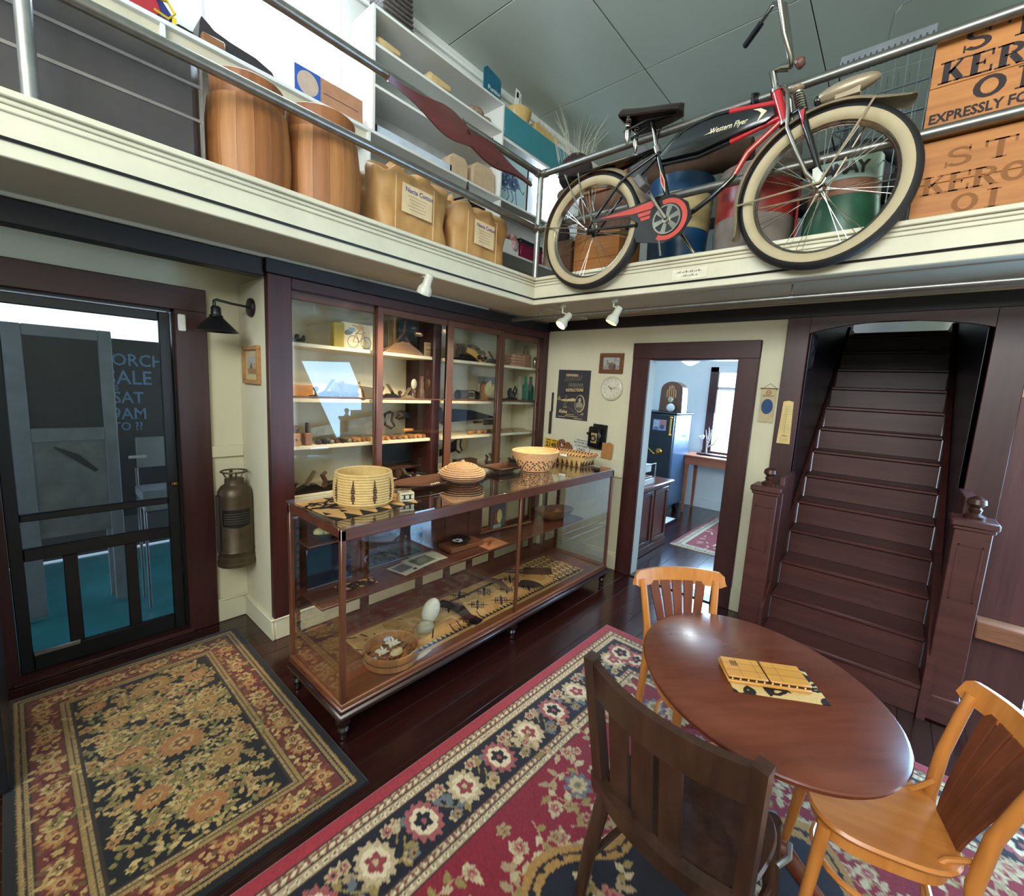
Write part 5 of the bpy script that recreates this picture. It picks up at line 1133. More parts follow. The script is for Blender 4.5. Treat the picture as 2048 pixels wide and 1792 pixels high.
# third shelf
for x, lb, hh in ((-2.585, 'round topped wooden marking block at the left end of the third shelf', 0.0), (-2.505, 'wooden tool block with upright iron next to the marking block', 0.02)):
    t = item('tool_block', lb, 'tool', (x, 0.125, Z3)); MB().box(-0.026, 0.026, -0.03, 0.03, 0, 0.085, bev=0.006).build('block', M_TOOLO if hh == 0 else M_TOOLW, t)
    if hh == 0: MB().lathe([(0.018, 0.08), (0.02, 0.10), (0.026, 0.112), (0.02, 0.135), (0.0, 0.14)], 16).build('knob', M_TOOLD, t); MB().sph((0.0, -0.03, 0.045), 0.009).build('screw', M_STEEL, t)
    else: MB().box(-0.008, 0.008, -0.012, 0.012, 0.08, 0.155, bev=0.003).build('iron', M_IRON, t)
saw((-2.40, 0.30, Z3 + 0.03), 0.64, 0.155, -0.03, 'large hand saw with long steel blade leaning behind the handled tools', 1)
xs_ = [-2.43, -2.385, -2.34, -2.295, -2.25, -2.205, -2.165, -2.125, -2.085, -2.04, -1.93, -1.875, -1.82, -1.765, -1.71, -1.66, -1.61, -1.565, -1.52]
rn = random.Random(4); ch0 = {}
for i, x in enumerate(xs_):
    m = (M_TOOLD, M_IRON, M_STEEL, M_TOOLD, M_IRON, M_STEEL, M_TOOLW, M_TOOLO, M_TOOLW, M_TOOLO)[i] if i < 10 else (M_TOOLO, M_TOOLO, M_TOOLW, M_TOOLW, M_TOOLO, M_TOOLW, M_TOOLO, M_TOOLO, M_TOOLW)[i - 10]
    dk = i < 6
    ORD = ('first', 'second', 'third', 'fourth', 'fifth', 'sixth', 'seventh', 'eighth', 'ninth', 'tenth', 'eleventh', 'twelfth', 'thirteenth')
    lb = (ORD[i] + ' dark handled tool from the left in the third shelf row') if dk else (ORD[i - 6] + ' wooden handled chisel from the left in the third shelf row')
    gp = 'dark handled tools on the third shelf' if dk else 'wooden handled chisels on the third shelf'
    loc = (x, 0.092 + 0.012 * rn.random(), Z3); rz = rn.uniform(-0.25, 0.15)
    if m.name in ch0: dup(ch0[m.name], loc, rz, lb, gp)
    else: ch0[m.name] = chisel(loc, m, 0.25, rz, 0, gp, lb, 0.016)
saw((-1.22, 0.33, Z3 + 0.13), 0.36, 0.07, 0.02, 'small back saw hung behind the chisels left of the partition', -1, mat('saw_grey', (72, 74, 78), 0.4, 0.7))
t = item('green_tool', 'green handled trowel on the third shelf left of the partition', 'trowel', (-1.50, 0.22, Z3 + 0.03)); MB().cyl((-0.16, 0, 0.03), (-0.06, 0, 0.03), 0.016, 0.012, 12).build('handle', M_TOOLO, t); MB().tube([(-0.05, 0, 0.02), (0.08, 0, 0.015)], 0.03, 8, flat=(0.2, 1)).build('blade', mat('green_metal', (72, 98, 78), 0.5), t)
saw((-1.08, 0.33, Z3 + 0.05), 0.10, 0.20, 0.0, 'dark saw handle with broad blade in the third pane of the third shelf', -1, M_IRON)
t = item('blue_cape_saw', 'broad dark blue saw blade on the third shelf right of the partition', 'saw', (-1.05, 0.35, Z3 + 0.10)); b = MB(); b.prism([(0, 0.0), (0.62, 0.03), (0.62, 0.05), (0.30, 0.115), (0.06, 0.13), (0, 0.12)], 0, 0.004, M=frA(0, 0, 0)); b.build('blade', mat('blued_steel', (46, 52, 74), 0.3, 0.8), t); MB().tube([(0.0, 0, 0.12), (-0.05, 0, 0.11), (-0.05, 0, 0.02), (0.0, 0, 0.0)], 0.014, 8).build('handle', M_IRON, t)
for x, L, m, lb in ((-0.98, 0.34, M_TOOLO, 'long orange handled turning tool in the third pane'), (-0.86, 0.30, M_TOOLO, 'orange handled gouge beside the long turning tool'), (-0.77, 0.26, M_TOOLW, 'brown handled awl before the third sash stile'), (-0.68, 0.26, M_TOOLD, 'dark handled awl behind the third sash stile')):
    t = item('turning_tool', lb, 'tool', (x, 0.13, Z3), None); t.rotation_euler = (0, 0, -1.15); MB().lathe([(0.0, 0), (0.017, 0.004), (0.019, 0.03), (0.013, 0.10), (0.016, 0.14), (0.009, 0.15), (0.0, 0.15)], 12, M=Matrix.Translation((0, 0, 0.019)) @ Matrix.Rotation(-PI / 2, 4, 'X')).build('handle', m, t); MB().box(-0.005, 0.005, 0.14, L, 0.017, 0.021).build('shaft', M_STEEL, t)
t = item('cleaver', 'dark cleaver blade behind the wooden shears on the third shelf', 'cleaver', (-0.55, 0.33, Z3 + 0.06)); MB().box(-0.04, 0.18, -0.002, 0.002, 0, 0.06).build('blade', M_IRON, t); MB().cyl((-0.18, 0, 0.035), (-0.04, 0, 0.035), 0.012, n=10).build('handle', M_TOOLD, t)
t = item('wooden_shears', 'pale wooden tongs lying at the right end of the third shelf', 'tongs', (-0.33, 0.13, Z3)); MB().tube([(-0.20, 0, 0.03), (-0.05, 0.0, 0.04), (0.22, 0.04, 0.025)], [0.024, 0.018, 0.008], 8, flat=(.5, 1)).tube([(-0.18, 0.05, 0.015), (0.0, 0.02, 0.03), (0.20, -0.01, 0.015)], [0.016, 0.012, 0.007], 8, flat=(.5, 1)).build('arms', wood('pale_tool', (150, 118, 78), (180, 148, 106), 'x', 0.6), t); MB().tube([(-0.06, -0.02, 0.03), (-0.05, -0.04, 0.02), (-0.055, -0.05, 0.008)], 0.004, 6).build('spring', M_IRON, t)
# fourth shelf (behind the display case)
hand_plane((-2.47, 0.16, Z4), 0.30, PI, 'black plane with open handle at the left of the fourth shelf')
t = item('iron_shears', 'black pointed iron shears on the fourth shelf behind the woven basket', 'shears', (-2.18, 0.16, Z4)); MB().tube([(-0.18, 0, 0.02), (0.0, 0, 0.05), (0.16, 0, 0.10)], [0.02, 0.03, 0.006], 8, flat=(1, .5)).tube([(-0.18, 0.03, 0.05), (0.0, 0.02, 0.03), (0.2, 0, 0.02)], [0.014, 0.02, 0.006], 8).build('blades', M_IRON, t)
t = item('saw_case', 'black wooden saw case leaning on the fourth shelf', 'case', (-1.60, 0.36, Z4 + 0.09)); b = MB(); b.prism([(-0.26, 0.0), (0.25, 0.03), (0.25, 0.16), (0.0, 0.23), (-0.26, 0.21)], 0, 0.03, M=frA(0, 0, 0)); b.build('case', mat('case_black', (30, 32, 32), 0.5), t)
t = item('wood_bracket', 'reddish wooden bracket shelf under the black saw case', 'bracket', (-1.62, 0.24, Z4)); MB().box(-0.36, 0.26, -0.03, 0.12, 0.075, 0.10, bev=0.003).box(0.20, 0.26, -0.02, 0.10, 0, 0.075, bev=0.003).box(-0.10, -0.04, -0.02, 0.10, 0, 0.075, bev=0.003).build('bracket', M_TOOLD, t)
hand_plane((-1.70, 0.12, Z4), 0.20, 0.0, 'small black plane below the reddish bracket', group=None)
t = item('iron_hook', 'black iron hook bar right of the small plane', 'hook', (-1.50, 0.11, Z4)); MB().tube([(-0.12, 0, 0.02), (-0.09, 0, 0.05), (0.0, 0, 0.03), (0.14, 0, 0.04)], 0.013, 8).build('bar', M_IRON, t)
saw((-1.16, 0.34, Z4 + 0.12), 0.22, 0.16, 0.0, 'dark saw handle standing on the fourth shelf right of the partition', 1, M_IRON)
t = item('wood_rack', 'brown wooden tool rack on the fourth shelf in the third pane', 'rack', (-0.95, 0.20, Z4)); MB().box(-0.12, 0.12, -0.05, 0.05, 0.06, 0.10, bev=0.004).box(0.06, 0.12, -0.05, 0.05, 0, 0.06, bev=0.004).box(-0.12, -0.06, -0.05, 0.05, 0, 0.06, bev=0.004).build('rack', M_TOOLD, t)
hand_plane((-0.62, 0.15, Z4), 0.28, 0.1, 'grey plane with tall tote on the fourth shelf', iron=M_STEEL)
hand_plane((-0.27, 0.15, Z4), 0.24, PI, 'black plane at the right end of the fourth shelf')

# ================================================================== GLASS DISPLAY CASE
M_CASE = wood('case_wood', (66, 32, 20), (100, 54, 34), 'x', 0.32, 6, coat=0.3, bump=0.06)
M_CASEZ = wood('case_wood_z', (74, 38, 24), (108, 62, 40), 'z', 0.32, 6, coat=0.3, bump=0.06)
M_CASEB = wood('case_board', (104, 58, 32), (134, 82, 50), 'x', 0.35, 4, coat=0.2, bump=0.05)
M_KGLASS = glass('case_glass', (0.96, 0.97, 0.96), 0.0, 0.045)
dc = thing('display_case', 'long glass topped wooden display case on turned feet', 'display case', (-1.63, -0.80, 0.0))
XL, XR, YF, YB = -2.90, -0.372, -1.098, -0.52
W('plinth', wood('plinth_dark', (34, 18, 16), (52, 30, 26), 'x', 0.3, 6, coat=0.3), [(XL - 0.02, XR + 0.02, YF - 0.022, YB, 0.112, 0.150)], dc, bev=0.012)
W('plinth_moulding', M_CASE, [(XL - 0.008, XR + 0.008, YF - 0.010, YB, 0.150, 0.172)], dc, bev=0.008)
W('deck', M_CASEB, [(XL, XR, YF, YB, 0.172, 0.192)], dc, bev=0.003)
for x in (XL + 0.02, -1.640, XR - 0.03):
    for y in (YF + 0.02, YB - 0.05):
        MB().lathe([(0.012, 0.0), (0.020, 0.006), (0.018, 0.03), (0.028, 0.05), (0.020, 0.065), (0.034, 0.085), (0.036, 0.112), (0.0, 0.112)], 18, (x, y, 0)).build('leg', mat('case_leg', (30, 18, 16), 0.3, coat=0.3), dc)
ZT = 1.062
def post(x, y, w=0.026): return W('post', M_CASEZ, [(x - w / 2, x + w / 2, y - w / 2, y + w / 2, 0.192, ZT - 0.01)], dc, bev=0.003)
for x in (XL + 0.013, XR - 0.013):
    post(x, YF + 0.013); post(x, YB - 0.013)
post(-1.628, YF + 0.012, 0.022)
W('top_rail', M_CASE, [(XL, XR, YF, YF + 0.024, ZT - 0.062, ZT)], dc, bev=0.004); W('top_rail', M_CASE, [(XL, XR, YB - 0.024, YB, ZT - 0.062, ZT)], dc, bev=0.004)
W('top_rail', M_CASE, [(XL, XL + 0.024, YF + 0.024, YB - 0.024, ZT - 0.05, ZT)], dc, bev=0.004); W('top_rail', M_CASE, [(XR - 0.024, XR, YF + 0.024, YB - 0.024, ZT - 0.05, ZT)], dc, bev=0.004)
W('glass_top', glass('case_top_glass', (0.93, 0.95, 0.94), 0.0, 0.16), [(XL - 0.004, XR + 0.004, YF - 0.006, YB + 0.002, ZT + 0.001, ZT + 0.010)], dc)
for x0, x1 in ((XL + 0.026, -1.639), (-1.617, XR - 0.026)): W('front_pane', M_KGLASS, [(x0, x1, YF + 0.009, YF + 0.012, 0.192, ZT - 0.062)], dc)
W('side_pane', M_KGLASS, [(XL + 0.010, XL + 0.013, YF + 0.026, YB - 0.026, 0.192, ZT - 0.05)], dc); W('side_pane', M_KGLASS, [(XR - 0.013, XR - 0.010, YF + 0.026, YB - 0.026, 0.192, ZT - 0.05)], dc)
# back: sliding door frames with open gaps below
xb = [XL + 0.026, -2.46, -2.02, -1.60, -1.18, -0.80, XR - 0.026]
for x in (-2.45, -2.03, -1.78, -1.55, -1.30, -0.93, -0.78, -0.60): W('back_mullion', M_CASE, [(x - 0.028, x + 0.028, YB - 0.022, YB - 0.002, 0.192, ZT - 0.062)], dc, bev=0.003)
W('back_rail', M_CASE, [(XL + 0.026, XR - 0.026, YB - 0.02, YB - 0.004, 0.192, 0.30)], dc, bev=0.003)
W('back_rail', M_CASE, [(XL + 0.026, XR - 0.026, YB - 0.02, YB - 0.004, 0.48, 0.56)], dc, bev=0.003)
W('back_panel', M_CASE, [(XL + 0.026, -1.43, YB - 0.014, YB - 0.010, 0.56, ZT - 0.062)], dc)
W('shelf', M_CASE, [(XL + 0.03, XR - 0.035, -0.845, YB - 0.03, 0.555, 0.572)], dc, bev=0.004)
W('upper_shelf', M_CASE, [(XL + 0.03, XR - 0.035, -0.705, YB - 0.03, 0.845, 0.857)], dc, bev=0.003)
for x in (XL + 0.036, XR - 0.036):
    b = MB(); b.box(x - 0.007, x + 0.007, -0.56, -0.54, 0.20, 0.98)
    b.build('shelf_rack', M_CASEZ, dc)
    b = MB()
    for k in range(16): b.box(x - 0.009, x + 0.009, -0.562, -0.556, 0.24 + 0.045 * k, 0.255 + 0.045 * k)
    b.build('rack_notch', M_BLACK, dc)
# ---- on the glass top
ZG = ZT + 0.0105
tp = tapa(0.52, 0.40, 150, 116, 6, 'points', (196, 150, 92))
tag(tp.build('tapa_cloth', M_TAPA, frT(-2.870, -1.000, ZG, 0.06), 0.0012, zfn=ripple(0.0012, 22)), 'tan and black bark cloth under the tall coiled basket', 'cloth')
M_COIL = mat('coil_straw', (196, 164, 104), 0.75, var=0.12, scale=40, bump=0.2); M_COILD = mat('coil_brown', (66, 38, 26), 0.8, var=0.2, scale=30)
M_COILP = mat('coil_pink', (206, 156, 108), 0.75, var=0.12, scale=40, bump=0.2)
def coil(b, R, z, r, c, n=44, sx=1, sy=1): b.tube([(c[0] + R * sx * math.cos(2 * PI * k / n), c[1] + R * sy * math.sin(2 * PI * k / n), z) for k in range(n)], r, 8, closed=True)
t = thing('coil_basket', 'tall open coiled straw basket with brown arrow marks on the bark cloth', 'basket', (-2.615, -0.800, ZG)); cc = (-2.615, -0.800)
b = MB()
for k in range(13): coil(b, 0.139 + 0.010 * math.sin(PI * (k + 1) / 13) - (0.012 if k == 0 else 0), ZG + 0.010 + k * 0.0135, 0.0075, cc)
b.lathe([(0, 0.002), (0.13, 0.002), (0.13, 0.010), (0, 0.012)], 32, (cc[0], cc[1], ZG)); b.lathe([(0.128, 0.005), (0.131, 0.17), (0.136, 0.17), (0.134, 0.005)], 40, (cc[0], cc[1], ZG)); b.build('coils', M_COIL, t)
for q in range(9):
    b = MB(); a = 2 * PI * q / 9 + 0.35
    for k, wd in ((2, .03), (3, .055), (4, .07), (5, .05), (6, .07), (7, .06), (8, .045), (9, .03), (10, .02)):
        R = 0.139 + 0.010 * math.sin(PI * (k + 1) / 13) + 0.0015
        b.tube([(cc[0] + R * math.cos(a + d * wd), cc[1] + R * math.sin(a + d * wd), ZG + 0.010 + k * 0.0135) for d in (-1, 0, 1)], 0.0072, 6)
    b.build('arrow_mark', M_COILD, t)
t = thing('lidded_basket', 'round lidded coiled basket with knob on the glass top', 'basket', (-1.842, -0.735, ZG)); cc = (-1.842, -0.735); b = MB(); bd = MB()
pr = [(0.085, 0.008), (0.105, 0.018), (0.125, 0.029), (0.140, 0.041), (0.148, 0.053), (0.150, 0.065), (0.145, 0.077), (0.134, 0.088), (0.118, 0.098), (0.100, 0.107)]
for i, (R, z) in enumerate(pr): coil(b, R, ZG + z, 0.0072, cc); coil(bd, R + 0.003, ZG + z - 0.006, 0.0042, cc)
b.lathe([(0, 0.002)] + [(R - 0.003, z) for R, z in pr], 32, (cc[0], cc[1], ZG)); b.build('body', M_COILP, t); bd.build('dark_coil', M_COILD, t)
b = MB()
for i, (R, z) in enumerate([(0.092, 0.116), (0.075, 0.122), (0.055, 0.127), (0.035, 0.131), (0.018, 0.134)]): coil(b, R, ZG + z, 0.0072, cc, 32)
b.lathe([(0.09, 0.11), (0.05, 0.125), (0.0, 0.132)], 28, (cc[0], cc[1], ZG)); lid = b.build('lid', M_COILP, t); MB().sph((cc[0], cc[1], ZG + 0.146), 0.012).build('lid_knob', M_COILP, lid)
t = thing('coil_bowl', 'deep coiled bowl basket with dark band between tray and rectangular basket', 'basket', (-1.045, -0.735, ZG)); cc = (-1.045, -0.735); b = MB(); bd = MB()
for k in range(12):
    R = 0.125 + 0.085 * (k / 11) ** 0.75 * (1.0 if k < 10 else 0.985); z = 0.010 + 0.0135 * k; coil(b, R, ZG + z, 0.0078, cc, 48, 1.0, 0.82)
    if 1 <= k <= 6:
        for q in range(34):
            a = 2 * PI * (q + 0.5 * (k % 2)) / 34
            if (q + k) % 3: bd.tube([(cc[0] + (R + 0.0025) * math.cos(a + d * .035), cc[1] + 0.82 * (R + 0.0025) * math.sin(a + d * .035), ZG + z) for d in (-1, 0, 1)], 0.0074, 5)
b.lathe([(0, 0.002), (0.118, 0.004), (0.195, 0.155), (0.203, 0.155)], 40, (cc[0], cc[1], ZG), sy=0.82); b.build('coils', M_COILP, t); bd.build('dark_band', M_COILD, t)
t = thing('rectangular_basket', 'rectangular woven basket with braided rim at the case end', 'basket', (-0.52, -0.70, ZG)); C0 = Vector((-0.50, -0.72, ZG)); rc = lambda x, y, z: (C0.x + x, C0.y + y, C0.z + z)
b = MB(); bd = MB(); b2 = MB()
for k in range(8):
    f = 0.78 + 0.22 * k / 7; hx, hy, z = 0.105 * f, 0.205 * f, 0.008 + 0.0115 * k
    b.tube([rc(-hx, -hy, z), rc(0, -hy * 1.01, z), rc(hx, -hy, z), rc(hx, 0, z), rc(hx, hy, z), rc(0, hy, z), rc(-hx, hy, z), rc(-hx, 0, z)], 0.0065, 6, closed=True)
b.box(C0.x - 0.085, C0.x + 0.085, C0.y - 0.16, C0.y + 0.16, ZG + 0.001, ZG + 0.008); b.build('weave', M_COIL, t)
for k in range(8):
    y = -0.175 + 0.05 * k
    for s in (-1, 1): bd.prism([(y - 0.012, 0.006), (y + 0.012, 0.006), (y, 0.055)], -0.006, 0.004, M=fr(rc(s * 0.092, 0, 0), (0, 1, 0), (s * 0.15, 0, 1)))
for k in range(4):
    x = -0.075 + 0.05 * k
    for s in (-1, 1): bd.prism([(x - 0.012, 0.006), (x + 0.012, 0.006), (x, 0.055)], -0.006, 0.005, M=fr(rc(0, s * 0.176, 0), (1, 0, 0), (0, s * 0.25, 1)))
bd.build('dark_wedge', M_COILD, t)
b = MB(); pth = []
for k in range(26): pth.append((-0.108, -0.208 + 0.016 * k))
for k in range(13): pth.append((-0.108 + 0.0166 * k, 0.208))
for k in range(26): pth.append((0.108, 0.208 - 0.016 * k))
for k in range(13): pth.append((0.108 - 0.0166 * k, -0.208))
for i, (x, y) in enumerate(pth):
    tgt = b if i % 2 else b2; d = Vector((pth[(i + 1) % len(pth)][0] - x, pth[(i + 1) % len(pth)][1] - y, 0)).normalized() * 0.014; nrm = Vector((-d.y, d.x, 0)).normalized() * 0.012
    tgt.tube([rc(x - d.x - nrm.x, y - d.y - nrm.y, 0.096), rc(x, y, 0.104), rc(x + d.x + nrm.x, y + d.y + nrm.y, 0.096)], 0.007, 6)
b.build('braided_rim', M_COILP, t); b2.build('dark_braid', M_COILD, t)
MB().box(-0.632, -0.628, -0.76, -0.69, ZG + 0.078, ZG + 0.098).build('paper_label', M_WHITE, t)
t = thing('leaf_platter', 'long dark wooden leaf platter on the glass top behind the lidded basket', 'platter', (-2.09, -0.66, ZG)); b = MB()
def lf(u, v):
    x = (u - 0.5) * 0.52; hw = 0.125 * math.sin(PI * min(1, max(0.02, u * 0.97 + 0.015))) ** 0.6; y = (v - 0.5) * 2 * hw
    a = 0.10; return (-2.09 + x * math.cos(a) - y * math.sin(a), -0.655 + x * math.sin(a) + y * math.cos(a), ZG + 0.012 + 0.022 * abs(2 * v - 1) ** 2 + 0.012 * abs(2 * u - 1) ** 2)
b.sheet(lf, 24, 8, 0.007).build('platter', wood('platter_wood', (62, 38, 26), (90, 58, 40), 'x', 0.35), t)
b = MB().tube([(-2.12, -0.76, ZG + 0.024), (-1.98, -0.735, ZG + 0.026), (-1.90, -0.715, ZG + 0.03)], [0.006, 0.005, 0.003], 8).build('stick', M_BLACK, t); b = MB()
for k in range(5): b.sph((-2.13 + 0.018 * k, -0.763 + 0.004 * k, ZG + 0.026), 0.008, 8)
b.build('shell_bead', mat('shell_bead', (206, 186, 140), 0.5), t)
t = thing('matchbox', 'small white printed box at the front of the bark cloth', 'box', (-2.41, -0.86, ZG)); QM = frT(-2.462, -0.912, ZG + 0.001, -0.28)
MB().box(0, 0.082, 0, 0.058, 0, 0.052, M=QM, bev=0.003).build('carton', mat('carton_white', (190, 180, 150), 0.7), t); b = MB()
b.box(0.008, 0.074, -0.0008, 0, 0.012, 0.016, M=QM).box(0.008, 0.074, -0.0008, 0, 0.036, 0.04, M=QM).box(0.02, 0.03, -0.0008, 0, 0.016, 0.036, M=QM).box(0.052, 0.062, -0.0008, 0, 0.016, 0.036, M=QM).box(0.01, 0.072, 0.012, 0.016, 0.052, 0.0526, M=QM).box(0.01, 0.072, 0.04, 0.044, 0.052, 0.0526, M=QM).box(0.02, 0.06, 0.024, 0.032, 0.052, 0.0526, M=QM); b.build('print', M_BLACK, t)
t = thing('wood_tray', 'shallow dark square dish on the glass top before the coiled bowl', 'dish', (-1.30, -0.60, ZG)); b = MB()
def tr(u, v): 
    x = (u - 0.5) * 0.30; y = (v - 0.5) * 0.20; e = max(abs(2 * u - 1), abs(2 * v - 1)); return (-1.30 + x, -0.62 + y, ZG + 0.02 + 0.026 * e ** 4)
b.sheet(tr, 16, 12, 0.008); b.box(-1.38, -1.22, -0.66, -0.58, ZG, ZG + 0.014, bev=0.003); b.build('dish', wood('tray_wood', (52, 32, 24), (78, 50, 36), 'x', 0.25, coat=0.3), t)
# ---- on the shelves of the case
ZU, ZM, ZD = 0.8575, 0.5725, 0.1925
M_EGG = mat('eggshell', (206, 204, 190), 0.45, var=0.04); M_EGGY = mat('cream_egg', (196, 182, 128), 0.45, var=0.06); M_EGGB = mat('bluish_egg', (140, 142, 152), 0.4, var=0.06)
t = thing('egg_bowl', 'dark wooden bowl on the upper shelf at the left end of the case', 'bowl', (-2.765, -0.635, ZU)); MB().lathe([(0, 0.0), (0.03, 0.0), (0.062, 0.03), (0.066, 0.045), (0.060, 0.045), (0.03, 0.012), (0, 0.008)], 26, (-2.765, -0.635, ZU)).build('bowl', M_TOOLD, t)
for i, (x, y) in enumerate(((-2.79, -0.65), (-2.755, -0.618), (-2.742, -0.662))): single('egg', MB().sph((x, y, ZU + 0.048), (0.030, 0.028, 0.024)), M_EGGY, ('leftmost', 'rearmost', 'rightmost')[i] + ' of the three cream eggs in the dark bowl', 'egg', 'cream eggs in the dark bowl')
t = thing('egg_dish', 'small dark dish beside the egg bowl on the upper shelf', 'dish', (-2.66, -0.665, ZU)); MB().lathe([(0, 0.0), (0.05, 0.0), (0.062, 0.014), (0.057, 0.016), (0.045, 0.006), (0, 0.006)], 24, (-2.655, -0.640, ZU)).build('dish', M_TOOLD, t)
for x, y, s_ in ((-2.675, -0.64, 0.030), (-2.63, -0.655, 0.026)): single('egg', MB().sph((x, y, ZU + 0.030), (s_, s_ * 0.9, s_ * 0.85)), M_EGGB, ('larger' if s_ > 0.028 else 'smaller') + ' bluish egg in the small dark dish inside the case', 'egg', 'bluish eggs in the small dish')
def glass_frame(x0, x1, z0, z1, y, lb, col):
    t = thing('glass_picture', lb, 'picture', ((x0 + x1) / 2, y, z0))
    MB().box(x0, x1, y, y + 0.012, z0, z1, bev=0.002).build('print_board', mat('print_' + lb[:9].replace(' ', '_'), col, 0.12, var=0.4, scale=7, coat=0.5), t)
    b = MB(); b.tube([(x0, y - 0.002, z0 + 0.004), (x1, y - 0.002, z0 + 0.004)], 0.004, 6); b.build('metal_edge', mat('worn_metal', (150, 152, 155), 0.35, 0.8), t); return t
glass_frame(-2.835, -2.575, ZM, 0.80, -0.60, 'dark blue glazed print standing at the left end of the case shelf', (20, 30, 44))
glass_frame(-2.44, -2.035, ZM, 0.80, -0.565, 'grey misty glazed photograph standing behind the loose papers', (44, 48, 50))
t = thing('bark_scroll', 'rolled edge of pale bark sheets on the upper case shelf', 'scroll', (-2.24, -0.64, ZU)); b = MB()
for k in range(3): b.sheet(lambda u, v, k=k: (-2.46 + 0.44 * u, -0.715 + 0.12 * v + 0.01 * k, ZU + 0.002 + 0.004 * k + 0.006 * math.sin(u * 6 + k)), 14, 3, 0.002)
b.build('sheets', mat('bark_sheet', (120, 92, 66), 0.85), t)
def paper(name, lb, x, y, z, w, h, a, pic, cat='paper'):
    return tag(pic.build(name, painted('print_paper', 0.6, 0, 0.0), frT(x, y, z, a), 0.0012), lb, cat)
r = Ras(0.21, 0.17, 42, 34, (178, 174, 156)); r.rect(0.03, 0.18, 0.03, 0.14, (92, 90, 80)).ell(0.10, 0.08, 0.05, 0.03, 0.3, (120, 118, 104)); r.speck(0.04); paper('loose_sheet', 'upper loose sheet with grey photograph on the case shelf', -2.215, -0.775, ZM + 0.0035, .21, .17, 0.12, r)
r = Ras(0.20, 0.16, 40, 32, (168, 164, 150)); r.rect(0.02, 0.12, 0.05, 0.14, (98, 98, 104)).rect(0.10, 0.17, 0.012, 0.04, (60, 58, 54)); r.speck(0.04); paper('loose_sheet', 'lower loose sheet with small picture, slid out to the left on the case shelf', -2.335, -0.80, ZM + 0.001, .2, .16, 0.2, r)
r = Ras(0.20, 0.18, 10, 9, (180, 176, 158)); paper('loose_sheet', 'blank loose sheet under the grey photograph, reaching right', -2.165, -0.745, ZM + 0.002, .2, .18, -0.05, r)
tp = tapa(0.22, 0.085, 66, 26, 3, 'scroll', (186, 134, 78)); tag(tp.build('tapa_cloth', M_TAPA, frT(-2.72, -0.745, ZM + 0.0005, -0.10), 0.001, zfn=ripple(0.0012, 30)), 'small torn strip of bark cloth on the case shelf behind the front post', 'cloth')
t = thing('book_box', 'flat brown wooden box under the blue and white dish', 'box', (-1.75, -0.63, ZM)); MB().box(0, 0.30, 0, 0.15, 0, 0.032, M=frT(-1.905, -0.72, ZM + 0.001, -0.06), bev=0.003).build('box', M_CASEB, t); MB().box(0.30, 0.3015, 0.01, 0.05, 0.004, 0.028, M=frT(-1.905, -0.72, ZM + 0.001, -0.06)).build('sticker', M_WHITE, t)
t = thing('flower_dish', 'black dish with white flowers on the flat wooden box', 'dish', (-1.76, -0.64, ZM + 0.034)); q = (-1.765, -0.645, ZM + 0.0345)
MB().lathe([(0, 0.0), (0.04, 0.0), (0.075, 0.018), (0.082, 0.026), (0.076, 0.026), (0.04, 0.008), (0, 0.007)], 30, q).build('dish', mat('black_glaze', (18, 18, 26), 0.12, coat=0.6), t); b = MB()
for k in range(7): a = 0.9 * k; b.sph((q[0] - 0.02 + 0.03 * math.cos(a), q[1] + 0.025 * math.sin(a), q[2] + 0.014), (0.014, 0.012, 0.006), 8)
b.build('white_flower', mat('flower_white', (176, 184, 200), 0.4), t)
r = Ras(0.215, 0.19, 54, 48, (176, 116, 80)); r.ell(0.10, 0.09, 0.05, 0.012, 0.5, (120, 62, 42)).leaf(0.05, 0.05, 0.12, 0.008, 0.6, (130, 70, 48)).leaf(0.08, 0.14, 0.10, 0.006, -0.4, (130, 70, 48)).ell(0.16, 0.12, 0.02, 0.015, 0, (150, 90, 62)); r.speck(0.07); paper('pink_chart', 'salmon coloured chart sheet beside the flat box', -1.655, -0.840, ZM + 0.001, .2, .2, 0.02, r)
t = thing('carved_stick', 'long slim wooden stick lying at the back of the case shelf', 'stick', (-1.2, -0.56, ZM)); MB().tube([(-1.47, -0.56, ZM + 0.012), (-1.2, -0.59, ZM + 0.013), (-0.93, -0.63, ZM + 0.012)], [0.008, 0.011, 0.010], 10, flat=(.7, 1.3)).build('stick', M_TOOLW, t)
t = thing('feather_staff', 'maroon wound ceremonial staff with yellow feather bands on the upper case shelf', 'staff', (-1.49, -0.66, ZU)); 
MB().tube([(-1.80, -0.66, ZU + 0.012), (-1.18, -0.65, ZU + 0.012)], 0.009, 10).build('shaft', M_TOOLD, t); MB().tube([(-1.70, -0.66, ZU + 0.013), (-1.55, -0.658, ZU + 0.015), (-1.42, -0.657, ZU + 0.013)], [0.012, 0.016, 0.012], 12).build('winding', mat('maroon_cord', (96, 36, 48), 0.8), t); b = MB()
for x in (-1.73, -1.40, -1.34, -1.22): b.sph((x, -0.656, ZU + 0.014), (0.022, 0.014, 0.014), 10)
b.build('feather_band', mat('yellow_feather', (190, 130, 44), 0.8), t)
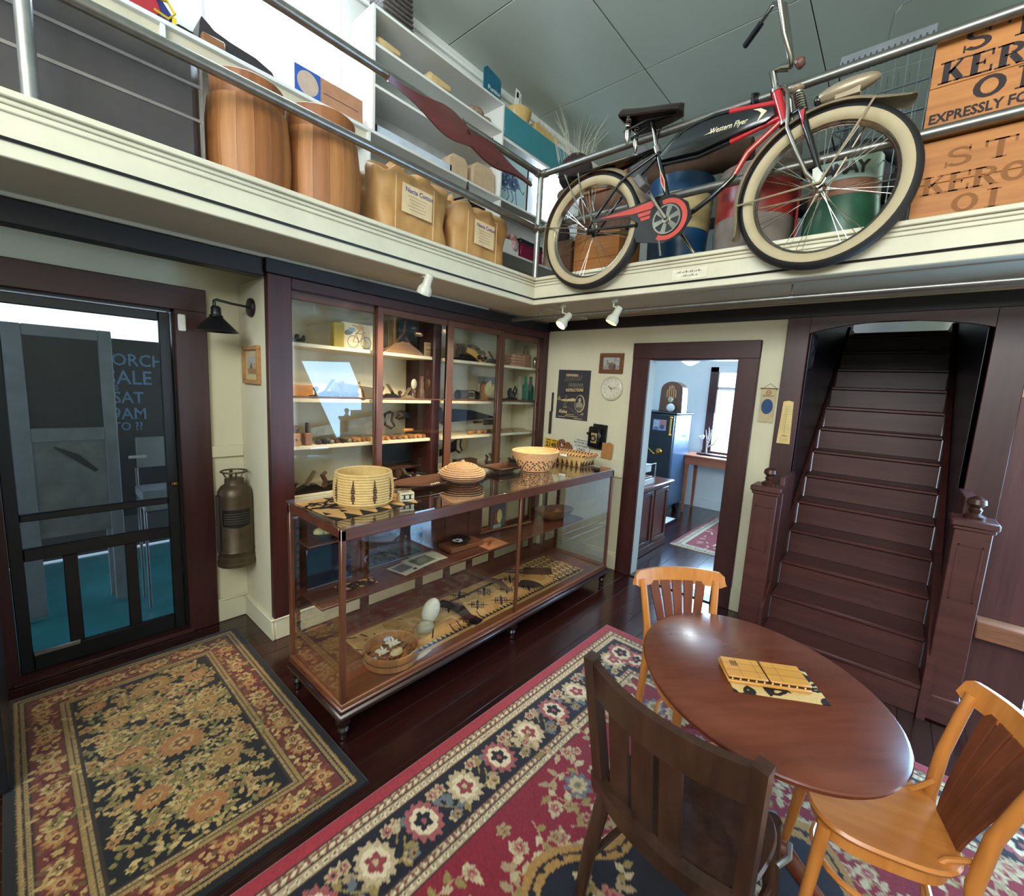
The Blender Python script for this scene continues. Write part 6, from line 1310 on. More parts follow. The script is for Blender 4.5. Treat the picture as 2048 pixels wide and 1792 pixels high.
t = thing('specimen_tag', 'small framed yellow leaf specimen with red cord at the case back', 'specimen', (-1.27, -0.56, ZM)); MB().box(-1.36, -1.18, -0.565, -0.558, ZM, 0.80, bev=0.002).build('card', mat('specimen_card', (84, 74, 62), 0.4, coat=0.3), t); b = MB(); b.prism([(0.03 * math.cos(2 * PI * k / 20), 0.058 * math.sin(2 * PI * k / 20)) for k in range(20)], 0, 0.004, M=frA(-1.262, -0.5655, 0.685)); b.build('leaf', mat('leaf_yellow', (196, 172, 92), 0.6), t); MB().box(-1.325, -1.30, -0.571, -0.565, 0.63, 0.73, bev=0.002).build('red_cord', mat('cord_red', (140, 56, 34), 0.7), t); MB().box(-1.33, -1.24, -0.570, -0.565, 0.585, 0.622).build('caption', mat('caption_grey', (150, 144, 124), 0.7), t)
t = thing('carved_bowl', 'boat shaped brown wooden bowl at the right end of the case shelf', 'bowl', (-0.62, -0.66, ZM)); b = MB()
b.lathe([(0.0, 0.0), (0.45, 0.0), (0.80, 0.35), (1.0, 0.85), (1.02, 1.0), (0.94, 1.0), (0.74, 0.45), (0.4, 0.15), (0.0, 0.12)], 36, M=Matrix.Translation((-0.66, -0.685, ZM + 0.001)) @ Matrix.Rotation(-0.35, 4, 'Z') @ Matrix.Diagonal((0.185, 0.105, 0.098, 1)), wob=lambda a, z: (abs(math.cos(a)) ** 3 + abs(math.sin(a)) ** 3) ** (-1 / 3)); b.build('bowl', wood('bowl_wood', (92, 58, 32), (124, 84, 50), 'x', 0.45), t)
t = thing('upper_folder', 'dark flat folder with yellow slip overhanging the upper shelf end', 'folder', (-0.62, -0.64, ZU)); MB().box(0, 0.42, 0, 0.10, 0, 0.006, M=frT(-0.86, -0.715, ZU + 0.0005, 0.03), bev=0.001).build('folder', M_BLACK, t); MB().box(0.22, 0.34, 0.02, 0.08, 0.0062, 0.009, M=frT(-0.86, -0.715, ZU + 0.0005, 0.03)).build('yellow_slip', mat('slip_yellow', (206, 160, 62), 0.6), t)
# ---- on the deck of the case
tp = tapa(1.98, 0.44, 560, 124, 8, 'panels'); tag(tp.build('tapa_cloth', M_TAPA, frT(-2.625, -1.035, ZD + 0.0005, 0.0), 0.001, zfn=ripple(0.0015, 16)), 'long printed bark cloth covering the floor of the display case', 'cloth')
t = thing('sieve_tray', 'round bentwood tray of coral and shells on the case floor', 'tray', (-2.52, -0.945, ZD + 0.005)); cc = (-2.525, -0.945, ZD + 0.005)
M_HOOP = wood('hoop_wood', (140, 92, 50), (170, 120, 72), 'z', 0.55)
MB().lathe([(0.0, 0.0), (0.146, 0.0), (0.150, 0.004), (0.152, 0.036), (0.1505, 0.038), (0.152, 0.040), (0.152, 0.076), (0.146, 0.078), (0.142, 0.074), (0.142, 0.010), (0.0, 0.008)], 48, cc).build('hoop', M_HOOP, t)
MB().lathe([(0.1515, 0.035), (0.1530, 0.036), (0.1530, 0.040), (0.1515, 0.041)], 48, cc).build('hoop_joint', M_TOOLD, t)
rn = random.Random(2)
M_CORAL = mat('coral_white', (206, 198, 178), 0.8, var=0.1, scale=60, bump=0.5); M_SHELLB = mat('brown_shell', (120, 84, 52), 0.5, var=0.4, scale=60); M_LILAC = mat('lilac_quartz', (170, 172, 186), 0.25, var=0.15)
def shell(x, y, z, s_, m, nm, lb, cat, grp=None, branch=False):
    b = MB()
    if branch:
        for k in range(7): a = k * 0.9; b.tube([(x, y, z), (x + s_ * 0.5 * math.cos(a), y + s_ * 0.5 * math.sin(a), z + s_ * 0.35), (x + s_ * 0.85 * math.cos(a + .3), y + s_ * 0.85 * math.sin(a + .3), z + s_ * (0.25 + 0.3 * (k % 2)))], [s_ * .22, s_ * .16, s_ * .08], 8)
        b.sph((x, y, z + s_ * 0.15), (s_ * 0.45, s_ * 0.4, s_ * 0.3), 10)
    else:
        b.sph((x, y, z + s_ * 0.4), (s_, s_ * 0.7, s_ * 0.5), 12); b.sph((x + s_ * 0.6, y + s_ * 0.2, z + s_ * 0.4), (s_ * 0.5, s_ * 0.4, s_ * 0.4), 10)
    return single(nm, b, m, lb, cat, grp)
zc = ZD + 0.03
shell(-2.565, -0.915, zc, 0.045, M_CORAL, 'coral', 'white branching coral at the left of the bentwood tray', 'coral', None, True)
shell(-2.49, -0.905, zc + 0.015, 0.050, M_CORAL, 'coral', 'white branching coral at the back right of the bentwood tray', 'coral', None, True)
shell(-2.515, -0.98, zc, 0.040, mat('cream_shell', (196, 178, 132), 0.5), 'seashell', 'cream rounded seashell at the front of the bentwood tray', 'shell')
shell(-2.50, -0.865, zc + 0.03, 0.024, M_LILAC, 'quartz', 'lilac crystal chunk at the rear of the bentwood tray', 'stone')
shell(-2.635, -0.945, zc + 0.005, 0.020, M_LILAC, 'quartz', 'lilac crystal chunk at the left rim of the bentwood tray', 'stone')
b = MB()
for k in range(60):
    a = rn.uniform(0, 6.28); q = 0.125 * math.sqrt(rn.random()); b.sph((cc[0] + q * math.cos(a), cc[1] + q * math.sin(a), ZD + 0.022 + 0.01 * rn.random()), (rn.uniform(.008, .014), rn.uniform(.007, .011), .008), 6)
o = single('small_shells', b, M_SHELLB, 'heap of tiny brown shells filling the bentwood tray', 'shells'); o['kind'] = 'stuff'
single('gourd_egg', MB().sph((0, 0, 0), (0.055, 0.052, 0.080), 22, M=Matrix.Translation((-2.17, -0.845, ZD + 0.115)) @ Matrix.Rotation(0.45, 4, 'Y')), M_EGG, 'large white ostrich egg propped upright in the case', 'egg')
single('stone_egg', MB().sph((-2.235, -0.875, ZD + 0.042), (0.058, 0.046, 0.042), 20), mat('grey_egg', (150, 146, 124), 0.4, var=0.08), 'grey green egg lying beside the white ostrich egg', 'egg')
cw = MB().tube([(-2.46, -1.068, ZD + 0.012), (-2.40, -1.062, ZD + 0.016), (-2.33, -1.05, ZD + 0.012)], [0.006, 0.014, 0.006], 8); single('cowrie_bone', cw, mat('bone', (190, 174, 130), 0.5), 'pale bone piece lying before the bentwood tray', 'bone')
t = thing('carved_club', 'black carved flat club lying across the bark cloth', 'club', (-1.90, -0.86, ZD)); MB().tube([(-1.93, -0.66, ZD + 0.022), (-1.90, -0.80, ZD + 0.022), (-1.93, -0.93, ZD + 0.02), (-1.92, -1.03, ZD + 0.016)], [0.020, 0.045, 0.030, 0.036], 10, flat=(.35, 1.1)).build('club', M_IRON, t)
t = thing('stone_pounder', 'slim dark wooden club lying left of the middle post', 'club', (-1.42, -0.70, ZD)); MB().tube([(-1.43, -0.59, ZD + 0.02), (-1.40, -0.72, ZD + 0.022), (-1.44, -0.87, ZD + 0.018)], [0.018, 0.026, 0.014], 10, flat=(.6, 1.1)).build('club', M_TOOLD, t)
t = thing('tapa_beater', 'dark four sided bark cloth beater beyond the middle post', 'beater', (-1.05, -0.73, ZD)); MB().tube([(-1.20, -0.62, ZD + 0.022), (-1.10, -0.72, ZD + 0.022)], 0.015, 8).tube([(-1.10, -0.72, ZD + 0.024), (-0.93, -0.885, ZD + 0.024)], 0.030, 4).build('beater', M_TOOLD, t)
t = thing('coral_shears', 'bundle of dark feathers and sticks by the middle post', 'bundle', (-1.30, -0.94, ZD)); b = MB()
rn = random.Random(8)
for k in range(9): a = -0.5 + 0.12 * k; b.tube([(-1.34, -0.86, ZD + 0.02), (-1.34 + 0.09 * math.cos(a), -0.86 + 0.09 * math.sin(a) - 0.03, ZD + 0.03), (-1.34 + 0.17 * math.cos(a), -0.86 + 0.17 * math.sin(a) - 0.07, ZD + 0.016)], [0.005, 0.016, 0.004], 6, flat=(.4, 1.2))
b.build('feathers', mat('dark_feather', (46, 40, 42), 0.5, var=0.4, scale=50), t); MB().cyl((-1.36, -0.84, ZD + 0.02), (-1.25, -0.77, ZD + 0.03), 0.008, n=8).build('grip', M_TOOLW, t)
# ================================================================== OFFICE BEYOND THE DOORWAY
M_DESK = wood('desk_wood', (62, 30, 24), (86, 46, 36), 'z', 0.3, 6, coat=0.3, bump=0.06)
t = thing('counter_desk', 'dark panelled counter just inside the office doorway', 'counter', (0.74, -0.72, 0.0))
W('carcass', M_DESK, [(0.32, 1.15, -1.015, -0.42, 0.0, 0.735)], t, bev=0.004)
W('plinth', M_DESK, [(0.31, 1.16, -1.03, -0.41, 0.0, 0.09)], t, bev=0.008)
W('worktop', wood('desk_top', (84, 40, 30), (112, 60, 46), 'x', 0.3, 5, coat=0.3), [(0.29, 1.225, -1.05, -0.40, 0.735, 0.765)], t, bev=0.01)
for x0, x1 in ((0.35, 0.72), (0.76, 1.12)):
    b = MB()
    for q in ((x0, x1, 0.11, 0.15), (x0, x1, 0.66, 0.70), (x0, x0 + 0.04, 0.15, 0.66), (x1 - 0.04, x1, 0.15, 0.66)): b.box(q[0], q[1], -1.030, -1.015, q[2], q[3], bev=0.004)
    b.build('panel_frame', M_DESK, t)
t = thing('paper_tray', 'white and brown letter tray standing on the panelled counter', 'tray', (0.62, -0.90, 0.765))
MB().box(0.42, 0.78, -0.985, -0.76, 0.766, 0.83, bev=0.004).build('lower_box', M_WHITE, t); MB().box(0.46, 0.74, -0.96, -0.78, 0.90, 0.985, bev=0.004).build('upper_box', M_WHITE, t); MB().box(0.44, 0.76, -0.97, -0.77, 0.83, 0.85, bev=0.003).build('wood_tray', M_TOOLW, t)
b = MB()
for y in (-0.985, -0.765): b.tube([(0.79, y, 0.77), (0.79, y, 0.99), (0.44, y, 0.99)], 0.006, 6)
b.build('wire_frame', mat('worn_metal', (150, 152, 155), 0.35, 0.8), t)
M_SAFE = mat('safe_paint', (34, 42, 50), 0.3, 0.2, var=0.12, scale=5)
t = thing('safe', 'large dark blue grey floor safe with brass dial in the office', 'safe', (2.52, -0.23, 0.0))
MB().box(2.22, 2.86, -0.61, 0.16, 0.14, 1.49, bev=0.03).build('body', mat('safe_side_lit', (66, 92, 120), 0.28, 0.2, var=0.08), t); MB().box(2.19, 2.225, -0.60, 0.15, 0.17, 1.47, bev=0.012).build('door', M_SAFE, t)  # blue light on the side is put into the body colour
MB().box(2.20, 2.88, -0.63, 0.18, 1.475, 1.502, bev=0.01).build('cornice', M_SAFE, t)
for x, y in ((2.32, -0.53), (2.32, 0.08), (2.78, -0.53), (2.78, 0.08)): MB().cyl((x, y - 0.03, 0.07), (x, y + 0.03, 0.07), 0.07, n=18).build('wheel', M_IRON, t)
QX = lambda y, z: frB(2.19, y, z)
MB().lathe([(0, 0), (0.045, 0), (0.047, 0.012), (0.03, 0.02), (0.022, 0.04), (0, 0.042)], 26, M=QX(-0.433, 0.94)).build('dial', M_BRASS, t)
MB().tube([(-0.05, 0.04, 0.02), (0.0, 0.0, 0.03), (0.055, -0.045, 0.02)], [0.006, 0.012, 0.006], 8, M=QX(-0.321, 0.946)).build('handle', M_BRASS, t)
MB().lathe([(0, 0), (0.05, 0), (0.05, 0.008), (0, 0.010)], 24, M=QX(-0.185, 1.134)).build('medallion', mat('silver', (196, 186, 150), 0.18, 0.9), t)
MB().cyl((2.17, -0.565, 1.20), (2.17, -0.565, 1.42), 0.016, n=10).sph((2.17, -0.565, 1.19), 0.022).sph((2.17, -0.565, 1.43), 0.022).build('hinge', M_BRASS, t); MB().cyl((2.17, -0.565, 0.30), (2.17, -0.565, 0.50), 0.016, n=10).sph((2.17, -0.565, 0.51), 0.022).build('hinge', M_BRASS, t)
r = Ras(0.19, 0.15, 38, 30, (150, 160, 190)); r.rect(0.01, 0.09, 0.04, 0.14, (180, 188, 204)).rect(0.10, 0.18, 0.06, 0.145, (196, 120, 116)).ell(0.13, 0.05, 0.035, 0.035, 0, (84, 96, 130)).rect(0.02, 0.08, 0.0, 0.05, (110, 120, 160)).speck(0.15)
r.build('sticker', painted('print_paper', 0.6, 0, 0.0), frB(2.188, -0.31, 1.24), 0.001, t); MB().box(2.33, 2.39, -0.6115, -0.61, 1.30, 1.40).build('white_sticker', M_WHITE, t)
t = thing('cathedral_radio', 'brown wooden cathedral radio standing on top of the safe', 'radio', (2.44, -0.47, 1.503))
arch = [(-0.165, 0)] + [(-0.155 + 0.155 * (1 - math.cos(a)) if False else -0.155 * math.cos(a) * (1.0), 0.30 + 0.125 * math.sin(a)) for a in [PI * k / 14 for k in range(15)]] + [(0.165, 0)]
b = MB(); b.prism([(-x, z) for x, z in arch][::-1], -0.16, 0.03, M=frB(2.37, -0.47, 1.505)); b.build('cabinet', wood('radio_wood', (70, 40, 24), (110, 70, 44), 'z', 0.3, 8, coat=0.3), t)
b = MB()
for k in (-2, -1, 0, 1, 2): b.tube([(k * 0.030, 0.20, 0.034), (k * 0.030, 0.335 - 0.012 * k * k, 0.034), (k * 0.024, 0.375 - 0.016 * k * k, 0.034)], 0.008, 6, M=frB(2.37, -0.47, 1.505))
b.build('grille_bar', mat('radio_grille', (196, 146, 92), 0.6), t); MB().lathe([(0, 0.03), (0.038, 0.03), (0.040, 0.04), (0.03, 0.045), (0, 0.044)], 26, (0, 0.17, 0), M=frB(2.37, -0.47, 1.505)).build('dial', mat('silver', (196, 186, 150), 0.18, 0.9), t); MB().sph((0, 0.08, 0.04), 0.014, M=frB(2.37, -0.47, 1.505)).build('knob', M_BLACK, t)
single('tissue', MB().sph((2.28, -0.50, 1.565), (0.025, 0.06, 0.06), 10), M_WHITE, 'crumpled white tissue on the safe before the radio', 'tissue')
t = thing('office_table', 'plain brown office table with tapered legs under the window', 'table', (3.0, -0.98, 0.0))
M_OT = wood('table_brown', (136, 74, 48), (164, 98, 68), 'y', 0.4, 5)
MB().box(2.70, 3.24, -1.40, -0.565, 0.855, 0.882, bev=0.005).build('table_top', M_OT, t); W('apron', M_OT, [(2.745, 2.77, -1.36, -0.61, 0.74, 0.855), (2.75, 3.2, -0.625, -0.61, 0.74, 0.855)], t, bev=0.003)
for x, y in ((2.77, -0.64), (3.18, -0.64), (2.77, -1.34), (3.18, -1.34)): MB().tube([(x, y, 0.86), (x, y, 0.74), (x, y, 0.0)], [0.033, 0.033, 0.019], 4).build('leg', M_OT, t)
t = thing('driftwood_stand', 'white driftwood ornament with a bird on a dark tray by the office window', 'ornament', (2.95, -0.92, 0.883))
MB().box(2.88, 3.02, -1.16, -0.72, 0.893, 0.908, bev=0.004).box(2.91, 2.99, -0.80, -0.77, 0.883, 0.895).box(2.91, 2.99, -1.10, -1.07, 0.883, 0.895).build('tray', M_BLACK, t); b = MB()
for q in (((-0.84, 0.91), (-0.83, 1.10), (-0.80, 1.26)), ((-0.835, 1.02), (-0.87, 1.14), (-0.88, 1.27)), ((-0.84, 1.0), (-0.93, 1.06), (-0.99, 1.18)), ((-0.84, 1.12), (-0.85, 1.22), (-0.84, 1.30))): b.tube([(2.95, y, z) for y, z in q], [0.012, 0.009, 0.004], 6)
b.build('branch', mat('driftwood', (186, 182, 172), 0.8), t); MB().sph((2.94, -0.745, 1.135), (0.02, 0.045, 0.03)).sph((2.94, -0.775, 1.16), 0.022).build('bird', M_WHITE, t)
r = Ras(1.70, 0.98, 200, 116, (120, 40, 46)); rn = random.Random(3); guard(r, 1.70, 0.98, 0.03, 0.14, (176, 160, 130), (70, 50, 44), (120, 74, 60), 40, 22, (200, 186, 160)); r.rect(0.14, 1.56, 0.14, 0.84, (132, 38, 46))
for k in range(90): r.leaf(rn.uniform(0.17, 1.5), rn.uniform(0.17, 0.8), rn.uniform(0.06, 0.12), 0.012, rn.uniform(0, 6.28), rn.choice(((190, 150, 130), (196, 176, 150), (90, 30, 36))))
r.rect(0, 1.7, 0, 0.03, (176, 160, 130)); r.rect(0, 0.03, 0, 0.98, (176, 160, 130)); r.speck(0.1); tag(r.build('office_rug', M_RUG, frT(1.185, -2.06, 0.0005), 0.008), 'small red and cream rug on the office floor', 'rug')
single('floor_mat', MB().box(1.95, 2.30, -0.72, -0.60, 0.0005, 0.006), M_OFFICE, 'pale paper lying on the office floor before the safe', 'paper')
t = thing('ceiling_bowl_lamp', 'white glass bowl lamp hanging from the office ceiling', 'lamp', (1.85, -0.86, 2.12))
MB().lathe([(0.0, 2.115), (0.03, 2.118), (0.10, 2.16), (0.16, 2.24), (0.155, 2.24), (0.095, 2.165), (0.0, 2.125)], 32, (1.85, -0.86, 0)).build('bowl', emission('office_bowl', (236, 246, 255), 1.3), t); MB().cyl((1.85, -0.86, 2.12), (1.85, -0.86, 2.445), 0.008, n=8).build('rod', M_BRASS, t)
light('POINT', 'office_lamp', (1.85, -0.86, 2.30), (1.85, -0.86, 0), 22, (0.86, 0.94, 1.0), 0.09)
# small print in the stairwell
r = Ras(0.20, 0.26, 30, 40, (36, 38, 48)); rn = random.Random(1)
for k in range(9): r.ell(rn.uniform(.03, .17), rn.uniform(.03, .23), rn.uniform(.015, .035), rn.uniform(.01, .03), rn.uniform(0, 3), (96, 100, 112))
tag(r.build('stair_print', painted('print_paper', 0.6, 0, 0.0), frA(0.05, -2.362, 1.98), 0.006), 'dark print hanging inside the stairwell at the upper corner of the arch', 'print')

# ================================================================== PORCH BEYOND THE SCREEN DOOR
M_GREYP = mat('weathered_white', (150, 158, 164), 0.7, var=0.15, scale=8); M_CHALK = mat('chalkboard', (34, 38, 46), 0.7, col2=(56, 62, 70), scale=4)
t = thing('porch_chalkboard', 'weathered white framed blank chalkboard outside the screen door', 'chalkboard', (-3.57, 1.33, 0.0))
W('frame', M_GREYP, [(-3.90, -3.76, 1.31, 1.345, 0.0, 1.97), (-3.405, -3.335, 1.31, 1.345, 0.0, 1.97)], t, bev=0.005); W('rail', M_GREYP, [(-3.76, -3.405, 1.31, 1.345, 1.21, 1.30), (-3.76, -3.405, 1.31, 1.345, 1.90, 1.97)], t, bev=0.005)
W('board', M_CHALK, [(-3.77, -3.36, 1.335, 1.35, 1.28, 1.92)], t); W('lower_panel', mat('panel_grey', (170, 174, 172), 0.6, col2=(120, 126, 126), scale=5), [(-3.77, -3.36, 1.325, 1.34, 0.55, 1.21)], t)
MB().tube([(-3.66, 1.32, 1.17), (-3.56, 1.318, 1.10), (-3.46, 1.32, 0.99)], [0.006, 0.022, 0.012], 8, flat=(1, .3)).build('painted_stem', M_CHALK, t)
t = thing('porch_sale_board', 'black porch sale chalkboard with blue chalk lettering outside the door', 'sign', (-3.17, 1.44, 0.0))
W('board', M_CHALK, [(-3.40, -3.00, 1.43, 1.45, 0.60, 1.93)], t, bev=0.004); b = MB()
for s_, x, z, sz in (('PORCH', -3.385, 1.74, 0.125), ('SALE', -3.365, 1.605, 0.145), ('THIS', -3.395, 1.56, 0.055), ('SAT', -3.335, 1.465, 0.12), ('9AM', -3.345, 1.345, 0.12), ('TO ??', -3.345, 1.262, 0.085)): b.text(s_, sz, frA(x, 1.4295, z), 0.0006, 'LEFT', 0.001, 0, 0.86)
b.build('chalk_lettering', mat('blue_chalk', (120, 170, 214), 0.9), t)
W('post', M_GREYP, [(-3.03, -2.985, 1.42, 1.46, 0, 1.95), (-3.42, -3.395, 1.42, 1.46, 0, 1.95)], t)
t = thing('porch_chair', 'grey metal porch chair with pale seat outside the door', 'chair', (-3.13, 1.18, 0.0))
MB().box(-3.25, -3.02, 1.24, 1.26, 1.00, 1.225, bev=0.006).build('backrest', M_GREYP, t); MB().box(-3.27, -3.02, 1.0, 1.25, 0.80, 0.87, bev=0.01).box(-3.26, -3.02, 1.0, 1.25, 0.72, 0.78, bev=0.01).build('seat', M_GREYP, t); b = MB()
for x in (-3.255, -3.03): b.tube([(x, 1.02, 0), (x, 1.02, 0.80)], 0.009, 6).tube([(x, 1.24, 0), (x, 1.24, 1.0)], 0.009, 6)
b.build('legs_frame', mat('worn_metal', (150, 152, 155), 0.35, 0.8), t)
single('lit_thermometer', MB().cyl((-3.30, 1.20, 1.09), (-3.20, 1.20, 1.09), 0.011, n=10), M_WHITE, 'short white tube sign on the porch left of the chair', 'sign')
W('ceiling', mat('porch_ceiling', (92, 96, 92), 0.6), [(-6.5, -1.2, 0.6, 2.6, 2.42, 2.5)])
W('trim_8', M_GREYP, [(-6.5, -1.2, 2.5, 2.6, 2.22, 2.42)]); W('trim_9', M_GREYP, [(-3.34, -3.30, 2.0, 2.6, 2.38, 2.42), (-3.75, -3.71, 2.0, 2.6, 2.38, 2.42)])
W('wall_front', mat('porch_rail_wall', (60, 66, 70), 0.7), [(-6.5, -1.2, 2.55, 2.6, 0, 1.55)])
# ================================================================== GALLERY: RAILING AND WHAT STANDS ON IT
ZL = 2.601
rl = thing('pipe_railing', 'galvanized pipe railing around the gallery edge', 'railing', (-0.906, -0.511, 2.62))
for z in (3.425, 3.012):
    MB().tube([(-6.4, -0.511, z), (-0.906, -0.511, z)], 0.0245, 14).build('pipe_rail', M_PIPE, rl); MB().tube([(-0.906, -0.511, z), (-0.906, -5.9, z)], 0.0245, 14).build('pipe_rail', M_PIPE, rl)
    b = MB().sph((-0.906, -0.511, z), 0.034).cyl((-0.965, -0.511, z), (-0.93, -0.511, z), 0.031).cyl((-0.906, -0.57, z), (-0.906, -0.535, z), 0.031); b.build('elbow', M_PIPE, rl)
for x, y in ((-0.906, -0.511), (-3.718, -0.511), (-0.906, -3.35)):
    MB().tube([(x, y, 2.626), (x, y, 3.43)], 0.0235, 14).build('pipe_post', mat('pipe_pale', (160, 162, 160), 0.38, 0.75, var=0.12, scale=16), rl); MB().lathe([(0.0235, 2.985), (0.033, 2.985), (0.033, 3.04), (0.0235, 3.04)], 16, (x, y, 0)).build('collar', M_PIPE, rl)
b = MB(); b.tube([(-0.915, -2.07, 3.455), (-0.955, -2.05, 3.44), (-0.95, -2.06, 3.39), (-0.91, -2.08, 3.395)], 0.006, 6).lathe([(0.025, -0.02), (0.030, -0.02), (0.030, 0.02), (0.025, 0.02)], 14, M=fr((-0.906, -2.06, 3.425), (1, 0, 0), (0, 0, 1))); b.build('wire_clip', M_IRON, rl)
# trunk
t = thing('steamer_trunk', 'dark grey trunk with metal strips behind the railing at the left', 'trunk', (-3.75, -0.15, ZL)); MT = mat('trunk_grey', (62, 58, 58), 0.55, var=0.12)
MB().box(-4.4, -3.175, -0.36, 0.10, ZL, 3.11, bev=0.035).build('body', MT, t); b = MB()
for z in (2.985, 2.845): b.box(-4.4, -3.172, -0.364, -0.36, z - 0.007, z + 0.007, bev=0.001)
b.build('metal_strip', mat('trunk_strip', (150, 142, 140), 0.4, 0.7), t); MB().tube([(-3.172, -0.36, 2.62), (-3.172, -0.362, 3.08)], 0.006, 6).build('edge_binding', mat('trunk_strip', (150, 142, 140), 0.4, 0.7), t)
# kegs with separate staves
M_STV = [wood('stave_%d' % i, a, b_, 'z', 0.55, 5, bump=0.15) for i, (a, b_) in enumerate((((120, 72, 36), (166, 108, 58)), ((110, 62, 30), (150, 94, 50)), ((132, 82, 42), (176, 120, 68))))]
def keg(cx, cy, label, seed):
    t = thing('wooden_keg', label, 'barrel', (cx, cy, ZL), 0.0, 'wooden kegs behind the railing', True); rn = random.Random(seed); n = 16; ms = {}
    for k in range(n):
        q = rn.randrange(3)
        if q not in ms:
            b = MB()
            def st_(u, v):
                a = (v - 0.5) * (2 * PI / n) * 0.985; z = 0.425 * u; R = 0.163 + 0.017 * math.sin(PI * min(1, u * 0.95 + 0.03)); return (R * math.cos(a), R * math.sin(a), z)
            b.sheet(st_, 8, 3, 0.012); o = b.build('stave', M_STV[q], t); ms[q] = o.data
        else: o = put('stave', ms[q], None, t)
        o.rotation_euler = (0, 0, 2 * PI * k / n)
    MB().lathe([(0.0, 0.40), (0.160, 0.40), (0.163, 0.42), (0.163, 0.535), (0.156, 0.54), (0.0, 0.54)], 36).build('lid', M_STV[1], t)
    for z, R in ((0.105, 0.173), (0.415, 0.172)): MB().lathe([(R - 0.004, z - 0.008), (R + 0.003, z - 0.008), (R + 0.003, z + 0.008), (R - 0.004, z + 0.008)], 40).build('hoop', mat('hoop_iron', (48, 34, 28), 0.5, 0.5), t)
    return t
k1 = keg(-2.945, -0.25, 'wooden keg next to the dark trunk behind the railing', 3)
dup(k1, (-2.57, -0.25, ZL), 1.9, 'wooden keg nearest the paper cotton bales behind the railing', scale=(1.1, 1.1, 1.03))
M_KRAFT = mat('kraft_paper', (176, 132, 78), 0.55, var=0.14, scale=5, bump=0.35)
def bale(x0, x1, y0, y1, h, peaks, label, lx, lz, lw, lh, seed):
    t = thing('cotton_bale', label, 'bale', ((x0 + x1) / 2, (y0 + y1) / 2, ZL), group='paper wrapped cotton bales'); rn = random.Random(seed)
    cx, cy = (x0 + x1) / 2, (y0 + y1) / 2; ax, ay = (x1 - x0) / 2, (y1 - y0) / 2; ph = [rn.uniform(0, 6.28) for _ in range(8)]
    def f(u, v):
        a = 2 * PI * u; e = 6.0; q = (abs(math.cos(a)) ** e + abs(math.sin(a)) ** e) ** (-1 / e)
        if v < 0.62: z = h * v / 0.62; sh = 1.0 - 0.015 * math.sin(PI * v / 0.62)
        else: w_ = (v - 0.62) / 0.38; z = h + 0.05 * math.sin(w_ * PI / 2); sh = 1 - w_ ** 1.4
        cr = 0.010 * (math.sin(9 * a + ph[0] + 14 * z) + math.sin(17 * a + ph[1] - 23 * z) * 0.6 + math.sin(5 * a + 31 * z + ph[2]) * 0.5) * (0.4 + v)
        return (cx + (ax + cr) * q * sh * math.cos(a), cy + (ay + cr) * q * sh * math.sin(a), ZL + max(0.0, z + (cr * 1.5 if v > 0.3 else 0)))
    MB().sheet(f, 56, 26).build('wrapping', M_KRAFT, t, ang=60)
    b = MB()
    for px, pz, w_ in peaks:
        b.sheet(lambda u, v: (px + (u - 0.5) * w_ * (1 - 0.55 * v) + 0.01 * math.sin(9 * v), cy - 0.06 + 0.10 * v * 0.5 + 0.035 * math.sin(7 * u + 3 * v), ZL + h - 0.02 + (pz) * v * (0.75 + 0.25 * math.sin(PI * u))), 10, 6, 0.004)
    b.build('folded_flap', M_KRAFT, t, ang=60)
    LM = frA(lx, y0 - 0.016, lz) @ Matrix.Rotation(-0.02, 4, 'Z')
    MB().box(0, lw, 0, lh, 0, 0.002, M=LM).build('paper_label', mat('label_tan', (206, 182, 142), 0.7), t)
    b = MB(); b.text('Nacta Cotton', lw * 0.165, LM @ Matrix.Translation((lw * 0.10, lh * 0.74, 0.002)), 0.0004, 'LEFT', 0.0008)
    b.build('label_heading', mat('label_blue', (52, 56, 120), 0.7), t); b = MB()
    for k in range(5):
        wx = lw * (0.62 - 0.09 * (k % 3)); b.box((lw - wx) / 2, (lw + wx) / 2, lh * (0.60 - 0.11 * k), lh * (0.60 - 0.11 * k) + 0.004, 0.002, 0.0026, M=LM)
    b.build('label_lines', mat('label_grey', (150, 132, 106), 0.7), t)
    b = MB()
    for x in (x0 + (x1 - x0) * 0.18, x0 + (x1 - x0) * 0.70): b.tube([(x, y0 - 0.018, ZL), (x, y0 - 0.021, ZL + h * 0.9), (x, cy, ZL + h + 0.055)], 0.0028, 6)
    b.build('twine', mat('twine', (206, 176, 126), 0.9), t); return t
bale(-2.29, -1.73, -0.40, 0.02, 0.42, ((-2.06, 0.17, 0.26), (-1.84, 0.12, 0.22)), 'larger paper wrapped cotton bale beside the kegs', -2.145, 2.785, 0.235, 0.17, 3)
bale(-1.69, -1.12, -0.40, 0.0, 0.40, ((-1.58, 0.14, 0.2), (-1.30, 0.12, 0.18)), 'second paper wrapped cotton bale nearest the railing corner', -1.52, 2.76, 0.205, 0.17, 9)
t = thing('iron_ornament', 'bent dark wire and iron piece lying on top of the second cotton bale', 'ornament', (-1.43, -0.22, 3.07)); MB().tube([(-1.55, -0.22, 3.09), (-1.47, -0.25, 3.13), (-1.45, -0.25, 3.24), (-1.42, -0.24, 3.10), (-1.30, -0.22, 3.09)], 0.008, 6).box(-1.48, -1.28, -0.28, -0.16, 3.075, 3.10, bev=0.005).build('wire_piece', M_IRON, t)
t = thing('wooden_propeller', 'maroon wooden propeller hung along the gallery railing', 'propeller', (-1.70, -0.54, 3.33)); b = MB()
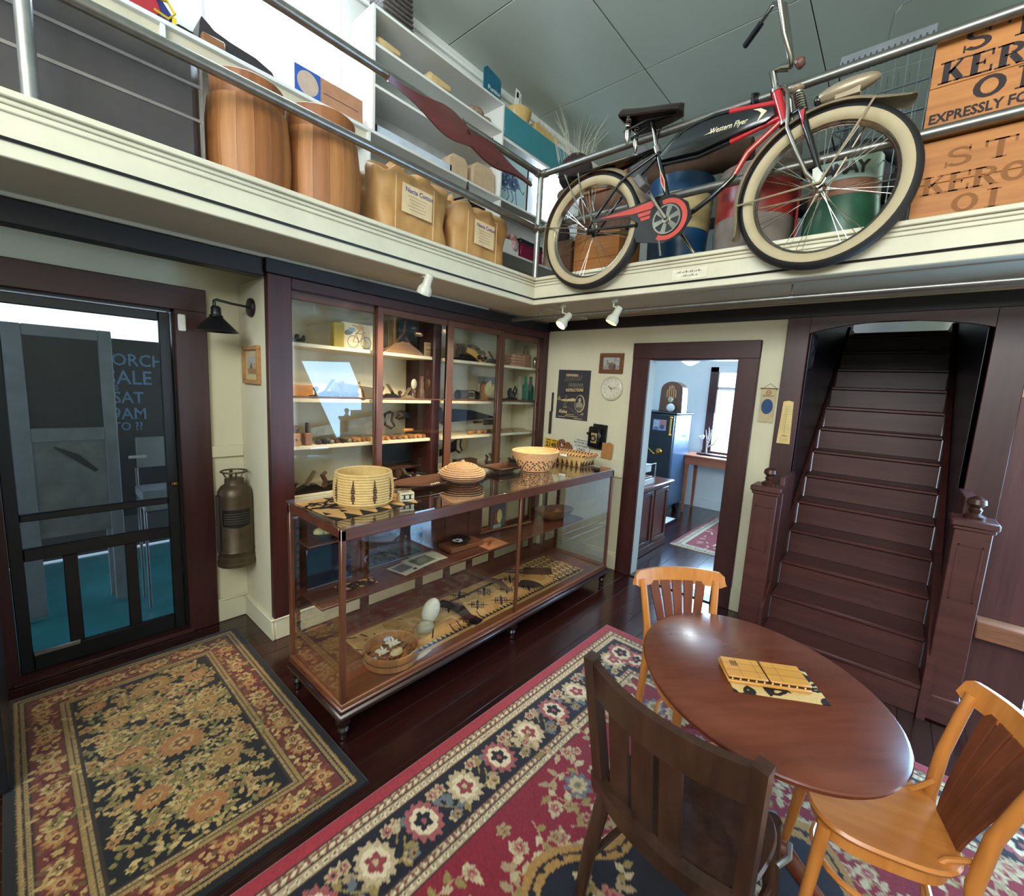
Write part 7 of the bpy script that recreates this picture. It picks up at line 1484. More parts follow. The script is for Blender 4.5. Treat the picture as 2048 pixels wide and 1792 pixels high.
def prop(u, v):
    s_ = u * 2 - 1; x = -1.71 + 0.63 * s_; hw = 0.018 + 0.058 * math.exp(-(abs(s_) - 0.30) ** 2 / 0.10) * (1 - abs(s_) ** 6); zc = 3.352 - 0.045 * s_ - 0.02; tw = 0.5 * s_
    w_ = (v - 0.5) * 2 * hw; return (x, -0.565 + w_ * math.sin(tw), zc + w_ * math.cos(tw))
b.sheet(prop, 40, 6, 0.016); b.build('blade', wood('prop_maroon', (78, 32, 32), (100, 46, 44), 'x', 0.35, 6, coat=0.3), t); MB().sheet(lambda u, v: prop(0.935 + 0.065 * u, v), 4, 4, 0.019).build('metal_tip', mat('tip_grey', (130, 128, 128), 0.4, 0.7), t); MB().tube([(-1.47, -0.575, 3.27), (-1.47, -0.535, 3.36), (-1.47, -0.511, 3.46)], 0.004, 6).tube([(-1.75, -0.585, 3.34), (-1.75, -0.51, 3.46)], 0.004, 6).build('wire_tie', M_IRON, t)
# counter and shelf unit along the long wall
cn = thing('gallery_counter', 'long white counter shelf along the gallery wall', 'shelf', (-2.0, 0.33, ZL))
W('top', M_WHITE, [(-6.3, 1.2, 0.168, 0.48, 3.475, 3.498)], cn, bev=0.003); W('divider', M_WHITE, [(-2.03, -2.008, 0.172, 0.48, ZL, 3.475)], cn, bev=0.002); W('divider', M_WHITE, [(-0.66, -0.638, 0.172, 0.48, ZL, 3.475)], cn, bev=0.002); W('divider', M_WHITE, [(-3.2, -3.178, 0.172, 0.48, ZL, 3.475)], cn, bev=0.002)
W('lower_shelf', M_WHITE, [(-0.638, 1.2, 0.172, 0.48, 3.028, 3.048)], cn, bev=0.003); W('apron', M_FASCIA, [(-6.3, -2.03, 0.20, 0.215, 3.38, 3.475)], cn)
us = thing('shelf_unit', 'white open shelf unit standing on the gallery counter', 'shelf', (-1.32, 0.33, 3.499))
W('side', M_WHITE, [(-2.0, -1.978, 0.168, 0.478, 3.499, 4.30)], us, bev=0.002); W('side', M_WHITE, [(-0.672, -0.650, 0.168, 0.478, 3.499, 4.30)], us, bev=0.002)
for z in (4.28, 4.05, 3.785): W('shelf', M_WHITE, [(-1.978, -0.672, 0.168, 0.478, z, z + 0.02)], us, bev=0.002)
W('back', mat('unit_back', (168, 172, 172), 0.6), [(-1.978, -0.672, 0.466, 0.478, 3.499, 4.28)], us)
tc = thing('teal_cupboard', 'teal fronted wall cupboard right of the white shelf unit', 'cupboard', (0.2, 0.33, 4.03)); W('body', M_WHITE, [(-0.645, 1.1, 0.185, 0.478, 4.02, 4.30)], tc, bev=0.003); W('front', mat('teal_paint', (62, 134, 148), 0.25, var=0.06), [(-0.64, 1.1, 0.168, 0.185, 4.045, 4.285)], tc, bev=0.003)
def loaf(x, z, w_, h, label):
    b = MB().box(x, x + w_, 0.19, 0.36, z, z + h, bev=0.03); o = single('pumice_block', b, mat('pumice', (196, 170, 122), 0.9, var=0.12, scale=40, bump=0.4), label, 'block', 'tan blocks on the white shelf unit'); return o
loaf(-1.955, 4.071, 0.22, 0.085, 'tan porous block at the left end of the white shelf unit'); loaf(-1.50, 4.071, 0.25, 0.095, 'tan porous block in the middle of the white shelf unit')
single('string_bag', MB().sph((-0.92, 0.27, 4.125), (0.09, 0.07, 0.055), 14).sph((-0.80, 0.27, 4.11), (0.07, 0.06, 0.04), 12), mat('string_tan', (170, 142, 108), 0.9, col2=(110, 96, 88), scale=40, bump=0.5), 'mottled cloth bundle at the right end of the white shelf unit', 'bundle')
t = thing('long_carton', 'long flat white carton lying on the counter inside the shelf unit', 'carton', (-1.6, 0.25, 3.4985)); MB().box(-1.955, -1.23, 0.20, 0.30, 3.4985, 3.565, bev=0.004).build('carton', mat('carton_blue', (196, 208, 224), 0.5), t); MB().box(-1.955, -1.23, 0.30, 0.33, 3.4985, 3.625, bev=0.004).build('raised_flap', mat('carton_blue', (196, 208, 224), 0.5), t)
single('dark_switch', MB().box(-1.965, -1.945, 0.19, 0.24, 3.5, 3.56, bev=0.004), M_IRON, 'small dark metal piece at the unit side next to the long carton', 'fitting')
def bag(x, w_, h, label): 
    b = MB(); b.prism([(0, 0), (w_, 0), (w_ * 0.98, h * 0.8), (w_ * 0.8, h), (w_ * 0.15, h * 0.97), (0.0, h * 0.7)], 0.0, 0.14, M=frA(x, 0.34, 3.4985)); return single('paper_bag', b, mat('bag_tan', (198, 172, 140), 0.75, bump=0.3), label, 'bag', 'paper bags in the shelf unit')
bag(-1.25, 0.20, 0.17, 'small pale paper bag next to the long carton end'); bag(-0.98, 0.27, 0.21, 'larger tan paper bag at the right of the shelf unit')
single('orange_card', MB().box(-0.80, -0.69, 0.20, 0.205, 3.80, 3.86), mat('orange_card', (206, 84, 48), 0.6), 'orange card leaning at the right side of the shelf unit', 'card')
single('folded_cloth', MB().box(-0.86, -0.69, 0.20, 0.42, 3.8055, 3.835, bev=0.012), M_KRAFT, 'folded tan cloth on the middle shelf right end of the unit', 'cloth')
t = thing('wicker_hamper', 'dark striped basket box on top of the white shelf unit', 'basket', (-1.78, 0.32, 4.301)); b = MB()
for k in range(8): b.box(-1.90 + 0.003 * k, -1.62 - 0.002 * k, 0.22, 0.42, 4.302 + 0.034 * k, 4.328 + 0.034 * k, bev=0.008)
b.build('weave', mat('dark_weave', (56, 48, 46), 0.8, col2=(110, 104, 100), scale=30, stretch=(1, 1, 8)), t)
t = thing('blue_flip_sign', 'small blue sign with rounded corner on top of the shelf unit', 'sign', (-0.74, 0.25, 4.301)); b = MB(); b.prism([(0, 0), (0.22, 0), (0.22, 0.21), (0.20, 0.23), (0.03, 0.26), (0.0, 0.23)], 0, 0.012, M=frA(-0.85, 0.26, 4.302)); b.build('sign_board', mat('sign_blue', (30, 96, 122), 0.4), t); b = MB(); b.text('Pumice', 0.055, frA(-0.80, 0.2475, 4.385), 0.0005); b.build('sign_lettering', M_WHITE, t)
t = thing('postcard_basket', 'basket of upright white cards on top of the teal cupboard', 'basket', (-0.33, 0.3, 4.301)); MB().lathe([(0.10, 0.0), (0.13, 0.11), (0.14, 0.11), (0.11, 0.0)], 24, (-0.33, 0.30, 4.302)).build('basket', M_COIL, t)
for k, (x, a, h) in enumerate(((-0.43, 0.10, 0.25), (-0.38, 0.05, 0.24), (-0.34, 0.0, 0.27), (-0.26, -0.12, 0.20), (-0.22, -0.2, 0.22))):
    MB().box(-0.03, 0.03, 0.0, h, 0, 0.004, M=frA(x, 0.24 + 0.02 * k, 4.31) @ Matrix.Rotation(-a, 4, 'Z')).build('card', M_WHITE, t)
    MB().box(-0.015, 0.015, h - 0.07, h - 0.02, 0.004, 0.0045, M=frA(x, 0.24 + 0.02 * k, 4.31) @ Matrix.Rotation(-a, 4, 'Z')).build('card_print', M_IRON, t)
t = thing('driftwood_crate', 'tan crate of shells and driftwood at the end of the teal cupboard', 'crate', (0.05, 0.3, 4.301)); MB().box(-0.14, 0.26, 0.22, 0.42, 4.301, 4.40, bev=0.006).build('crate', M_COIL, t); b = MB()
for k in range(5): b.tube([(-0.10 + 0.07 * k, 0.30, 4.39), (-0.06 + 0.07 * k, 0.25, 4.44), (0.0 + 0.06 * k, 0.24, 4.40)], 0.012, 6)
b.build('driftwood', mat('driftwood', (186, 182, 172), 0.8), t)
# skeleton-like anatomy print and lower shelf goods
w, h = 0.52, 0.54; r = Ras(w, h, 150, 156, (176, 206, 214)); ink = (84, 104, 140); dk = (52, 68, 104)
for cx, cy, a, b_, an in ((0.09, 0.44, .05, .07, .3), (0.05, 0.34, .04, .06, 0), (0.15, 0.30, .035, .07, .4), (0.21, 0.33, .03, .06, .6), (0.19, 0.42, .035, .03, .2), (0.28, 0.36, .055, .035, .4), (0.33, 0.31, .035, .05, .5), (0.30, 0.24, .04, .03, .2), (0.12, 0.22, .05, .03, .5), (0.06, 0.27, .05, .08, .2), (0.12, 0.36, .05, .09, -.3), (0.24, 0.28, .05, .05, 0), (0.20, 0.23, .06, .04, .4), (0.33, 0.25, .05, .06, .8), (0.38, 0.28, .03, .05, .4)): r.ell(cx, cy, a, b_, an, ink); r.ell(cx, cy, a * .6, b_ * .6, an, dk); r.ell(cx + a * .2, cy + b_ * .2, a * .25, b_ * .25, an, (150, 176, 196))
for pts in (((.10, .22), (.20, .18), (.30, .20), (.36, .24)), ((.24, .20), (.27, .12), (.23, .06), (.18, .065)), ((.30, .20), (.34, .12), (.30, .05), (.27, .03)), ((.36, .26), (.38, .14), (.40, .06), (.43, .0)), ((.36, .27), (.44, .24), (.49, .21), (.50, .24)), ((.40, .30), (.44, .25)), ((.38, .33), (.41, .24)), ((.05, .24), (.12, .17), (.22, .16))): r.line(list(pts), 0.012, ink)
t = thing('anatomy_print', 'pale blue framed print of a kneeling skeletal figure on the gallery counter', 'print', (-0.37, 0.32, 3.4985)); r.build('print_sheet', painted('print_paper', 0.6, 0, 0.0), frA(-0.645, 0.33, 3.51), 0.006, t); M_FR = mat('frame_black', (24, 24, 28), 0.4)
W('frame', M_FR, [(-0.655, -0.08, 0.325, 0.345, 4.0, 4.012), (-0.092, -0.08, 0.325, 0.345, 3.499, 4.0)], t); W('mat_board', M_OFFICE, [(-0.655, -0.085, 0.336, 0.345, 3.499, 4.0)], t)
single('white_carton', MB().box(-0.63, -0.33, 0.19, 0.40, 3.049, 3.17, bev=0.004), M_WHITE, 'white carton on the lower shelf behind the railing corner', 'carton')
single('bandana', MB().sph((-0.52, 0.23, 3.205), (0.10, 0.06, 0.035), 16).sph((-0.42, 0.22, 3.20), (0.07, 0.05, 0.045), 14).sph((-0.40, 0.18, 3.14), (0.05, 0.02, 0.06), 12), mat('bandana_red', (150, 56, 52), 0.9, col2=(206, 190, 190), scale=14), 'red and white bandana crumpled on the white carton', 'bandana')
t = thing('red_tin_box', 'magenta tin box on the lower shelf at the railing corner post', 'box', (-0.12, 0.28, 3.049)); MB().box(-0.30, 0.06, 0.19, 0.38, 3.049, 3.185, bev=0.008).build('tin', mat('magenta_tin', (128, 20, 64), 0.3, var=0.1), t); MB().box(-0.305, 0.065, 0.185, 0.385, 3.170, 3.190, bev=0.004).build('lid', mat('magenta_lid', (100, 16, 52), 0.3), t)
single('black_radio', MB().box(-0.28, 0.10, 0.22, 0.36, 3.191, 3.25, bev=0.01), M_BLACK, 'black case resting on the magenta tin box', 'case')
single('black_case', MB().box(-0.60, -0.05, 0.22, 0.42, ZL, 2.66, bev=0.01), M_BLACK, 'flat black case on the gallery floor under the magenta tin', 'case')
# left part of the counter
t = thing('circus_sign', 'red board with yellow scroll and blue ground on the gallery counter', 'sign', (-3.2, 0.26, 3.499)); b = MB(); b.prism([(0, 0), (0.30, 0), (0.30, 0.06), (0.22, 0.16), (0, 0.16)], 0, 0.015, M=frA(-3.42, 0.26, 3.4985)); b.build('blue_ground', mat('sign_navy', (36, 44, 110), 0.5), t); b = MB(); b.prism([(0, 0.02), (0.20, 0.02), (0.24, 0.06), (0.20, 0.18), (0, 0.18)], 0.015, 0.02, M=frA(-3.42, 0.26, 3.4985)); b.build('red_panel', mat('sign_red2', (170, 40, 50), 0.5), t); MB().tube([(0.21, 0.06, 0.02), (0.27, 0.05, 0.02), (0.30, 0.09, 0.02), (0.27, 0.13, 0.02), (0.22, 0.12, 0.02)], 0.012, 8, flat=(1, .4), M=frA(-3.42, 0.26, 3.4985)).box(0.285, 0.305, 0, 0.07, 0.015, 0.024, M=frA(-3.42, 0.26, 3.4985)).build('yellow_scroll', mat('sign_yellow', (224, 192, 50), 0.5), t)
t = thing('covered_machine', 'dark covered machine with wooden handle on the gallery counter by the window', 'machine', (-2.85, 0.28, 3.499)); b = MB(); b.prism([(0, 0.0), (0.46, 0.0), (0.42, 0.06), (0.33, 0.09), (0.20, 0.10), (0.12, 0.115), (0.06, 0.155), (0.05, 0.12), (0.04, 0.02)], 0, 0.16, M=frA(-3.06, 0.40, 3.4985)); b.build('cover', mat('machine_dark', (48, 42, 46), 0.4, var=0.2), t); MB().box(-3.01, -2.90, 0.20, 0.25, 3.4985, 3.56, bev=0.006).build('wood_handle', M_TOOLW, t); MB().box(-3.12, -3.04, 0.22, 0.32, 3.4985, 3.545, bev=0.01).build('clamp', M_IRON, t)
t = thing('cardboard_carton', 'brown cardboard carton with blue square and pale disc on the counter', 'carton', (-2.29, 0.3, 3.499)); MB().box(-2.525, -2.055, 0.20, 0.40, 3.4985, 3.665, bev=0.003).build('box', mat('cardboard', (176, 128, 98), 0.8), t); MB().box(-2.524, -2.36, 0.198, 0.20, 3.50, 3.664).build('blue_square', mat('carton_royal', (44, 88, 176), 0.6), t); b = MB(); b.prism([(0.068 * math.cos(2 * PI * k / 28), 0.070 * math.sin(2 * PI * k / 28)) for k in range(28)], 0, 0.001, M=frA(-2.441, 0.1979, 3.581)); b.build('pale_disc', mat('carton_disc', (190, 168, 152), 0.7), t); MB().box(-2.34, -2.09, 0.199, 0.20, 3.575, 3.579).build('printed_line', mat('carton_ink', (76, 44, 60), 0.7), t); b = MB(); b.prism([(0, 0), (0.40, 0), (0.37, 0.03), (0.05, 0.045)], 0, 0.002, M=frA(-2.50, 0.39, 3.664)); b.build('flap', mat('cardboard', (176, 128, 98), 0.8), t)
# ---- cross side of the gallery, behind the bicycle
M_CRATE = wood('crate_wood', (150, 88, 36), (190, 124, 60), 'y', 0.6, 5, bump=0.15); M_CRATED = wood('crate_dark', (84, 54, 36), (120, 82, 56), 'z', 0.6, 5, bump=0.15); M_BOXW = wood('box_wood', (140, 92, 54), (172, 120, 76), 'z', 0.6, 5, bump=0.12)
def crate(name, label, x0, x1, y0, y1, z0, z1, m, nb, M_=None, grp=None):
    t = thing(name, label, 'crate', ((x0 + x1) / 2, (y0 + y1) / 2, z0), group=grp)
    W('box', m, [(x0 + 0.006, x1, y0, y1, z0, z1)], t, bev=0.003); hh = (z1 - z0) / nb
    for k in range(nb): W('board', m, [(x0 - 0.006, x0 + 0.006, y0, y1, z0 + k * hh + 0.0008, z0 + (k + 1) * hh - 0.0008)], t, bev=0.002)
    return t
k2 = crate('kerosene_crate', 'upper of the two orange wooden kerosene crates with bold lettering', -0.855, -0.60, -3.42, -2.815, 2.998, 3.455, M_CRATE, 2, grp='stacked kerosene crates')
def slab(b, M, ch, x, y, w_, h, tk, th=0.0006):
    # slab serif capitals for the stencilled crates
    def q(pts): b.prism(pts, 0, th, M=M)
    def st(x0, x1, y0=0.0, y1=1.0): q([(x + x0, y + y0 * h), (x + x1, y + y0 * h), (x + x1, y + y1 * h), (x + x0, y + y1 * h)])
    def bar(p0, p1, t): 
        d = Vector((p1[0] - p0[0], p1[1] - p0[1])).normalized() * t / 2; n_ = (-d.y, d.x)
        q([(x + p0[0] - n_[0], y + p0[1] - n_[1]), (x + p1[0] - n_[0], y + p1[1] - n_[1]), (x + p1[0] + n_[0], y + p1[1] + n_[1]), (x + p0[0] + n_[0], y + p0[1] + n_[1])])
    def serif(xc, yy, wd): st(xc - wd / 2, xc + wd / 2, yy, yy + 0.07)
    def arc(cx, cy, rx, ry, a0, a1, t):
        n_ = 14; o = [(x + cx + rx * math.cos(a0 + (a1 - a0) * k / n_), y + cy + ry * math.sin(a0 + (a1 - a0) * k / n_)) for k in range(n_ + 1)]; i_ = [(x + cx + (rx - t) * math.cos(a0 + (a1 - a0) * k / n_), y + cy + (ry - t * 0.6) * math.sin(a0 + (a1 - a0) * k / n_)) for k in range(n_ + 1)]
        for k in range(n_): q([o[k], o[k + 1], i_[k + 1], i_[k]])
    if ch == 'S': arc(w_ / 2, h * 0.73, w_ * 0.46, h * 0.27, 0.3, PI * 1.5, tk * 0.8); arc(w_ / 2, h * 0.29, w_ * 0.5, h * 0.29, -PI * 0.85, PI * 0.5, tk * 0.9); st(w_ * 0.84, w_ * 0.92, 0.68, 1.0); st(0, w_ * 0.08, 0, 0.32)
    if ch in 'TI': st(w_ / 2 - tk / 2, w_ / 2 + tk / 2); serif(w_ / 2, 0, tk * 2.2); serif(w_ / 2, 0.93, tk * 2.2)
    if ch == 'T': st(0, w_, 0.92, 1.0); st(0, w_ * 0.09, 0.68, 1.0); st(w_ * 0.91, w_, 0.68, 1.0)
    if ch in 'KER': st(tk * 0.4, tk * 1.4); serif(tk * 0.9, 0, tk * 2); serif(tk * 0.9, 0.93, tk * 2)
    if ch == 'E': st(tk, w_, 0, 0.08); st(tk, w_, 0.92, 1.0); st(tk, w_ * 0.7, 0.46, 0.54); st(w_ * 0.9, w_, 0, 0.3); st(w_ * 0.9, w_, 0.72, 1.0); st(w_ * 0.62, w_ * 0.7, 0.38, 0.62)
    if ch == 'K': bar((tk * 1.3, h * 0.42), (w_ * 0.86, h * 0.95), tk * 0.45); bar((w_ * 0.48, h * 0.60), (w_ * 0.88, h * 0.04), tk * 0.95); serif(w_ * 0.86, 0, tk * 1.8); serif(w_ * 0.86, 0.93, tk * 1.7)
    if ch == 'R': arc(w_ * 0.5, h * 0.74, w_ * 0.44, h * 0.26, -PI / 2, PI / 2, tk * 0.9); st(tk, w_ * 0.52, 0.92, 1.0); st(tk, w_ * 0.52, 0.46, 0.54); bar((w_ * 0.55, h * 0.48), (w_ * 0.86, h * 0.05), tk * 0.9); serif(w_ * 0.9, 0, tk * 1.3)
    if ch == 'O': arc(w_ / 2, h / 2, w_ / 2, h / 2, 0, 2 * PI, tk)
KM = frB(-0.8612, -2.815, 3.0); b = MB()
for ch, x, y, w_ in (('S', 0.095, 0.345, 0.088), ('T', 0.225, 0.348, 0.11), ('K', 0.028, 0.238, 0.082), ('E', 0.122, 0.236, 0.078), ('R', 0.210, 0.234, 0.086), ('O', 0.305, 0.232, 0.09), ('O', 0.150, 0.128, 0.105), ('I', 0.275, 0.128, 0.07)): slab(b, KM, ch, x, y, w_, 0.092, 0.024)
b.text('EXPRESSLY FOR', 0.058, KM @ Matrix.Translation((0.014, 0.070, 0)), 0.0006, 'LEFT', 0.0018, 0, 0.86); b.build('stencil_lettering', mat('stencil_ink', (44, 34, 36), 0.8), k2)
k3 = crate('kerosene_crate', 'lower orange kerosene crate with worn faded lettering', -0.855, -0.60, -3.45, -2.815, 2.602, 2.990, M_CRATE, 2, grp='stacked kerosene crates')
KM = frB(-0.8612, -2.815, 2.602); b = MB()
for ch, x, y, w_ in (('S', 0.10, 0.255, 0.088), ('T', 0.225, 0.255, 0.10), ('K', 0.03, 0.145, 0.08), ('E', 0.118, 0.145, 0.075), ('R', 0.20, 0.145, 0.082), ('O', 0.29, 0.145, 0.085), ('S', 0.385, 0.145, 0.08), ('O', 0.145, 0.045, 0.09), ('I', 0.25, 0.045, 0.06)): slab(b, KM, ch, x, y, w_, 0.082, 0.021)
b.build('faded_lettering', mat('faded_ink', (138, 88, 46), 0.8), k3)
crate('wooden_crate', 'tall plain wooden crate standing behind the rear bicycle wheel', -0.58, -0.22, -1.08, -0.66, ZL, 3.03, M_CRATE, 2)
crate('wooden_crate', 'brown weathered crate stacked higher behind the rear wheel hub', -0.50, -0.18, -1.12, -0.62, 3.035, 3.36, M_CRATED, 2)
crate('wooden_crate', 'pinkish wooden crate peeping above the top rail behind the bicycle rack', -0.52, -0.18, -1.06, -0.66, 3.365, 3.56, M_BOXW, 1)
crate('wooden_crate', 'dark weathered crate beside the corner post behind the rear tyre', -0.60, -0.30, -0.64, -0.46, ZL, 3.0, M_CRATED, 3)
single('flour_sack', MB().sph((-0.66, -0.60, 2.63), (0.09, 0.11, 0.03), 14).sph((-0.65, -0.60, 2.68), (0.08, 0.10, 0.026), 14), mat('sack_cloth', (150, 122, 86), 0.9, bump=0.4), 'folded tan sack at the foot of the corner post', 'sack')
single('grey_cloth', MB().sph((-0.42, -1.12, 3.50), (0.08, 0.10, 0.16), 16).sph((-0.42, -1.22, 3.30), (0.06, 0.10, 0.14), 14), mat('grey_canvas', (104, 100, 104), 0.9, var=0.2, bump=0.4), 'grey canvas draped over the crate behind the saddle', 'cloth')
def broom(name, label, c, rx, rz, m, n, L, sp, seed):
    t = thing(name, label, 'brush', c); rn = random.Random(seed); b = MB(); b.sph((c[0], c[1], c[2]), (rx * 0.85, rx, rz), 16); b.build('head', m, t); b = MB()
    for k in range(n):
        a = rn.uniform(0, 6.28); q = rn.uniform(0.3, 1.0) * rx; d = rn.uniform(0.6, 1.0) * L
        p0 = Vector((c[0] + q * math.cos(a), c[1] + q * math.sin(a), c[2] + rz * 0.6)); b.tube([p0, p0 + Vector((sp * math.cos(a) * d * 0.3, sp * math.sin(a) * d * 0.3, d * 0.6)), p0 + Vector((sp * math.cos(a) * d, sp * math.sin(a) * d, d))], [0.0016, 0.0014, 0.0008], 4)
    o = b.build('bristle', mat('pale_straw', (176, 172, 158), 0.8) if L > 0.15 else m, t); o['kind'] = 'stuff'; return t
M_BRIS = mat('brown_bristle', (44, 32, 32), 0.95, var=0.35, scale=60, bump=0.8)
broom('fibre_broom', 'dark brown bristle broom head with pale stalks above the corner of the rail', (-0.60, -0.63, 3.52), 0.15, 0.15, M_BRIS, 60, 0.30, 0.5, 2)
broom('fibre_broom', 'small spiky dark brush head beside the corner post below the rail', (-0.45, -0.44, 3.10), 0.06, 0.10, M_BRIS, 60, 0.13, 0.7, 6)
single('metal_dish', MB().sph((-0.66, -0.60, 3.335), (0.07, 0.09, 0.05), 18), mat('dull_tin', (120, 108, 96), 0.35, 0.7), 'dull metal pot hanging under the brown broom head', 'pot')
def pail(name, label, c, r0, r1, h, bands, cat='bucket'):
    t = thing(name, label, cat, c, 0.0, None, True); z = 0.0
    for i, (hh, nm, m, rib) in enumerate(bands):
        z0, z1 = z, z + hh; q = lambda z_: r0 + (r1 - r0) * z_ / h; b = MB()
        pr = [(0.0, z0), (q(z0), z0 + 0.0005)]
        for k in range(rib): zz = z0 + hh * (k + 0.5) / rib; pr += [(q(zz), zz - hh / rib * 0.3), (q(zz) + 0.006, zz), (q(zz), zz + hh / rib * 0.3)]
        pr += [(q(z1), z1 - 0.0005), (0.0, z1)]; b.lathe(pr, 36); b.build(nm, m, t); z = z1
    return t
M_BLUE = mat('pail_blue', (24, 74, 112), 0.35, var=0.2, scale=6); M_PCREAM = mat('pail_cream', (176, 160, 112), 0.4, var=0.1); M_RED = mat('pail_red', (150, 44, 40), 0.35, var=0.2, scale=6); M_GREY = mat('pail_grey', (130, 118, 110), 0.45, var=0.2, scale=6)
pail('stacked_pails', 'blue pail with cream ribbed buckets nested above it behind the crank', (-0.48, -1.50, ZL), 0.20, 0.225, 0.68, ((0.30, 'blue_pail', M_BLUE, 0), (0.24, 'cream_rim', M_PCREAM, 4), (0.12, 'blue_cover', M_BLUE, 0)))
pail('red_drum', 'dented red and grey drum left of the front wheel hub', (-0.56, -2.03, ZL), 0.225, 0.235, 0.60, ((0.26, 'grey_base', M_GREY, 2), (0.20, 'red_band', M_RED, 0), (0.10, 'grey_top', M_GREY, 1)))
pail('grey_drum', 'tall grey barrel with rope rings behind the red drum', (-0.05, -1.92, ZL), 0.26, 0.23, 0.95, ((0.30, 'base', M_GREY, 1), (0.65, 'upper', mat('drum_taupe', (104, 92, 82), 0.7, var=0.2), 5)))
t = pail('soap_bucket', 'green metal bucket with white soap label seen through the front wheel', (-0.56, -2.50, ZL), 0.185, 0.165, 0.50, ((0.28, 'green_base', mat('bucket_green', (40, 84, 62), 0.35, var=0.25, scale=8), 1), (0.08, 'brown_band', mat('bucket_brown', (134, 92, 70), 0.5, var=0.2, scale=20), 0), (0.14, 'white_band', mat('bucket_white', (160, 186, 172), 0.4, var=0.1), 0)))
b = MB(); cm = 'CAMAY'
for k, s_ in enumerate(cm):
    a = PI + (k - 2.2) * 0.30; R = 0.172; b.text(s_, 0.088, fr((R * math.cos(a), R * math.sin(a), 0.385), (math.sin(a), -math.cos(a), 0), (0, 0, 1)), 0.001, 'CENTER', 0.003)
b.build('bucket_lettering', mat('bucket_ink', (46, 40, 34), 0.6), t)
single('dark_void_box', MB().box(-0.28, 0.10, -2.80, -2.60, ZL, 3.20, bev=0.01), M_BLACK, 'black box standing in for the dark void behind the front wheel', 'cabinet')  # black box added to give the dark void behind the wheel
single('rubber_tyre', MB().tube([(-0.30, -2.45 + 0.30 * math.cos(a), 3.12 + 0.17 * math.sin(a)) for a in [2 * PI * k / 30 for k in range(30)]], 0.05, 10, closed=True), mat('dark_rubber', (34, 34, 36), 0.6), 'dark rubber ring lying on the buckets behind the front wheel', 'tyre')
single('rolled_canvas', MB().cyl((-0.50, -1.26, 3.37), (-0.46, -1.95, 3.37), 0.085, 0.085, 18), mat('canvas_brown', (78, 56, 40), 0.9, var=0.2), 'brown rolled canvas lying across the pails under the bicycle tank', 'canvas')
single('red_stick', MB().cyl((-0.62, -2.29, 2.62), (-0.60, -2.28, 3.05), 0.008, n=8), M_RED, 'thin red stick standing between drum and green bucket', 'stick')
t = thing('wire_rack', 'tall wire display rack behind the front fender', 'rack', (-0.45, -2.65, ZL)); M_WIRE = mat('rack_wire', (92, 100, 104), 0.4, 0.7)
b = MB(); X0, X1, YA, YB_ = -0.60, -0.30, -2.40, -2.80
for x in (X0, X1):
    for z in (2.62, 2.95, 3.28, 3.42, 3.58): b.tube([(x, YA, z), (x, YB_, z)], 0.0045, 6)
    for k in range(9): b.tube([(x, YA + (YB_ - YA) * k / 8, 2.62), (x, YA + (YB_ - YA) * k / 8, 3.66)], 0.003, 5)
    b.tube([(x, YA, 3.28), (x, YB_, 2.95)], 0.003, 5)
for y in (YA, YB_):
    for z in (2.95, 3.28, 3.58): b.tube([(X0, y, z), (X1, y, z)], 0.0045, 6)
b.build('wire_frame', M_WIRE, t); b = MB()
for k in range(16): b.tube([(X0, YA - 0.012 + (YB_ - YA) * k / 16, 3.66), (X0 - 0.02, YA - 0.012 + (YB_ - YA) * k / 16, 3.60), (X0 - 0.02, YA - 0.012 + (YB_ - YA) * k / 16, 3.56)], 0.006, 5)
b.build('hook_row', M_WIRE, t); MB().box(X0 - 0.012, X0 - 0.004, YB_, YA, 3.62, 3.67, bev=0.003).build('header', mat('rack_grey', (104, 108, 112), 0.5), t); b = MB(); b.tube([(X0, -2.60, 3.66), (X0, -2.615, 3.80), (X0, -2.64, 3.83), (X0, -3.30, 3.93)], 0.004, 6); b.build('top_wire', M_WIRE, t)
# ================================================================== BICYCLE HUNG ON THE RAILING
BX = -0.985
def P(y, z, d=0.0): return (BX + d, y, z)
M_TYRE = mat('tyre_black', (24, 24, 26), 0.6, var=0.2); M_WHITEW = mat('whitewall', (170, 154, 120), 0.6, var=0.06); M_CHROME = mat('chrome', (176, 172, 164), 0.16, 1.0, var=0.06); M_GLOSSB = mat('gloss_black_paint', (12, 13, 18), 0.14, var=0.1, coat=0.6); M_GLOSSR = mat('gloss_red_paint', (178, 36, 42), 0.2, var=0.06, coat=0.5); M_FEND = mat('worn_fender', (158, 142, 118), 0.35, 0.35, var=0.15); M_PIN = mat('pinstripe', (214, 206, 170), 0.4); M_REDM = mat('guard_red', (186, 62, 50), 0.4)
bi = thing('bicycle', 'black and red vintage bicycle with whitewall tyres hung on the gallery rail', 'bicycle', (BX, -1.75, 2.44))
HUBS = ((-1.074, 2.863, 'rear_wheel'), (-2.453, 2.825, 'front_wheel'))
spoke = None
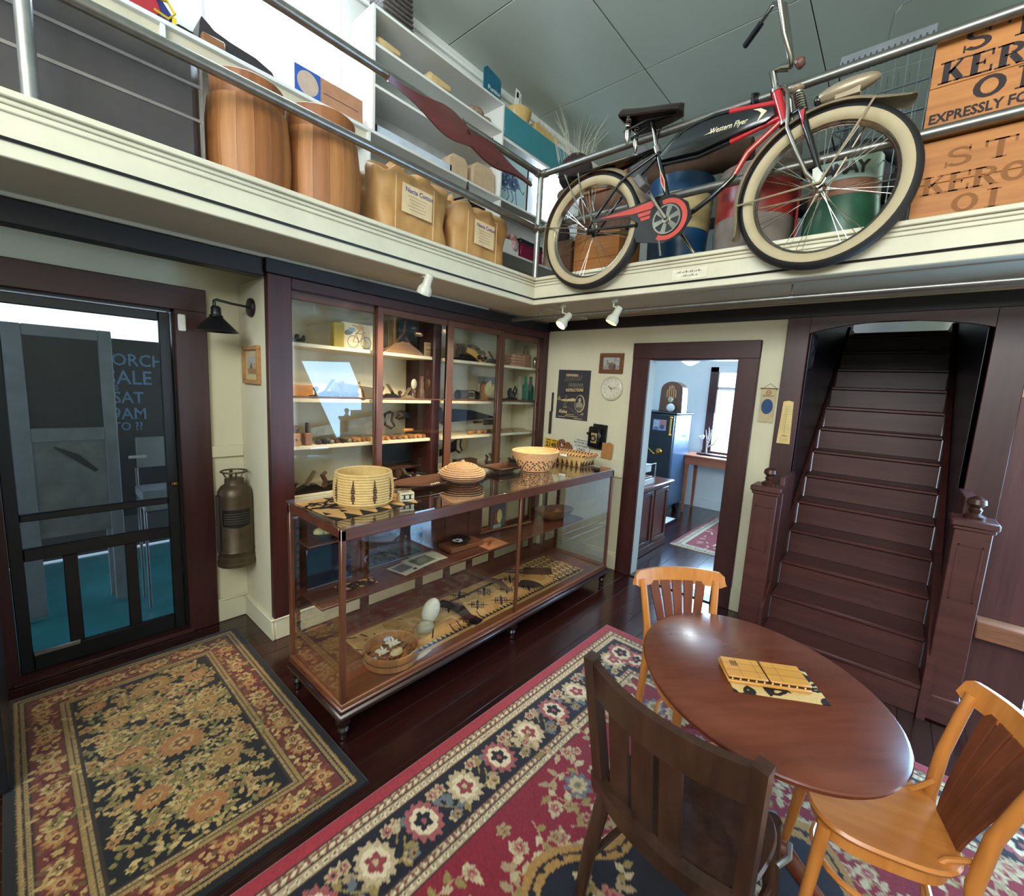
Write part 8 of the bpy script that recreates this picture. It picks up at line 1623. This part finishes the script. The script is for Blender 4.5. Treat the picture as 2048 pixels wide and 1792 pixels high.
for hy, hz, nm in HUBS:
    F = fr(P(hy, hz), (0, -1, 0), (0, 0, 1)); rc, rt = 0.350, 0.043
    ring = lambda a0, a1, n, R=rt: [(rc + R * math.cos(a0 + (a1 - a0) * k / n), R * math.sin(a0 + (a1 - a0) * k / n)) for k in range(n + 1)]
    wl = MB().lathe(ring(-1.30, 1.30, 12) + ring(1.25, -1.25, 8, rt - 0.006), 72, M=F).build('tyre' if False else nm, M_TYRE, bi)
    for s_ in (1, -1): MB().lathe(ring(s_ * 1.30, s_ * 2.75, 9, rt + 0.0005) + ring(s_ * 2.7, s_ * 1.32, 5, rt - 0.006), 72, M=F).build('whitewall', M_WHITEW, wl)
    MB().lathe([(0.316, -0.026), (0.312, -0.018), (0.302, -0.012), (0.296, 0.0), (0.302, 0.012), (0.312, 0.018), (0.316, 0.026), (0.308, 0.020), (0.300, 0.0), (0.308, -0.020)], 72, M=F).build('rim', M_CHROME, wl)
    MB().lathe([(0.0, -0.055), (0.012, -0.055), (0.024, -0.035), (0.026, -0.03), (0.016, -0.022), (0.016, 0.022), (0.026, 0.03), (0.024, 0.035), (0.012, 0.055), (0.0, 0.055)], 20, M=F).build('hub', M_CHROME if nm[0] == 'f' else M_BLACK, wl)
    for k in range(28):
        if spoke is None:
            spoke = MB().tube([(-0.030, 0.0, 0.022), (-0.002, 0.085, 0.300)], 0.0016, 5).build('spoke', M_CHROME, None); spoke.parent = wl
        else: 
            o = put('spoke', spoke.data, None, wl)
        o = spoke if k == 0 and nm == 'rear_wheel' else o
        o.location = Vector(P(hy, hz)) - OFF[bi.name]; o.rotation_euler = (2 * PI * k / 28, 0, 0); o.scale = (1 if k % 2 else -1, -1 if (k // 2) % 2 else 1, 1)
def bar(nm, pts, r, m, n=10, parent=bi, **k): return MB().tube([P(*q) for q in pts], r, n, **k).build(nm, m, parent)
bar('head_tube', ((-2.183, 3.385), (-2.241, 3.22)), 0.024, M_GLOSSR, 16); b = MB()
for y, z in ((-2.181, 3.392), (-2.243, 3.213)): b.tube([P(y - 0.002, z - 0.008), P(y + 0.002, z + 0.008)], 0.029, 14)
b.build('headset_cup', M_CHROME, bi)
bar('seat_tube', ((-1.525, 3.285), (-1.668, 2.83)), 0.0175, M_GLOSSB, 14); b = MB(); q = fr(P(-1.585, 3.085, -0.0185), Vector((0, -1, 0)) + Vector((0, 0, 0.0)), (0, 0, 1)) @ Matrix.Rotation(0.32, 4, 'Z')
b.prism([(0, -0.085), (0.013, -0.01), (0, 0.075), (-0.013, -0.01)], 0, 0.0015, M=q); b.build('white_diamond', M_PIN, bi); b = MB(); b.prism([(0, -0.065), (0.009, -0.01), (0, 0.058), (-0.009, -0.01)], 0.0015, 0.0025, M=q); b.build('red_diamond', M_GLOSSR, bi)
bar('top_tube', ((-1.545, 3.235), (-1.60, 3.285), (-1.668, 3.338), (-1.76, 3.362), (-1.87, 3.373), (-1.96, 3.366)), 0.0145, M_GLOSSB, 12); bar('top_tube', ((-1.95, 3.367), (-2.06, 3.350), (-2.195, 3.330)), 0.0150, M_GLOSSR, 12)
bar('lower_tube', ((-1.56, 3.188), (-1.79, 3.172), (-1.98, 3.202)), 0.0135, M_GLOSSB, 12); bar('lower_tube', ((-1.97, 3.200), (-2.08, 3.222), (-2.222, 3.252)), 0.0140, M_GLOSSR, 12)
bar('down_tube', ((-2.230, 3.235), (-2.073, 3.117), (-2.014, 3.015)), 0.0155, M_GLOSSR, 12); bar('down_tube', ((-2.020, 3.03), (-2.005, 3.0), (-1.900, 2.919), (-1.80, 2.862), (-1.67, 2.82)), 0.0150, M_GLOSSB, 12)
bar('pinstripe', ((-2.215, 3.215, -0.0165), (-2.068, 3.104, -0.016), (-2.008, 3.0, -0.015), (-1.96, 2.955, -0.014)), 0.0022, M_PIN, 6)
for s_ in (-1, 1):
    bar('seat_stay', ((-1.535, 3.255, s_ * 0.018), (-1.364, 3.165, s_ * 0.05), (-1.30, 3.12, s_ * 0.055), (-1.082, 2.875, s_ * 0.06)), 0.0095, M_GLOSSB); bar('chain_stay', ((-1.66, 2.815, s_ * 0.03), (-1.45, 2.83, s_ * 0.05), (-1.076, 2.862, s_ * 0.06)), 0.0095, M_GLOSSB)
# tank
tk = [(-1.560, 3.222), (-1.62, 3.285), (-1.70, 3.328), (-1.80, 3.348), (-1.90, 3.352), (-2.05, 3.336), (-2.188, 3.312), (-2.202, 3.258), (-2.150, 3.232), (-1.985, 3.212), (-1.80, 3.186), (-1.57, 3.200)]
def tankf(s_, ex):
    return [P(y * (1 - 0.0) + (-1.88 - y) * ex, z + (3.265 - z) * ex * 1.6, s_) for y, z in tk]
bm_ = MB(); rows = [tankf(-0.034, 0.10), tankf(-0.030, 0.03), tankf(-0.018, 0.0), tankf(0.018, 0.0), tankf(0.030, 0.03), tankf(0.034, 0.10)]
vs = [v for r_ in rows for v in r_]; n = len(tk); fs = [(i * n + j, i * n + (j + 1) % n, (i + 1) * n + (j + 1) % n, (i + 1) * n + j) for i in range(5) for j in range(n)] + [tuple(range(n)), tuple(5 * n + j for j in range(n))]
bm_._add(vs, fs); bm_.build('tank', M_GLOSSB, bi)
TF = fr(P(-1.855, 3.262, -0.0355), Vector((0, -1, 0)), (0, 0, 1)) @ Matrix.Rotation(-0.02, 4, 'Z')
b = MB(); b.text('Western Flyer', 0.040, TF, 0.0008, 'LEFT', 0.0004, 0.35, 0.86); b.prism([(0.228, 0.060), (0.268, 0.054), (0.300, 0.032), (0.252, -0.016), (0.272, 0.030), (0.255, 0.046)], 0, 0.001, M=TF); b.prism([(-0.03, 0.002), (0.022, 0.012), (0.022, 0.005)], 0, 0.001, M=TF); b.build('tank_lettering', M_PIN, bi)
# saddle with springs
b = MB()
def sad(u, v):
    t_ = u; y = -1.285 - 0.39 * t_; hw = 0.120 * (1 - t_) ** 0.55 * (1 if t_ > 0.04 else (t_ / 0.04) ** 0.5) + 0.026 * (1 if t_ < 0.97 else ((1 - t_) / 0.03) ** 0.5); s_ = (v - 0.5) * 2
    z = 3.555 + 0.035 * (1 - t_) ** 2 - 0.015 * math.sin(PI * t_) - 0.085 * abs(s_) ** 2.5 * (1 - 0.4 * t_) - 0.045 * t_ ** 3
    return (BX + s_ * hw, y, z)
b.sheet(sad, 24, 14, 0.012); sdl = b.build('saddle', mat('saddle_leather', (36, 26, 24), 0.4, var=0.2), bi)
for s_ in (-1, 1):
    b = MB(); b.tube([P(-1.335 + 0.013 * math.cos(a), 3.43 + 0.075 * a / 31, s_ * 0.06 + 0.016 * math.sin(a)) for a in [0.5 * k for k in range(63)]], 0.0045, 6); b.build('saddle_spring', M_CHROME, sdl)
    MB().lathe([(0.0, -0.09), (0.010, -0.075), (0.020, -0.03), (0.020, 0.0), (0.0, 0.0)], 14, P(-1.335, 3.43, s_ * 0.06)).build('spring_cone', M_CHROME, sdl)
bar('saddle_rail', ((-1.30, 3.44, -0.05), (-1.45, 3.475, -0.03), (-1.62, 3.47, 0), (-1.45, 3.475, 0.03), (-1.30, 3.44, 0.05)), 0.007, M_BLACK, 8); bar('seat_post', ((-1.472, 3.47), (-1.526, 3.275)), [0.013, 0.0135], M_CHROME, 14); MB().cyl(P(-1.517, 3.305), P(-1.532, 3.262), 0.024, 0.023, 14).build('seat_clamp', M_CHROME, bi)
# stem, handlebar
bar('stem', ((-2.183, 3.385), (-2.150, 3.495), (-2.19, 3.50), (-2.232, 3.49)), [0.016, 0.017, 0.018, 0.020], M_CHROME, 12)
hb = bar('handlebar', ((-1.95, 4.00, 0.34), (-2.05, 4.02, 0.24), (-2.13, 3.93, 0.16), (-2.185, 3.72, 0.10), (-2.232, 3.535, 0.03), (-2.236, 3.49, 0.0), (-2.232, 3.535, -0.03), (-2.200, 3.63, -0.06), (-2.176, 3.755, -0.12), (-2.13, 3.93, -0.16), (-2.05, 4.02, -0.24), (-1.95, 4.00, -0.34)), 0.0125, M_CHROME, 12)
for s_ in (-1, 1): MB().cyl(P(-1.97, 4.00, s_ * 0.32), P(-1.86, 3.98, s_ * 0.42), 0.018, n=14).build('grip', M_BLACK, hb)
MB().lathe([(0, 0), (0.024, 0.002), (0.03, 0.012), (0.026, 0.035), (0, 0.05)], 18, M=fr(P(-2.262, 3.475, -0.01), (1, 0, 0), (0, 0.6, 0.8))).build('reflector', mat('brown_reflector', (96, 64, 54), 0.3), bi)
# springer fork
for s_ in (-1, 1):
    bar('fork_tube', ((-2.215, 3.40, s_ * 0.012), (-2.246, 3.345, s_ * 0.045), (-2.262, 3.25, s_ * 0.060), (-2.270, 3.154, s_ * 0.064), (-2.337, 3.002, s_ * 0.066), (-2.385, 2.903, s_ * 0.066), (-2.440, 2.840, s_ * 0.064)), 0.0105, M_CHROME, 12)
    bar('fork_leg', ((-2.252, 3.22, s_ * 0.03), (-2.320, 3.232, s_ * 0.052), (-2.350, 3.15, s_ * 0.056), (-2.440, 2.90, s_ * 0.056)), [0.012, 0.017, 0.018, 0.010], M_GLOSSB, 12)
    MB().prism([(-0.012, 0.03), (0.006, 0.034), (0.010, -0.065)], 0, 0.0015, M=fr(P(-2.335, 3.185, s_ * 0.0745), (0, -1, 0), (0, 0, 1))).build('leg_decal', M_GLOSSR, bi)
    MB().prism([(0.024, 0.0), (0.034, 0.02), (-0.012, 0.085), (-0.032, 0.078), (-0.024, 0.01), (0.0, -0.018)], -0.003, 0.003, M=fr(P(-2.445, 2.832, s_ * 0.071), (0, -1, 0), (0, 0, 1))).build('dropout_plate', M_CHROME, bi)
b = MB(); b.tube([P(-2.286 - 0.033 * a / 50 + 0.022 * math.cos(a), 3.353 - 0.105 * a / 50, 0.022 * math.sin(a)) for a in [0.5 * k for k in range(101)]], 0.0055, 6); b.build('fork_spring', M_CHROME, bi); MB().sph(P(-2.278, 3.368), (0.03, 0.036, 0.018)).build('spring_cap', M_FEND, bi)
# fenders, stays, rack, light
def fender(hy, hz, a0, a1, nm, R=0.425, flare=False):
    b = MB()
    def f(u, v):
        a = math.radians(a0 + (a1 - a0) * u); s_ = (v - 0.5) * 2; tip = max(0, (u - 0.86) / 0.14) if flare else 0; tp2 = max(0, (0.10 - u) / 0.10) if flare else 0
        rr = R - 0.030 * abs(s_) ** 2.2 + 0.05 * tip ** 2 + 0.03 * tp2 ** 2; hw = 0.052 + 0.012 * tip
        return (BX + s_ * hw, hy + rr * math.cos(a), hz + rr * math.sin(a))
    b.sheet(f, 44, 10, 0.003); return b.build(nm, M_FEND, bi, ang=60)
fender(-2.453, 2.825, -24, 134, 'front_fender', 0.422, True); fender(-1.074, 2.863, -22, 178, 'rear_fender', 0.422, True)
for s_ in (-1, 1):
    for (y, z), nm in (((-2.625, 3.182), 'fender_stay'), ((-2.062, 2.815), 'fender_stay')): bar(nm, ((-2.453, 2.835, s_ * 0.085), (y, z, s_ * 0.055)), 0.0055, M_FEND, 8)
    bar('fender_stay', ((-1.074, 2.875, s_ * 0.08), (-0.690, 2.95, s_ * 0.052)), 0.0045, M_CHROME, 8)
    bar('rack_strut', ((-1.070, 2.90, s_ * 0.085), (-0.972, 3.265, s_ * 0.07)), 0.006, M_CHROME, 8); bar('rack_strut', ((-1.070, 2.90, s_ * 0.085), (-0.853, 3.285, s_ * 0.07)), 0.005, M_CHROME, 8)
bar('truss_rod', ((-2.46, 2.86, -0.085), (-2.581, 3.063, -0.07)), 0.0045, M_CHROME, 8)
b = MB()
def rk(u, v): 
    y = -0.795 - 0.72 * u; hw = 0.075 * (1 - 0.75 * max(0, (u - 0.55) / 0.45)); return (BX + (v - 0.5) * 2 * hw, y, 3.305 - 0.025 * math.sin(PI * u) + 0.0 * v - 0.02 * abs(2 * v - 1) ** 3)
b.sheet(rk, 20, 6, 0.012); b.build('luggage_rack', M_GLOSSB, bi)
MB().sph((0, 0, 0), (0.045, 0.135, 0.040), 20, M=Matrix.Translation(P(-2.50, 3.290)) @ Matrix.Rotation(-0.10, 4, 'X')).box(-0.03, 0.03, -0.06, 0.04, -0.05, -0.02, M=Matrix.Translation(P(-2.50, 3.290))).build('fender_light', M_FEND, bi)
MB().sph(P(-2.385, 3.272), (0.026, 0.02, 0.026)).build('light_nose', M_GLOSSB, bi)
# chain guard, chainring, cranks
gp = [(-1.118, 2.915), (-1.423, 2.936), (-1.598, 2.962), (-1.708, 2.950), (-1.790, 2.890), (-1.822, 2.800), (-1.770, 2.712), (-1.649, 2.676), (-1.479, 2.708), (-1.452, 2.758), (-1.482, 2.820), (-1.412, 2.878), (-1.140, 2.896)]
G = fr((BX - 0.075, 0, 0), (0, -1, 0), (0, 0, 1)); b = MB(); b.prism([(-y, z) for y, z in gp], 0, 0.012, M=G); b.build('chain_guard', M_GLOSSB, bi)
def inlay(pts, m=M_REDM, d=0.012): b = MB(); b.prism([(-y, z) for y, z in pts], d, d + 0.0025, M=G); b.build('guard_inlay', m, bi)
inlay([(-1.17, 2.908), (-1.42, 2.924), (-1.58, 2.945), (-1.60, 2.925), (-1.56, 2.895), (-1.43, 2.888)]); inlay([(-1.47, 2.880), (-1.56, 2.888), (-1.555, 2.865), (-1.48, 2.858)]); inlay([(-1.49, 2.852), (-1.555, 2.858), (-1.555, 2.838), (-1.50, 2.832)])
b = MB(); arc = [(-1.668 - 0.128 * math.cos(a), 2.812 + 0.122 * math.sin(a)) for a in [math.radians(-118 + 225 * k / 22) for k in range(23)]] + [(-1.668 - 0.098 * math.cos(a), 2.812 + 0.095 * math.sin(a)) for a in [math.radians(107 - 225 * k / 22) for k in range(23)]]
b.prism([(-y, z) for y, z in arc], 0.012, 0.0145, M=G); b.build('guard_inlay', M_REDM, bi)
CG = fr(P(-1.668, 2.812, -0.088), (0, -1, 0), (0, 0, 1)); MB().lathe([(0.0, 0.0), (0.09, 0.0), (0.09, 0.002), (0.0, 0.002)], 40, M=CG).build('guard_opening', M_BLACK, bi)
b = MB().lathe([(0.078, 0.002), (0.088, 0.002), (0.088, 0.006), (0.078, 0.006)], 44, M=CG).lathe([(0, 0.002), (0.024, 0.002), (0.024, 0.012), (0, 0.014)], 20, M=CG)
for k in range(6): b.prism([(0.018, -0.010), (0.080, -0.017), (0.080, 0.017), (0.018, 0.010)], 0.002, 0.005, M=CG @ Matrix.Rotation(PI / 3 * k + 0.3, 4, 'Z'))
b.build('chainring', M_CHROME, bi)
bar('crank_arm', ((-1.668, 2.812, -0.105), (-1.61, 2.895, -0.112), (-1.548, 2.985, -0.112)), [0.013, 0.010, 0.012], M_CHROME, 10, flat=(1, .7)); bar('crank_arm', ((-1.668, 2.812, 0.09), (-1.79, 2.64, 0.10)), [0.012, 0.012], M_CHROME, 10)
b = MB().box(-0.09, 0.0, -0.045, 0.045, -0.024, 0.024, M=Matrix.Translation(P(-1.525, 3.025, -0.125)) @ Matrix.Rotation(0.9, 4, 'X'), bev=0.006); b.build('pedal', mat('pedal_grey', (96, 92, 92), 0.5, 0.4), bi); b = MB().box(0.0, 0.09, -0.045, 0.045, -0.022, 0.022, M=Matrix.Translation(P(-1.79, 2.63, 0.11)), bev=0.006); b.build('pedal', mat('pedal_grey', (96, 92, 92), 0.5, 0.4), bi)
bar('kickstand', ((-1.60, 2.80, -0.06), (-1.655, 2.60, -0.10)), 0.009, M_CHROME, 8)
bar('hang_hook', ((-1.50, 3.30, 0.02), (-1.50, 3.42, 0.05), (-1.50, 3.46, 0.079)), 0.005, M_IRON, 6)
